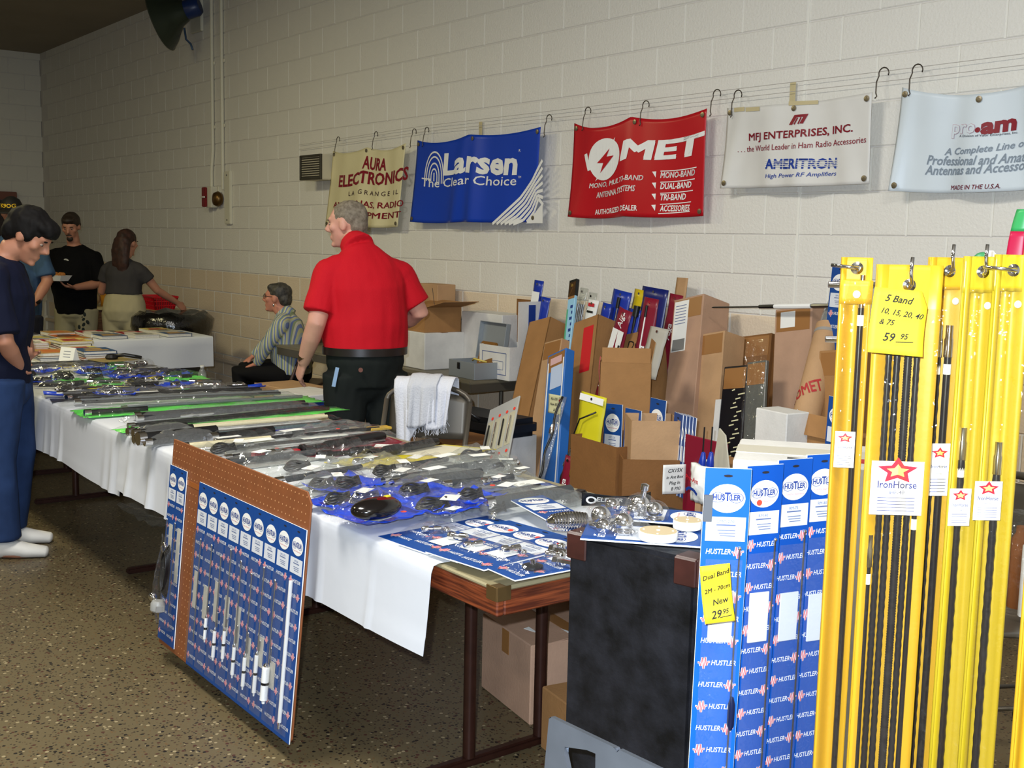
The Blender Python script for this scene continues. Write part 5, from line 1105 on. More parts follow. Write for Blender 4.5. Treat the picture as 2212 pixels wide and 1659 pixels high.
# ---- packs standing in the cartons
def strip(label, bot, top, w, mat, thick=.012, name='antenna_pack', group='antenna packs among the cartons', face=(0,-1,0), extras=(), header=None, glossy=True):
    p0, p1 = V(bot), V(top); t = thing(name, label, 'antenna pack', p0, frame(p0, p1, face), group=group); L = (p1-p0).length
    MB().sheet(lambda u, v: ((u-.5)*w, -.010*math.sin(math.pi*u)+.006*noise.noise((u*3,v*6,w*50)), v*L), 6, 12, .003).build('sleeve', mat, t, smooth=True)
    MB().lathe([(.007,0),(.007,.002)], 12, (0,-.012,L-.022), Matrix.Rotation(R(90),4,'X')).build('eyelet', CHROME, t)
    for ex in extras:
        if ex[0] == 'text': m = MB(); put_text(m, front(-.0125), ex[1], ex[2], ex[5] if len(ex) > 5 else 0, L-ex[3], R(90), shear=.2, bold=.01); m.build('lettering', ex[4], t, kind='stuff')
        if ex[0] == 'panel': MB().box((ex[1],.001,ex[2]), (0,-.0125,L-ex[3])).build('label', ex[4], t)
        if ex[0] == 'rod': MB().cyl((ex[1],-.014,0),(ex[1],-.014,L-ex[2]),ex[3],seg=8).build('rod', ex[4], t, smooth=50); MB().cyl((ex[1],-.014,L-ex[2]),(ex[1],-.014,L-ex[2]+.06),ex[3]*2,seg=8).build('rod_end', RUB, t, smooth=50)
    return t
BV = M('sleeve_blue',(20,52,160),.3,spec=.6); NV = M('sleeve_navy',(16,30,104),.3,spec=.6); YV = M('sleeve_yellow',(206,180,20),.3,spec=.6); MV = M('sleeve_maroon',(128,20,44),.35,spec=.5)
def S2(px, py, Y, ln, dx=0): p = PY(px, py, Y); return p-V((dx,.06,ln)), p
b_, t_ = S2(1165,606,4.36,.5,.03); strip('blue sleeve with white label sticking up from the leftmost carton', b_, t_, .085, BV, extras=[('panel',.07,.08,.11,WHITE)])
b_, t_ = S2(1178,642,4.34,.4,.03); strip('short blue folded sleeve in the leftmost carton', b_, t_, .10, BV)
for k, (px, py, lb) in enumerate(((1248,640,'leftmost'),(1262,622,'middle'),(1281,632,'rightmost'))):
    b_, t_ = S2(px,py,4.36,.45,.03); t = strip(f'clear film bundle of silver rods, {lb} in the red taped carton', b_, t_, .07, CLEAR2, extras=[])
    for q in range(4): MB().cyl((-.022+.015*q,0,.02),(-.022+.015*q,-.004,.36),.0055,seg=8).build('silver_rod', STEEL, t, smooth=50)
b_, t_ = S2(1283,648,4.30,.30,.02); strip('white header tag on the silver rods', b_, t_, .09, PAPER, extras=[('panel',.05,.02,.03,RED),('panel',.05,.012,.07,BLACK)])
b_, t_ = S2(1312,655,4.33,.6,.08); strip('bright blue sleeve with white lettering, front left of the red packs', b_, t_, .075, BV, extras=[('panel',.012,.05,.22,WHITE),('panel',.018,.03,.29,WHITE),('panel',.012,.04,.35,WHITE)])
b_, t_ = S2(1345,628,4.38,.6,.08); strip('wide blue sleeve standing behind the red packs', b_, t_, .15, BV, extras=[('rod',0.0,.10,.006,STEEL)])
b_, t_ = S2(1372,668,4.40,.45,.05); strip('small blue sleeve between the yellow and red packs', b_, t_, .10, BV)
b_, t_ = S2(1385,626,4.42,.55,.06); strip('yellow sleeve with black antenna behind the navy pack', b_, t_, .10, YV, extras=[('rod',.01,.15,.010,RUB)])
b_, t_ = S2(1400,622,4.45,.5,.05); strip('thin yellow strip behind the navy pack', b_, t_, .04, M('strip_amber',(186,140,30),.4))
b_, t_ = S2(1416,622,4.42,.62,.05); strip('rounded navy blue sleeve with eyelet', b_, t_, .20, NV, extras=[])
b_, t_ = S2(1352,668,4.12,.85,.23); strip('long maroon antenna card with white script and a price label', b_, t_, .105, MV, extras=[('panel',.085,.13,.18,PAPER),('text','Aiga',.05,.06,WHITE),('text','Aiga',.055,.42,WHITE,-.015),('text','Aiga',.055,.70,WHITE,-.015),('rod',.035,.25,.003,WHITE)])
b_, t_ = S2(1408,644,4.12,.62,.06); strip('maroon antenna card with black capped rod', b_, t_, .11, MV, extras=[('rod',-.01,.10,.004,WHITE),('text','Aiga',.06,.30,WHITE,.0)])
b_, t_ = S2(1462,636,4.32,.6,.06); strip('maroon card half hidden behind the labelled carton', b_, t_, .09, MV, extras=[('text','Aiga',.05,.2,WHITE)])
b_, t_ = S2(1425,708,4.05,.25,.02); strip('pale grey card standing before the navy sleeve', b_, t_, .13, M('card_palegrey',(176,172,160),.6))
p = PY(1468,604,4.44); t = thing('loose_flap', 'curled tan cardboard flap above the maroon card', 'cardboard', p-V((0,.06,1.25))); MB().sheet(lambda u, v: ((u-.5)*.10, .09*v*v-.02*u-.0, v*1.26), 5, 12, .003).build('flap', CB2, t, smooth=True)
# ---- open boxes of cards before the cartons
def openbox(label, p, rz, w, d, h, mat, name='open_box', flaps=(), thick=.005, group='open cardboard boxes by the wall'):
    t = thing(name, label, 'box', p, rz=rz, group=group); m = MB()
    for (sx, sy, c) in ((w, thick, (0,-d/2,h/2)), (w, thick, (0,d/2,h/2)), (thick, d, (-w/2,0,h/2)), (thick, d, (w/2,0,h/2))): m.box((sx,sy,h), c)
    m.box((w,d,thick), (0,0,thick/2)); m.build('box_body', mat, t)
    for (side, ln, ang) in flaps:
        if side == 'f': q = Matrix.Translation((0,-d/2,h)) @ Matrix.Rotation(R(ang),4,'X'); s_ = (w*.98,thick*.7,ln)
        elif side == 'b': q = Matrix.Translation((0,d/2,h)) @ Matrix.Rotation(R(-ang),4,'X'); s_ = (w*.98,thick*.7,ln)
        elif side == 'l': q = Matrix.Translation((-w/2,0,h)) @ Matrix.Rotation(R(-ang),4,'Y'); s_ = (thick*.7,d*.98,ln)
        else: q = Matrix.Translation((w/2,0,h)) @ Matrix.Rotation(R(ang),4,'Y'); s_ = (thick*.7,d*.98,ln)
        g = MB(); g.M = q; g.box(s_, (0,0,ln/2)); g.build('flap', mat, t)
    return t
AN = R(-3)
pb = PY(1412,860,3.92); tbx = openbox('large tan box turned corner-on behind the card boxes', V((pb.x,3.72,0)), R(-40), .23,.23, PY(1372,790,3.6).z, CB, flaps=[('r',.07,-12),('b',.10,10)])
hb = PY(1372,790,3.6).z; MB().sheet(lambda u, v: (.02+u*.05, -.118-.006*math.sin(3*v), hb-.10+v*.12), 4, 6, .001).build('pink_tag', M('tag_pink',(222,84,104),.7), tbx)
pz = PY(1290,955,3.30).z; pb = PY(1290,1000,3.30); openbox('brown box holding upright blue cards, left of the pair', V((pb.x-.02,3.46,0)), R(-8), .36,.30, pz, CB3, flaps=[])
pz2 = PY(1410,1012,3.20).z; pb = PY(1398,1000,3.34); tb2 = openbox('brown box with a white note, right of the pair', V((pb.x-.06,3.42,0)), R(-36), .27,.27, pz2, CB3, flaps=[])
note('white note with pen writing on the brown box', PY(1456,1035,3.30), facing(-16), .10, .12, [('CX15X', 0,.3,.17,.05,None),('in Ant Box',0,.08,.14,.05,None),('Plug In',0,-.12,.15,.05,None),('B PXI',.05,-.32,.15,.05,None)], 0, PAPER, 'price_note', .003)
pb = PY(1398,1000,3.34); openbox('tan open box with blue cards standing inside, on the brown box', V((pb.x-.06,3.42,pz2-.16)), R(-36), .22,.20, .32, CB2, flaps=[])
k = 0
for (px, py, Y, lb, tilt) in ((1290,880,3.50,'curled one with a black disc',-14),(1325,872,3.48,'leaning tan backed one',8),(1368,884,3.46,'low one at the box corner',2),(1422,862,3.52,'tallest with upside down logo',0)):
    p1 = PY(px, py, Y); c, L = hustler(f'small blue card standing in the wall boxes, {lb}', p1-V((-.02*tilt/8,.02,.32)), p1, (-.25+tilt*.02,-1,0), .13, 'blue cards standing in boxes', HBLUE2, k % 2); k += 1
    if k == 1: MB().ell((.02,-.03,.03), (.055,.03,.05), seg=18, rg=10).build('black_disc', M('gloss_black',(12,12,14),.1,spec=.8), c, smooth=True)
for j in range(5):
    p1 = PY(1466+j*7, 893+j*1.5, 3.46-.012*j); c, L = hustler(f'blue card filed edge-on in the right box, {POS[j]} from the left', p1-V((0,.02,.34)), p1, (-.5,-.9,0), .12, 'blue cards standing in boxes', HBLUE2, j % 2)
p1 = PY(1284,852,3.42); t = strip('yellow printed blister card with a black cord in the brown box', p1-V((.03,.04,.40)), p1, .17, M('blister_yellow',(206,196,30),.45), group='blue cards standing in boxes'); L = .4
MB().tube([(.05,-.02,.33),(-.04,-.03,.28),(-.07,-.03,.18),(-.03,-.03,.10),(.03,-.03,.14)], .004, 6).build('cord', RUB, t, smooth=True); MB().box((.16,.001,.03), (0,-.013,.38)).build('white_edge', WHITE, t)
# white display panel with bolts, standing left of the cartons
p1, p0 = PY(1090,870,3.45), PY(1060,1010,3.25); p0 = p1+(p0-p1)*2.42; p0.z = .012
t = thing('sample_board', 'pale display board with rows of small antennas and red dots', 'board', p0, frame(p0, p1, (.1,-1,0))); L = (p1-p0).length
MB().box((.24,.008,L), (0,.004,L/2)).build('board', M('board_pale',(180,180,172),.5), t, bevel=.002)
for r_ in range(2):
    for c in range(4):
        x, z = -.085+c*.058, L-.16-r_*.24; MB().box((.044,.002,.19), (x,-.001,z-.02)).build('blister_card', M('card_cream',(196,190,160),.6), t)
        MB().cyl((x,-.008,z-.10),(x,-.008,z+.05),.004,seg=8).build('spring_rod', CHROME if c % 2 else RUB, t, smooth=50); MB().lathe([(.009,0),(.009,.001)],12,(x+.01,-.002,z+.09),Matrix.Rotation(R(90),4,'X')).build('red_dot', LIDRED, t)
# chrome whips in film leaning between
for (a, b_, lb) in (((1166,1040),(1216,858),'coiled chrome whip pack leaning before the tall blue box'),((1208,1062),(1238,968),'silver film pack leaning before the brown boxes')):
    p0, p1 = PY(*a, 3.42), PY(*b_, 3.60); t = strip(lb, p0, p1, .06, CLEAR2); L = (p1-p0).length
    MB().tube([(.01*math.sin(k), -.01, L*k/14) for k in range(15)], .006, 6).build('whip', RUB, t, smooth=True); MB().lathe([(.012,L*.55),(.014,L*.6),(.010,L*.66)], 12, (0,-.012,0)).build('chrome_fitting', CHROME, t, smooth=40)
b_, t_ = S2(1232,985,3.45,.4,.03); strip('maroon printed card leaning at the brown box', b_, t_, .07, MV, extras=[('text','Aiga',.045,.15,WHITE)])
# white and brown boxes right of the cartons
def carton(label, p, rz, w, d, h, mat, cat='box', tape=True, name='carton', group='cartons around the stand'):
    t = thing(name, label, cat, p, rz=rz, group=group); MB().box((w,d,h), (0,0,h/2)).build('box_body', mat, t, bevel=.004)
    if tape: MB().box((w*1.001,.05,.001), (0,0,h+.0005)).build('tape', M('brown_tape',(150,104,58)), t); MB().box((.05,.001,h*.3), (0,-d/2-.0005,h*.84)).build('tape_end', M('brown_tape',(150,104,58)), t)
    return t
pa = PY(1628,890,3.45); carton('white box standing right of the cartons', V((pa.x+.02,3.60,0)), R(-8), .18,.12, pa.z, WBOX, tape=False)
pa = PY(1720,905,3.60); t = carton('tan box with a folded flap beside the cardboard tube', V((pa.x+.03,3.76,0)), R(-8), .30,.24, pa.z-.06, CB, tape=False); MB().box((.30,.008,.085), (0,-.125,pa.z-.02), m=Matrix.Rotation(R(-14),4,'X')).build('flap', CB, t)
# maroon bin with blue clips and small printed bag
pa = PY(1525,975,3.35); t = thing('printed_bin', 'maroon printed bin standing in front of the white box', 'bin', V((pa.x,pa.y,0)), rz=R(-8)); MB().box((.26,.01,.62), (0,0,pa.z-.26)).build('front', MV, t, bevel=.003); MB().box((.25,.20,pa.z-.05), (0,.10,(pa.z-.05)/2)).build('body', CB, t, bevel=.003); pbin = pa.z-.16; m = MB(); put_text(m, front(-.006), 'Aiga', .06, .04, pa.z-.05, .1, shear=.2); m.build('lettering', WHITE, t, kind='stuff')
for (px, lb) in ((1517,'left'),(1534,'right')):
    p = PY(px,1000,3.22); t = thing('clip_antenna', f'blue clip-on antenna with black whip, {lb} of the two', 'antenna', p-V((0,0,.05)), group='blue clip antennas'); MB().box((.03,.03,p.z-.05), (0,0,-(p.z-.05)/2)).build('card_stand', CB2, t); MB().loft([(0,0,0),(0,0,.05),(.004,0,.09)], [(.014,.012),(.016,.014),(.008,.008)], (1,0,0)).build('clip', BV, t, smooth=True); MB().cyl((0,0,.08),(.004,0,.19),.003,seg=8).build('whip', RUB, t)
pa = PY(1510,1040,3.02); t = thing('printed_bag', 'white printed bag with red lettering beside the brown box', 'bag', pa-V((0,0,.08)), rz=R(-12)); MB().sheet(lambda u, v: ((u-.5)*.10*(1+.1*v), -.02*math.sin(math.pi*u)*math.sin(math.pi*v)+.01*noise.noise((u*4,v*4,0)), v*.14), 10, 10, .02).build('bag', PAPER, t, smooth=True)
m = MB(); put_text(m, front(-.032), 'Pro-Am', .025, 0, .09, -.1, bold=.02); m.build('lettering', RED, t, kind='stuff'); m = MB(); ribbon(m, front(-.032), [(-.035,.045),(-.015,.057),(.015,.053),(.035,.04)], .011); m.build('swoosh', BLUEP, t)
pa = PY(1512,1075,2.95); carton('tan box low beside the brown pair', V((pa.x+.05,3.12,0)), R(-30), .22,.2, pa.z+.06, CB, tape=False)
pa = PY(1560,960,3.30); t = thing('cut_out_card', 'white cut-out card with a yellow sign panel', 'card', pa-V((0,0,.2)), rz=R(-20)); MB().prism([(-.05,0),(.06,0),(.07,.12),(.03,.24),(-.02,.26),(-.05,.14)], .006, XZ).build('card', M('card_cream2',(196,190,170),.5), t); MB().prism([(-.03,.08),(.0,.04),(.035,.12),(0,.18)], .003, XZ, -.0).build('yellow_panel', M('sign_yellow',(206,160,30),.5), t)
# ---- boxes on the side table
ST = TH+.001
def sb(px, py): return PZ(px, py, TH)
carton('white carton on the side table under the brown one', V((-6.30,4.12,ST)), R(-2), .50,.30,.235, WBOX)
t = openbox('brown open carton on top of the white carton', V((-6.34,4.13,ST+.236)), R(-2), .50,.27,.16, CB, flaps=[('r',.22,78),('b',.12,80)])
pa = PY(918,613,4.34); carton('tall tan carton at the back of the side table', V((pa.x,4.42,ST)), 0, .30,.15,pa.z-ST, CB2, tape=False, group='cartons around the stand')
m = MB(); 
carton('large white carton behind the grey cash box', V((-5.86,4.36,ST)), 0, .44,.20,.37, WBOX, tape=False)
t = openbox('white and brown carton lying open, at the end of the side table', V((-5.50,4.24,ST)), R(0), .30,.28,.20, WBOX, flaps=[]); MB().box((.30,.005,.27), (0,.14,.335)).build('open_lid', CB3, t); MB().box((.006,.22,.27), (.15,.03,.335)).build('side_flap', WBOX, t); MB().box((.007,.05,.14), (.153,.02,.38)).build('blue_stripe', BLUEP, t)
m = MB(); 
for q in ((-.11,.04),(.11,.04),(-.11,.15),(.11,.15)): pass
ribbon(m, front(-.1435), [(-.12,.03),(.12,.03),(.12,.16),(-.12,.16),(-.12,.03)], .005); ribbon(m, front(-.1435), [(-.05,.06),(.09,.06),(.09,.11),(-.05,.11),(-.05,.06)], .003); m.build('printed_frame', INK, t, kind='stuff')
p = PZ(1000,815,TH); t = thing('cash_box', 'grey metal cash box with its lid raised', 'cash box', V((p.x+.02,p.y+.09,ST)), rz=R(-4)); GB = M('cashbox_grey',(150,156,160),.4,.3)
m = MB(); 
for (s_, c) in (((.30,.004,.10),(0,-.11,.05)),((.30,.004,.10),(0,.11,.05)),((.004,.22,.10),(-.15,0,.05)),((.004,.22,.10),(.15,0,.05)),((.30,.22,.004),(0,0,.002))): m.box(s_, c)
m.build('body', GB, t, bevel=.001); m = MB(); m.M = Matrix.Translation((0,.11,.10)) @ Matrix.Rotation(R(-8),4,'X'); m.box((.30,.004,.23),(0,0,.115)); m.box((.004,.03,.23),(-.15,-.015,.115)); m.box((.004,.03,.23),(.15,-.015,.115)); m.box((.30,.03,.004),(0,-.015,.228)); m.build('lid', GB, t, bevel=.001)
MB().box((.03,.006,.04),(-.03,-.114,.07)).build('lock', BLACK, t, bevel=.002); MB().box((.17,.02,.15),(.02,.06,.14),m=Matrix.Rotation(R(-14),4,'X')).build('wallet', M('wallet_brown',(130,88,36),.45), t, bevel=.006); MB().tube([(-.02,-.02,.10),(.03,-.04,.115),(.08,-.03,.11),(.11,.0,.10)],.006,6).build('cord', M('cord_yellow',(214,190,90),.5), t, smooth=True)
for (px, py, ln, lb) in ((893,688,.16,'thick black stub antenna in the open brown carton'),(945,690,.27,'thin black whip antenna above the open brown carton')):
    p = PY(px, py, 4.16); t = thing('stub_antenna', lb, 'antenna', p-V((0,0,.06))); MB().lathe([(.012 if ln < .2 else .007,0),(.010 if ln < .2 else .006,.05),(.006 if ln < .2 else .002,.06),(.005 if ln < .2 else .0015,ln)], 10, m=Matrix.Rotation(R(-14),4,'Y')).build('antenna', RUB, t, smooth=40)
    MB().lathe([(.013,-.01),(.013,.01)],10).build('collar', RUB, t)
# ------------------------------------------------------------------ people
def solidify(name, mb, mat, parent, voxel, smooth=3, wrinkle=0, wf=14, label=None):
    """weld overlapping volumes into one continuous skin"""
    me = mb.mesh(name, mat); o = bpy.data.objects.new('tmp', me); COL.objects.link(o)
    m = o.modifiers.new('r', 'REMESH'); m.mode = 'VOXEL'; m.voxel_size = voxel
    s_ = o.modifiers.new('s', 'SMOOTH'); s_.factor = .5; s_.iterations = smooth
    dg = bpy.context.evaluated_depsgraph_get(); out = bpy.data.meshes.new_from_object(o.evaluated_get(dg)); bpy.data.objects.remove(o)
    out.name = name
    if wrinkle:
        ns = [v.normal.copy() for v in out.vertices]
        for v, n_ in zip(out.vertices, ns):
            p = v.co; q = noise.noise((p.x*wf, p.y*wf, p.z*wf*.55))+.5*noise.noise((p.x*wf*2.3, p.y*wf*2.3, p.z*wf*1.2)); v.co = p+n_*q*wrinkle
    out.polygons.foreach_set('use_smooth', [True]*len(out.polygons)); out.update()
    return link(name, out, parent, label=label)
def head_prims(m, H, neck):
    """H: matrix of the head (x right, y forward)"""
    old = m.M; m.M = H
    m.ell((0,-.012,.030), (.074,.096,.088), seg=20, rg=14)
    m.loft([(0,.022,.045),(0,.028,0),(0,.034,-.05),(0,.048,-.100)], [(.066,.062),(.062,.060),(.054,.050),(.028,.030)], (1,0,0), 18)
    m.loft([(0,.082,.030),(0,.098,.0),(0,.110,-.022)], [.009,.012,.015], (1,0,0), 10); m.ell((0,.096,-.026), (.019,.014,.010))
    m.ell((0,.074,.032), (.050,.022,.012)); m.ell((0,.083,-.058), (.024,.012,.008)); m.ell((0,.081,-.069), (.021,.012,.008)); m.ell((0,.074,-.098), (.022,.018,.015))
    for s_ in (-1,1): m.ell((s_*.076,-.006,-.004), (.011,.021,.032)); m.ell((s_*.045,.058,-.012), (.022,.022,.022))
    p1 = H @ V((0,-.012,-.06)); m.M = old; m.loft([neck, p1], [.060,.054], (1,0,0), 16)
def hand_prims(m, wr, d, n, s_, curl=.5, k=1.0, thumb=1):
    """five-fingered hand: d along the fingers, n out of the palm, s_ to the thumb"""
    d, n, s_ = V(d).normalized(), V(n).normalized(), V(s_).normalized(); wr = V(wr)
    kn = wr+d*.088*k; m.loft([wr-d*.01, wr+d*.04*k, kn], [(.027*k,.019*k),(.039*k,.016*k),(.041*k,.014*k)], s_, 14)
    for i, (o_, ln) in enumerate(((.030,.072),(.010,.082),(-.010,.076),(-.029,.060))):
        b = kn+s_*o_*k-d*.012; a1 = curl*.6; a2 = curl*1.5; p = b; P = [b]
        for q, (f_, an) in enumerate(((.45,a1),(.32,a2),(.27,a2*1.25))): p = p+(d*math.cos(an)+n*math.sin(an))*ln*f_*k; P.append(p)
        m.loft(P, [.0095*k,.009*k,.0085*k,.0075*k], s_, 8)
    b = wr+d*.025*k+s_*.026*k; m.loft([b, b+(d*.6+s_*.7+n*.3)*.04*k, b+(d*1.0+s_*.55+n*.45)*.062*k], [.014*k,.011*k,.009*k], n, 8)
def person(label, loc, ang, sp, group='people at the stand'):
    F = V((math.cos(R(ang)), math.sin(R(ang)), 0)); t = thing('person', label, 'person', loc, Matrix(((F.y,F.x,0,0),(-F.x,F.y,0,0),(0,0,1,0),(0,0,0,1))), group=group)
    vx = sp.get('vox', .009); k = sp.get('k', 1)
    H = Matrix.Translation(V(sp['head'])) @ Matrix.Rotation(R(sp.get('hyaw',0)),4,'Z') @ Matrix.Rotation(R(sp.get('hpitch',0)),4,'X') @ Matrix.Rotation(R(sp.get('hroll',0)),4,'Y') @ Matrix.Scale(sp.get('hs',1),4)
    T = sp['torso']; neck = V((T[-1][3], T[-1][4], T[-1][0]))
    b = MB(); head_prims(b, H, neck)
    b.loft([(q[3],q[4],q[0]) for q in T], [(q[1]-.012, q[2]-.012) for q in T], (1,0,0), 22)
    for arm, sd in ((sp['armL'],-1),(sp['armR'],1)):
        sh, el, wr, tip = (V(q) for q in arm); ak = sp.get('ak',1)
        mid = sh.lerp(el,.5); b.loft([sh, mid, el, el.lerp(wr,.35), wr], [.052*ak,.047*ak,.040*ak,.040*ak,.027*ak], (0,1,0), 14)
        d = (tip-wr).normalized(); ref = V(sp.get('palm',(-sd,0,0))) if not isinstance(sp.get('palm'), dict) else V(sp['palm'][sd]); n_ = (ref-d*ref.dot(d)).normalized(); s_ = V(sp.get('thumb',{}).get(sd,(0,1,.2))); s_ = (s_-d*s_.dot(d)-n_*s_.dot(n_)).normalized()
        hand_prims(b, wr, d, n_, s_, sp.get('curl',.5), sp.get('handk',1.0))
    for leg in (sp['legL'], sp['legR']):
        hp, kn, an = (V(q) for q in leg); b.loft([hp, hp.lerp(kn,.5), kn, kn.lerp(an,.35), an], [.080,.070,.055,.050,.036], (1,0,0), 14); b.loft([an+V((0,-.03,-.04)), an+V((0,.06,-.055)), an+V((0,.14,-.06))], [(.035,.035),(.04,.028),(.035,.02)], (1,0,0), 12)
    solidify('body', b, sp['skin'], t, vx, 4)
    # eyes
    for s_ in (-1,1):
        e = MB(); e.M = H; e.ell((s_*.030,.078,.008), (.012,.007,.006), seg=10, rg=6); e.build('eye', M('eye_white',(150,134,122),.4), t, smooth=True)
        e = MB(); e.M = H; e.ell((s_*.030,.083,.007), (.005,.003,.005), seg=8, rg=6); e.build('iris', M('eye_dark',(30,24,20),.2), t, smooth=True)
        e = MB(); e.M = H; e.ell((s_*.030,.088,.029), (.020,.006,.004), seg=10, rg=6); e.build('eyebrow', sp.get('brow', sp['hairm']), t, smooth=True)
    def row(z):
        for q0, q1 in zip(T, T[1:]):
            if q0[0] <= z <= q1[0]: f_ = (z-q0[0])/(q1[0]-q0[0]); return tuple(a*(1-f_)+b_*f_ for a, b_ in zip(q0, q1))
        return T[0]
    # shirt
    m = MB(); hem = sp['hem']; TT = [row(hem)]+[q for q in T[:-1] if q[0] > hem]; pad = sp.get('pad', .010)
    rows = [(q[3],q[4],q[0]) for q in TT]; rad = [(q[1]+pad, q[2]+pad) for q in TT]
    m.loft(rows, rad, (1,0,0), 26, cap=.12)
    for arm in (sp['armL'], sp['armR']):
        sh, el, wr, tip = (V(q) for q in arm); ak = sp.get('ak',1)
        rs = .066*ak; inn = V((sh.x*.42, sh.y, sh.z+.045)); m.loft([inn, V((sh.x*.75, sh.y, sh.z+.026)), sh], [(rs*1.0,rs*.8),(rs*1.0,rs*.9),(rs,rs*.95)], (0,1,0), 16, cap=.3); m.ell(sh, (rs*.98,rs*1.02,rs*.98))
        if sp.get('sleeve','short') == 'short':
            e = sh.lerp(el, sp.get('slen',.78)); m.loft([sh, sh.lerp(e,.5), e], [(.064*ak,.066*ak),(.064*ak,.066*ak),(.066*ak,.070*ak)], (0,1,0), 16, cap=.1)
        else: m.loft([sh, sh.lerp(el,.5), el, el.lerp(wr,.6), wr], [.066*ak,.062*ak,.054*ak,.048*ak,.038*ak], (0,1,0), 16, cap=.1)
    if sp.get('collar'):
        c = neck+V((0,0,.0)); up = ((H @ V((0,-.012,-.06)))-neck).normalized(); m.loft([c-up*.065, c+up*.008], [.090,.074], (1,0,0), 18, cap=.05)
    so = solidify('shirt', m, sp['shirt'], t, vx, 3, sp.get('wr',.006), sp.get('wf',13))
    # trousers
    m = MB(); pz = sp['waist']; rz_ = row(pz); PT = [q for q in T if q[0] < pz-.03]+[(rz_[0],rz_[1]-.012,rz_[2]-.012,rz_[3],rz_[4])]; cz = T[0][0]; m.ell((0,0,cz+.0), (.15*sp.get('lk',1),.125,.10))
    m.loft([(q[3],q[4],q[0]) for q in PT], [(q[1]+.004, q[2]+.004) for q in PT], (1,0,0), 24, cap=.2)
    for leg in (sp['legL'], sp['legR']):
        hp, kn, an = (V(q) for q in leg); lk = sp.get('lk',1); m.loft([hp, hp.lerp(kn,.5), kn, kn.lerp(an,.5), an+V((0,0,.015))], [.112*lk,.098*lk,.082*lk,.078*lk,.078*lk], (1,0,0), 16, cap=.1)
    solidify('trousers', m, sp['pants'], t, vx*1.2, 3, .006, 11)
    for leg in (sp['legL'], sp['legR']):
        an = V(leg[2]); m = MB(); m.loft([an+V((0,-.06,-.035)), an+V((0,.0,-.025)), an+V((0,.10,-.045)), an+V((0,.185,-.055))], [(.040,.045),(.045,.05),(.050,.035),(.040,.026)], (1,0,0), 14); m.build('shoe', sp.get('shoes', RUB), t, smooth=True)
    return t, H
def hair_cap(t, H, mat, prims, vox=.008, wr=.004):
    m = MB(); m.M = H
    for q in prims: m.ell(*q, seg=20, rg=12) if len(q) == 2 else m.loft(*q)
    return solidify('hair', m, mat, t, vox, 2, wr, 30)
SK = M('skin_fair',(206,152,132),.5,spec=.35,var=.08,vscale=20); SK2 = M('skin_tan',(170,118,94),.5,spec=.35)
# man in the red shirt
g0 = PD(790,790,6.0); sp = dict(vox=.0075, head=(-.055,.15,1.634), hyaw=50, hpitch=-4, hs=1.02, skin=SK, shirt=M('polo_red',(190,16,32),.8,spec=.2,bump=.15,bscale=300), pants=M('trousers_black_green',(30,34,32),.85,spec=.15), waist=1.01, hem=.975,
    torso=[(.80,.17,.14,0,0),(.92,.205,.165,0,.0),(1.00,.21,.175,0,.01),(1.10,.222,.198,0,.035),(1.20,.220,.190,0,.04),(1.32,.220,.160,-.005,.03),(1.395,.212,.120,-.01,.03),(1.44,.172,.095,-.012,.04),(1.475,.118,.082,-.018,.052),(1.505,.082,.075,-.024,.066),(1.545,.062,.062,-.035,.09)],
    armL=[(-.195,.03,1.378),(-.275,-.02,1.13),(-.30,.12,.915),(-.315,.19,.80)], armR=[(.195,.03,1.378),(.305,.00,1.175),(.25,.24,1.08),(.18,.31,1.07)], ak=1.22, legL=[(-.105,0,.86),(-.115,.01,.47),(-.12,-.01,.08)], legR=[(.105,0,.86),(.12,.01,.47),(.13,-.01,.08)], lk=1.12,
    hairm=M('hair_grey',(132,122,106),.7,col2=(96,86,72),vscale=60), collar=True, curl=.55, wr=.010, wf=7, pad=.012, thumb={-1:(0,1,.1),1:(0,0,1)}, handk=1.08)
t, H = person('man in a red polo shirt and dark trousers seen from behind', V((g0.x,g0.y,0)), 170, sp)
hair_cap(t, H, sp['hairm'], [((0,-.020,.040),(.076,.098,.086)), ((0,-.062,-.005),(.064,.050,.062)), ((0,-.07,-.045),(.05,.035,.03))], .007, .003)
bl = [(q[3],q[4]) for q in sp['torso'] if q[0] == 1.00][0]; m = MB(); P = [(bl[0]+.222*math.cos(a), bl[1]+.187*math.sin(a)) for a in [2*math.pi*i/40 for i in range(40)]]
vs = [(x,y,z) for z in (.965,1.005) for x, y in P]+[(x*1.02,y*1.02,z) for z in (.965,1.005) for x, y in P]; f_ = []
for i in range(40): j = (i+1) % 40; f_ += [(80+i,80+j,120+j,120+i),(i,40+i,40+j,j),(40+i,120+i,120+j,40+j),(i,j,80+j,80+i)]
m.add(vs, f_); m.build('belt', M('leather_dark',(26,18,16),.35,spec=.6), t, smooth=40)
m = MB(); m.M = Matrix.Translation((-.297,.10,.94)) @ Matrix.Rotation(R(-28),4,'X'); m.lathe([(.036,-.016),(.038,0),(.036,.016)], 20); m.build('wristwatch', M('watch_bronze',(88,70,46),.3,.7), t, smooth=40)
MB().box((.018,.006,.10), (-.20,-.10,.86), m=Matrix.Rotation(R(12),4,'Y')).build('pocket_paper', M('paper_blue',(150,180,214),.6), t)
MB().lathe([(.012,0),(.012,.004)], 12, (-.09,-.168,.90), Matrix.Rotation(R(90),4,'X')).build('pocket_button', M('button_brown',(120,80,70),.5), t)
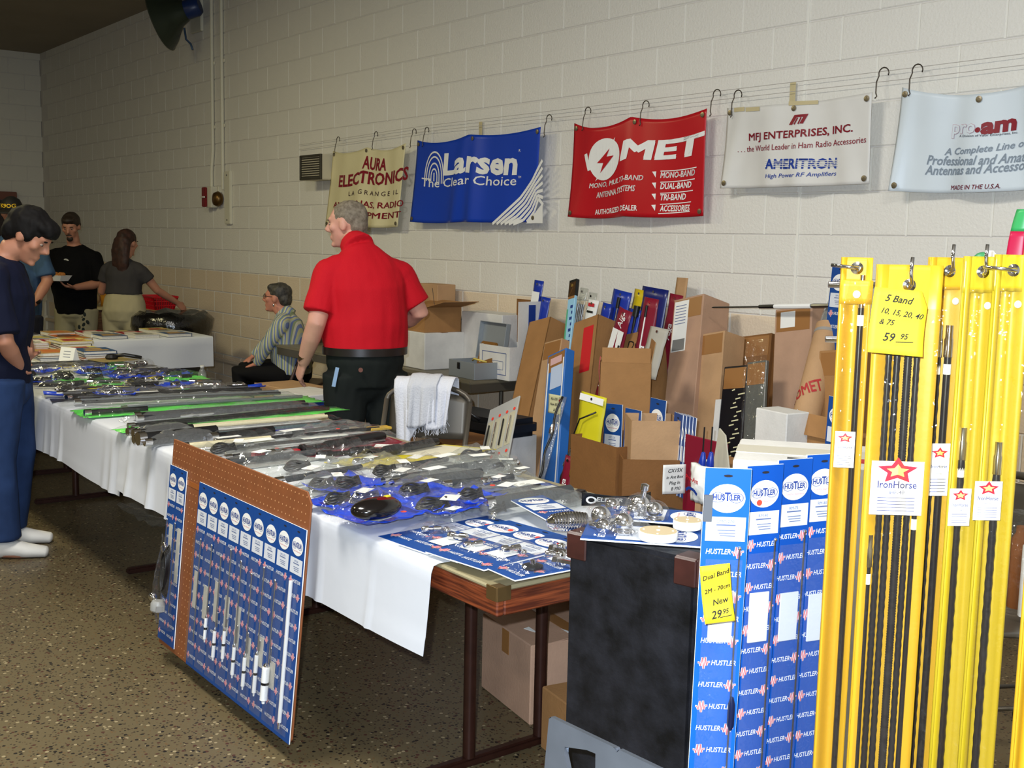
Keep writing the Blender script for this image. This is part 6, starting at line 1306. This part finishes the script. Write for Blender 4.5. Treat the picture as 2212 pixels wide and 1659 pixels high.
# seated woman
g0 = PD(634,800,9.0); sp = dict(vox=.009, head=(0,.135,1.085), hpitch=3, hs=.96, skin=M('skin_warm',(200,134,110),.5,spec=.35), shirt=stripe_mat('shirt_stripes',((168,176,168),(196,192,140),(120,134,176),(204,202,176),(146,158,120),(104,120,168)), 20), pants=M('trousers_black',(12,11,13),.8,spec=.2), waist=.58, hem=.50, sleeve='long',
    torso=[(.46,.17,.13,0,0),(.54,.175,.14,0,.0),(.66,.170,.145,0,.03),(.78,.168,.135,0,.05),(.90,.155,.11,0,.055),(.955,.07,.065,0,.07),(.985,.05,.05,0,.09)],
    armL=[(-.165,.05,.885),(-.19,.15,.73),(-.14,.25,.58),(-.12,.33,.545)], armR=[(.165,.06,.885),(.20,.24,.76),(.14,.37,.61),(.12,.44,.56)], ak=.95, legL=[(-.09,.02,.50),(-.11,.40,.50),(-.10,.36,.08)], legR=[(.09,.02,.50),(.11,.43,.51),(.10,.40,.08)], lk=.92,
    hairm=M('hair_grey_dark',(84,80,72),.6,col2=(40,38,36),vscale=40), palm=(0,0,-1), thumb={-1:(1,0,0),1:(-1,0,0)}, collar=True, curl=.35, wr=.004, pad=.008)
tw, H = person('seated woman in a striped blouse and black trousers facing left', V((g0.x,g0.y,0)), 226, sp)
hair_cap(tw, H, sp['hairm'], [((0,-.028,.050),(.086,.098,.082)), ((0,-.075,.005),(.074,.055,.075)), ((0,.03,.085),(.06,.05,.035))], .009, .006)
for s_ in (-1,1):
    m = MB(); m.M = H; m.tube([(s_*.032+.019*math.cos(a),.094,.008+.017*math.sin(a)) for a in [2*math.pi*i/14 for i in range(14)]], .0022, 5, True); m.tube([(s_*.05,.09,.014),(s_*.077,.0,.012)], .0022, 5); m.build('glasses', M('glasses_dark',(70,60,50),.3,.6), tw)
    m = MB(); m.M = H; m.ell((s_*.082,-.004,-.052), (.008,.008,.014)); m.build('earring', CHROME, tw, smooth=True)
# man in navy t-shirt bending over the table
g0 = PZ(22,1190,0); sp = dict(vox=.009, head=(.02,.135,1.540), hyaw=-14, hpitch=-34, hs=1.04, skin=SK2, shirt=M('tshirt_navy',(16,20,40),.85,spec=.15), pants=M('jeans_blue',(38,58,96),.85,spec=.15,var=.35,vscale=7), waist=.97, hem=.80,
    torso=[(.80,.165,.135,0,-.04),(.92,.185,.15,0,-.04),(1.02,.180,.150,0,-.04),(1.15,.190,.160,0,-.03),(1.28,.196,.150,0,-.015),(1.38,.175,.105,0,.0),(1.435,.085,.075,0,.02),(1.47,.06,.06,0,.04)],
    armL=[(-.19,.0,1.335),(-.23,.04,1.08),(-.10,.10,.97),(-.02,.10,.96)], armR=[(.185,.0,1.335),(.225,.05,1.05),(.10,.085,.93),(.02,.07,.92)], ak=1.05, legL=[(-.10,0,.86),(-.13,.03,.47),(-.14,-.02,.08)], legR=[(.10,0,.86),(.12,-.02,.47),(.13,.0,.08)], lk=1.0, slen=.86,
    hairm=M('hair_black',(14,12,12),.75,spec=.2), shoes=M('sneaker_white',(206,204,198),.6), curl=.8, pad=.014, wr=.008)
t, H = person('man in a navy t-shirt and jeans leaning over the tables', V((g0.x,g0.y,0)), 66, sp)
hair_cap(t, H, sp['hairm'], [((0,-.022,.045),(.086,.105,.092)), ((0,.045,.080),(.072,.060,.045)), ((0,-.075,.0),(.075,.05,.075)), ((.065,.0,.03),(.022,.04,.045)), ((-.065,.0,.03),(.022,.04,.045)), ((0,.080,.068),(.055,.028,.026))], .008, .007)
# man in cap and blue shirt
g0 = PD(36,600,9.5); sp = dict(vox=.010, head=(0,.05,1.715), hyaw=12, hpitch=-8, skin=SK2, shirt=M('shirt_denim',(58,82,112),.85,spec=.15), pants=M('trousers_navy',(22,24,36),.85), waist=.98, hem=.86,
    torso=[(.80,.165,.135,0,0),(.92,.185,.15,0,.0),(1.05,.20,.17,0,.02),(1.2,.205,.165,0,.03),(1.38,.21,.145,0,.01),(1.46,.18,.105,0,.0),(1.53,.085,.075,0,.01),(1.59,.06,.06,0,.02)],
    armL=[(-.205,.02,1.41),(-.29,.05,1.16),(-.24,.18,.98),(-.19,.24,.93)], armR=[(.205,.02,1.41),(.27,.08,1.17),(.16,.28,1.02),(.10,.34,1.0)], ak=1.15, legL=[(-.10,0,.86),(-.11,.02,.47),(-.12,-.02,.08)], legR=[(.10,0,.86),(.11,.02,.47),(.12,-.02,.08)], slen=.85, hairm=M('hair_brown',(52,38,28),.6), curl=.8, pad=.014)
t, H = person('man in a blue shirt and black lettered cap behind the tables', V((g0.x,g0.y,0)), 318, sp)
hair_cap(t, H, sp['hairm'], [((0,-.03,.0),(.080,.085,.05))], .010)
m = MB(); m.M = H; m.loft([(0,-.012,.015),(0,-.012,.06),(0,-.012,.10),(0,-.012,.125)], [(.084,.108),(.083,.106),(.066,.085),(.03,.04)], (1,0,0), 24, cap=.2); m.build('cap_crown', M('cap_black',(14,13,16),.7), t, smooth=True)
m = MB(); m.M = H; m.loft([(0,.07,.028),(0,.13,.022),(0,.165,.012)], [(.075,.006),(.068,.006),(.04,.005)], (1,0,0), 16); m.build('cap_brim', M('cap_black',(14,13,16)), t, smooth=True)
m = MB(); m.M = H; put_text(m, lambda a, b: V((-a, -.012+math.sqrt(max(0,.0112-a*a*1.6))+.004, .062+b)), 'K9OG', .045, 0, 0, bold=.03); m.M = H @ Matrix.Identity(4); m.build('cap_lettering', M('thread_gold',(220,180,40),.6), t, kind='stuff')
m = MB(); m.M = Matrix.Translation((-.247,.165,1.0)) @ Matrix.Rotation(R(-35),4,'X'); m.lathe([(.036,-.014),(.038,0),(.036,.014)], 16); m.build('wristwatch', BLACK, t, smooth=40)
# man in black t-shirt with a food tray
g0 = PD(163,600,10.8); sp = dict(vox=.010, head=(0,.06,1.612), hyaw=10, hpitch=-20, skin=SK2, shirt=M('tshirt_black',(10,10,12),.85,spec=.12), pants=M('trousers_khaki_print',(150,142,112),.85), waist=.93, hem=.80,
    torso=[(.78,.165,.135,0,0),(.90,.180,.15,0,.0),(1.03,.195,.168,0,.02),(1.16,.198,.165,0,.03),(1.30,.205,.145,0,.01),(1.385,.18,.105,0,.0),(1.435,.085,.075,0,.01),(1.475,.06,.06,0,.025)],
    armL=[(-.20,.02,1.325),(-.28,.05,1.09),(-.14,.27,1.06),(-.07,.32,1.07)], armR=[(.20,.02,1.325),(.27,.05,1.10),(.10,.26,1.12),(.03,.31,1.13)], ak=1.12, legL=[(-.10,0,.84),(-.11,.02,.46),(-.12,-.02,.08)], legR=[(.10,0,.84),(.11,.02,.46),(.12,-.02,.08)], slen=.92, hairm=M('hair_brown_dark',(40,30,22),.6), palm=(0,0,1), thumb={-1:(0,1,0),1:(0,1,0)}, curl=.5, pad=.016, wr=.008)
t, H = person('man in a black printed t-shirt holding a food tray', V((g0.x,g0.y,0)), 316, sp)
hair_cap(t, H, sp['hairm'], [((0,-.022,.048),(.084,.102,.088)), ((0,-.07,0),(.074,.05,.065)), ((0,.05,.085),(.06,.05,.03))], .010)
m = MB(); m.M = H; m.ell((0,.075,-.09), (.03,.022,.026)); m.ell((0,.094,-.048), (.028,.008,.006)); m.build('goatee', sp['hairm'], t, smooth=True)
m = MB(); pr = lambda a, b: V((a, .165+.012-abs(a)*.25, b)); disc(m, pr, .0, 1.275, .035, .045, 16); [ribbon(m, pr, [(-.07+.022*q, 1.20), (-.056+.022*q, 1.20)], .025) for q in range(7)]; [ribbon(m, pr, [(-.05+.022*q, 1.16), (-.036+.022*q, 1.16)], .022) for q in range(5)]; m.build('shirt_print', M('print_pale',(180,180,172),.7), t, kind='stuff')
m = MB(); rn = random.Random(3)
for k in range(26):
    z = .80-.024*k; x = -.115+.02*math.sin(k*1.7); m.ell((x+rn.uniform(-.03,.02), .104+.0, z), (.016,.006,.022), Matrix.Rotation(rn.uniform(-1,1),4,'Y'), 8, 5)
m.build('leaf_print', M('print_darkgreen',(30,38,34),.8), t, kind='stuff')
tr = t.matrix_world @ V((-.02,.36,1.12)); tt = thing('food_tray', 'white paper tray of food held by the man in black', 'food tray', tr, rz=R(30))
m = MB(); m.hexa([(-.07,-.05,0),(.07,-.05,0),(.07,.05,0),(-.07,.05,0),(-.10,-.07,.05),(.10,-.07,.05),(.10,.07,.05),(-.10,.07,.05)]); m.build('tray', PAPER, tt)
m = MB(); 
for k in range(7): m.ell((-.06+.02*k,.01*math.sin(k*2),.055+.008*math.cos(k*3)), (.022,.03,.018), seg=10, rg=6)
m.build('food', M('food_orange',(190,120,50),.6,var=.3,vscale=40), tt, smooth=True, kind='stuff')
# woman with long hair seen from behind
g0 = PD(268,650,10.2); sp = dict(vox=.010, head=(.02,.05,1.475), hyaw=-12, hpitch=-6, hs=.95, skin=SK2, shirt=M('tshirt_grey',(58,56,56),.85,spec=.12), pants=M('trousers_khaki',(168,158,124),.85,var=.12,vscale=6), waist=1.06, hem=1.03,
    torso=[(.80,.17,.13,0,0),(.88,.192,.15,0,-.005),(.98,.178,.135,0,.0),(1.06,.152,.115,0,.0),(1.13,.155,.115,0,.01),(1.20,.165,.12,0,.015),(1.265,.160,.10,0,.01),(1.305,.11,.075,0,.0),(1.34,.062,.06,0,.01),(1.37,.05,.05,.01,.02)],
    armL=[(-.165,.01,1.235),(-.245,.06,1.03),(-.30,.22,1.06),(-.29,.30,1.08)], armR=[(.165,.01,1.235),(.27,.10,1.06),(.38,.28,.94),(.42,.34,.88)], ak=.88, legL=[(-.095,0,.86),(-.10,.01,.46),(-.10,-.02,.08)], legR=[(.095,0,.86),(.12,.0,.46),(.15,-.02,.08)], lk=1.0, slen=.45, hairm=M('hair_chestnut',(58,34,26),.6,spec=.3,col2=(36,22,18),vscale=30), curl=.7, pad=.008)
t, H = person('woman with long brown hair and grey top reaching to a red basket', V((g0.x,g0.y,0)), 134, sp)
hair_cap(t, H, sp['hairm'], [((0,-.025,.045),(.084,.102,.090)), ([(0,-.075,.03),(.0,-.095,-.08),(.01,-.10,-.20),(.03,-.09,-.30)], [(.084,.058),(.098,.055),(.092,.045),(.055,.028)], (1,0,0), 18)], .010, .006)
hp = t.matrix_world @ V((-.29,.30,1.06)); tf = thing('foil_packet', 'crumpled silver foil packet in the hand of the long haired woman', 'packet', hp); m = MB(); m.ell((0,0,0), (.05,.04,.06), seg=12, rg=8); o = m.build('foil', M('foil',(190,196,196),.2,.7), tf)
# ------------------------------------------------------------------ chairs
GCH = M('chair_grey',(92,86,76),.4,.4,spec=.5)
def folding_chair(label, loc, rz, mat=None):
    """steel folding chair: -y is the front"""
    mat = mat or GCH; t = thing('folding_chair', label, 'chair', loc, rz=rz, group='grey steel folding chairs')
    for s_ in (-1,1):
        m = MB(); m.tube([(s_*.215,-.20,.0),(s_*.215,-.02,.40),(s_*.215,.13,.78)], .013, 8); m.build('front_leg', mat, t, smooth=True)
        m = MB(); m.tube([(s_*.19,.22,.0),(s_*.19,-.10,.43)], .012, 8); m.build('rear_leg', mat, t, smooth=True)
        MB().lathe([(.017,0),(.016,.03)],10,(s_*.215,-.20,0)).build('foot_cap', RUB, t); MB().lathe([(.016,0),(.015,.03)],10,(s_*.19,.22,0)).build('foot_cap', RUB, t)
    P = [(-.215,.13,.78)]+[(.215*math.cos(a),.13+.03*math.sin(a),.78+.075*math.sin(a)) for a in [math.pi*(1-i/12) for i in range(13)]]
    MB().tube(P, .013, 8).build('top_rail', mat, t, smooth=True)
    MB().sheet(lambda u, v: ((u-.5)*.41, .115+.035*(v)-.025*math.sin(math.pi*u)+.012, .60+v*.20+.03*math.sin(math.pi*u)*v), 12, 6, .004).build('backrest', mat, t, smooth=True)
    MB().sheet(lambda u, v: ((u-.5)*.40, -.20+v*.40, .435+.012*(2*u-1)**2-.01*v), 10, 8, .006).build('seat', mat, t, smooth=True)
    MB().cyl((-.2,-.12,.18),(.2,-.12,.18),.008,seg=8).build('stretcher', mat, t, smooth=True); MB().cyl((-.18,.12,.15),(.18,.12,.15),.008,seg=8).build('stretcher', mat, t, smooth=True)
    return t
pc = PD(955,835,5.55); tc = folding_chair('grey folding chair with a white towel over its back', V((pc.x,pc.y-.13,0)), R(38))
# towel over the backrest
mw = tc.matrix_world; t = thing('towel', 'white frayed towel hanging over the grey chair back', 'towel', mw @ V((-.02,.13,.55)), mw.to_3x3().to_4x4())
def drape(x0, x1, front_l, back_l, off, seed):
    def fn(u, v):
        fl = front_l(u); tot = fl+back_l; s_ = v*tot-back_l; x = x0+(x1-x0)*u; k = (.016*math.sin(u*13+seed)+.008*math.sin(u*31+seed*2))*min(1, abs(s_)*6)
        if s_ < -.025: return (x, .075+k*.5, .325+s_)
        if s_ < .025: return (x, .03-s_*1.8+.0, .345+off-.02*abs(s_)/.025)
        return (x*(1-.25*s_)+.05*s_*math.sin(u*6+seed), -.03-off-.10*s_+k, .325+off-s_)
    return fn
TWL = M('towel_white',(214,216,224),.9,bump=.4,bscale=120)
l1 = drape(-.15, .13, lambda u: .34-.17*u+.03*math.sin(u*9), .16, 0, 1); l2 = drape(-.07, .08, lambda u: .22+.02*math.sin(u*5), .1, .016, 3); l3 = drape(.05, .155, lambda u: .235-.02*u, .12, .008, 5)
MB().sheet(l1, 26, 30, .004).build('cloth', TWL, t, smooth=True); MB().sheet(l2, 18, 24, .004).build('folded_layer', M('towel_grey',(196,198,204),.9,bump=.4,bscale=120), t, smooth=True); MB().sheet(l3, 12, 24, .004).build('side_fold', TWL, t, smooth=True)
m = MB()
for fn, n_ in ((l1, 34), (l3, 14)):
    for i in range(n_): q = V(fn(i/(n_-1), 1)); m.tube([q, q+V((.006*math.sin(i*3),.0,-.012-.008*math.sin(i*7))), q+V((.010*math.sin(i*5),.002,-.028))], .0014, 4)
m.build('fringe', TWL, t, kind='stuff')
wm = tw.matrix_world @ V((0,-.04,0)); wl = math.atan2(tw.matrix_world[1][1], tw.matrix_world[0][1])
folding_chair('grey folding chair under the seated woman', V((wm.x,wm.y,0)), wl+R(90), M('chair_brown',(84,66,60),.4,.4))
pr_ = PD(2200,1120,3.55); folding_chair('grey folding chair at the right edge behind the yellow bags', V((pr_.x,pr_.y,0)), R(60))
t = thing('parts_sack', 'clear sack of parts on the right edge chair', 'sack', V((pr_.x,pr_.y,.455)))
for k, (x, y) in enumerate(((-.08,-.02),(.0,.03),(.07,-.03))): MB().lathe([(.03,0),(.03,.22),(.018,.24),(.018,.26)],12,(x,y,0)).build('white_bottle', WHITE if k != 1 else M('bottle_brown',(150,90,40),.4), t, smooth=40)
MB().ell((0,0,.15),(.17,.12,.17),seg=14,rg=10).build('film', CLEAR, t)
# ------------------------------------------------------------------ boxes under and behind the tables
p = PZ(745,1290,0); t = carton('white printed carton on the floor under the near table', V((p.x-.06,p.y+.12,0)), R(-8), .36,.26,.20, WBOX, tape=False)
m = MB(); put_text(m, front(-.131), 'TRANS', .05, .04, .15, bold=.03); m.build('lettering', M('ink_black',(26,30,40),.5), t, kind='stuff')
p = PZ(1120,1560,0); t = carton('large tan shipping carton under the near table end', V((p.x-.10,p.y+.24,0)), R(-10), .36,.40,.27, CB4); MB().box((.13,.09,.001),(.07,-.08,.2707),R(20)).build('shipping_label', PAPER, t); MB().box((.36,.12,.002),(0,-.10,.272),m=Matrix.Rotation(R(5),4,'X')).build('flap', CB4, t)
m = MB()
for k in range(4): m.box((.05,.008,.0006),(.06,-.06-.014*k,.2716),R(20))
m.build('label_print', INK, t, kind='stuff')
p = PZ(1185,1640,0); carton('small tan carton beside the table leg and the case', V((p.x+.02,p.y+.10,0)), R(-10), .17,.17,.20, CB, tape=False)
t = carton('dark navy box standing behind the large tan carton', V((-2.98,2.75,0)), R(-10), .52,.22,.42, M('box_navy',(22,28,40),.6), tape=False); MB().box((.52,.004,.10),(0,-.11,.45),m=Matrix.Rotation(R(25),4,'X')).build('flap', M('box_navy',(22,28,40)), t)
p = PZ(1215,1440,0); carton('tan carton on the floor behind the case', V((-2.42,2.62,0)), R(-20), .3,.3,.36, CB4, tape=False)
for (px, py, w, lb) in ((130,1000,.55,'white carton panel under the middle table, left one'),(215,1010,.6,'white carton panel under the middle table, right one')):
    p = PY(px, py, 2.75); carton(lb, V((p.x,2.85,0)), 0, w,.18,.30, WBOX, tape=False)
t = thing('plastic_sheet', 'crumpled clear plastic sheet on the floor under the middle table', 'plastic', V((-6.1,2.25,.0))); MB().sheet(lambda u, v: ((u-.5)*.6,(v-.5)*.3,.03+.03*noise.noise((u*7,v*5,3))), 16, 10, 0).build('sheet', CLEAR2, t)
p = PD(668,870,6.7); t = carton('white and blue carton behind the man in red', V((p.x,p.y,0)), R(10), .34,.26,p.z+.07, WBOX, tape=False); MB().box((.341,.261,.05),(0,0,p.z+.01)).build('blue_band', BLUEP, t)
p = PD(625,850,7.6); carton('tan carton on the floor between the woman and the man in red', V((p.x,p.y,0)), R(5), .40,.30,p.z+.06, CB2, tape=False)
p = PD(960,935,5.9); carton('brown carton behind the chair with the towel', V((p.x,p.y+.05,0)), R(5), .42,.30,.56, CB3, tape=False)
p = PD(1065,880,6.2); t = thing('black_bag', 'black carry case lying on white cartons under the side table', 'bag', V((p.x-.05,p.y,0)), rz=R(5)); MB().box((.55,.28,.10),(0,0,.58)).build('case', M('bag_black',(14,14,15),.5), t, bevel=.03); MB().tube([(-.1,-.14,.62),(-.06,-.17,.65),(.06,-.17,.65),(.1,-.14,.62)],.010,8).build('handle', RUB, t, smooth=True); MB().box((.48,.26,.53),(0,.02,.265)).build('white_crate', WBOX, t, bevel=.004)
# ------------------------------------------------------------------ things at the far end
p = PD(372,705,10.15); t = thing('trash_can', 'trash can lined with a bulging black plastic bag', 'trash can', V((p.x,p.y,0)))
MB().lathe([(.22,0),(.25,.05),(.28,.66),(.29,.68)], 24).build('can', M('can_grey',(60,60,62),.5), t, smooth=40)
m = MB(); prf = [(.295,.60),(.33,.66),(.36,.76),(.35,.84),(.30,.88),(.20,.86),(.05,.82)]; m.lathe(prf, 34); 
for i, v in enumerate(m.v): q = noise.noise((v.x*6,v.y*6,v.z*5)); m.v[i] = V((v.x*(1+.12*q),v.y*(1+.12*q),v.z+.03*noise.noise((v.x*9,v.y*9,1))))
m.build('liner', M('bag_gloss',(10,10,11),.18,spec=.7,bump=.8,bscale=16), t, smooth=True)
p = PD(345,668,11.1); t = thing('serving_table', 'cream topped serving table holding the red basket', 'table', V((p.x,p.y,0)), rz=R(0)); sz = p.z
MB().box((.75,.42,.035),(0,0,sz-.0175)).build('table_top', M('top_cream',(196,180,130),.5), t, bevel=.005)
for sx in (-1,1):
    for sy in (-1,1): MB().cyl((sx*.33,sy*.17,0),(sx*.33,sy*.17,sz-.03),.014,seg=8).build('leg', GCH, t, smooth=50)
t = thing('basket', 'red plastic basket by the wall under the reaching hand', 'basket', V((p.x,p.y,sz))); RB_ = M('basket_red',(196,14,30),.4)
m = MB(); w0, d0, w1, d1, h = .13,.09,.16,.12,.125
for (a, b_, c, d_) in (((-w0,-d0),(w0,-d0),(w1,-d1),(-w1,-d1)),((w0,-d0),(w0,d0),(w1,d1),(w1,-d1)),((w0,d0),(-w0,d0),(-w1,d1),(w1,d1)),((-w0,d0),(-w0,-d0),(-w1,-d1),(-w1,d1))):
    A, B, C, D_ = V((*a,0)), V((*b_,0)), V((*c,h)), V((*d_,h))
    n = 9
    for k in range(n+1): m.tube([A.lerp(B,k/n), D_.lerp(C,k/n)], .006, 5)
    for q in (0,.33,.66): m.tube([A.lerp(D_,q), B.lerp(C,q)], .006, 5)
m.build('lattice', RB_, t, kind='stuff'); m = MB(); m.tube([(-w1,-d1,h),(w1,-d1,h),(w1,d1,h),(-w1,d1,h)], .011, 6, True); m.build('rim', RB_, t); MB().box((.27,.19,.006),(0,0,.004)).build('bottom', RB_, t)
MB().box((.25,.17,.09),(0,0,.055)).build('contents', M('contents_red',(150,20,30),.6), t)
p = PD(212,660,12.3); t = thing('wooden_counter', 'brown wooden cabinet with snacks between the man in black and the woman', 'cabinet', V((p.x,p.y,0)), rz=R(0)); cz = p.z
MB().box((.55,.4,cz-.03),(0,0,(cz-.03)/2)).build('body', wood_mat('counter_wood',(74,46,26),(120,82,46)), t, bevel=.006); MB().box((.62,.46,.03),(0,0,cz-.015)).build('top', M('top_cream',(196,180,130)), t, bevel=.004)
for k in (-1,1): MB().box((.24,.012,cz*.7),(k*.13,-.2,cz*.45)).build('door', wood_mat('counter_wood',(74,46,26),(120,82,46)), t, bevel=.004)
p = PD(222,625,12.2); t = thing('snack_bag', 'orange and clear snack bags on the wooden cabinet', 'bag', V((p.x+.05,p.y,cz)), rz=.3); MB().sheet(lambda u, v: ((u-.5)*.14,-.04*math.sin(math.pi*u)*math.sin(math.pi*v),v*.24),8,8,.03).build('bag', M('bag_orange',(206,140,40),.35), t, smooth=True)
p = PD(200,625,12.2); t = thing('bread_bag', 'clear bread bag on the wooden cabinet', 'bag', V((p.x-.02,p.y,cz)), rz=.0); MB().ell((0,0,.08),(.13,.08,.08)).build('bread', M('bread',(186,168,130),.7), t, smooth=True); MB().ell((0,0,.09),(.15,.095,.095),seg=12,rg=8).build('film', CLEAR, t)
p = PD(437,812,8.6); t = thing('water_bottle', 'small clear water bottle by the wall behind the middle table', 'bottle', V((p.x,p.y,0)));  bz = p.z+.08
MB().lathe([(.03,bz-.19),(.032,bz-.18),(.032,bz-.06),(.014,bz-.025),(.014,bz-.012)],14).build('bottle', film('water_film',(220,232,236),.2,.05,.2), t, smooth=40); MB().lathe([(.016,bz-.014),(.016,bz)],12).build('cap', WHITE, t); MB().box((.22,.18,bz-.19),(0,0,(bz-.19)/2)).build('stand', GCH, t, bevel=.004)
# striped bag and small bottle at the right edge
p = PD(2212,505,2.6); t = thing('striped_bag', 'green, red and orange printed bag at the right edge above the rack', 'bag', V((p.x,p.y,p.z-.06)), frame((0,0,0),(0,0,1),facing(0)))
def sbag(u, v): return ((u-.5)*.075*(1-.45*v*v), -.02*math.sin(math.pi*u), -.01+v*.125)
def part_(name, u0, u1, v0, v1, mat): MB().sheet(lambda u, v: sbag(u0+(u1-u0)*u, v0+(v1-v0)*v), 8, 6, .02).build(name, mat, t, smooth=True)
part_('green_panel', 0,1,.60,1, M('bag_green',(50,150,80),.4)); part_('red_panel', 0,.42,0,.60, M('bag_crimson',(176,14,60),.4)); part_('orange_panel', .42,1,0,.60, M('bag_amber',(206,140,30),.4))
MB().cyl((0,.03,-1.48),(0,.03,.0),.006,seg=8).build('stand_rod', CHROME, t); MB().lathe([(.10,-1.49),(.10,-1.475)],20,(0,.03,0)).build('stand_base', STEEL, t)
p = PD(2140,548,2.2); t = thing('spray_cap', 'white and blue cap poking up behind the yellow bags', 'cap', V((p.x,p.y,0))); z0 = p.z
MB().lathe([(.010,z0-.06),(.010,z0),(.005,z0+.006)],14).build('cap', WHITE, t, smooth=40); MB().lathe([(.0105,z0-.03),(.0105,z0-.012)],14).build('blue_ring', BLUEP, t, smooth=40); MB().ell((-.022,.01,z0-.015),(.020,.012,.018)).build('green_top', M('cap_green',(60,130,80),.4), t, smooth=True); MB().cyl((0,0,0.01),(0,0,z0-.06),.006,seg=8).build('stem', STEEL, t); MB().lathe([(.07,0),(.07,.012)],18).build('foot', STEEL, t)
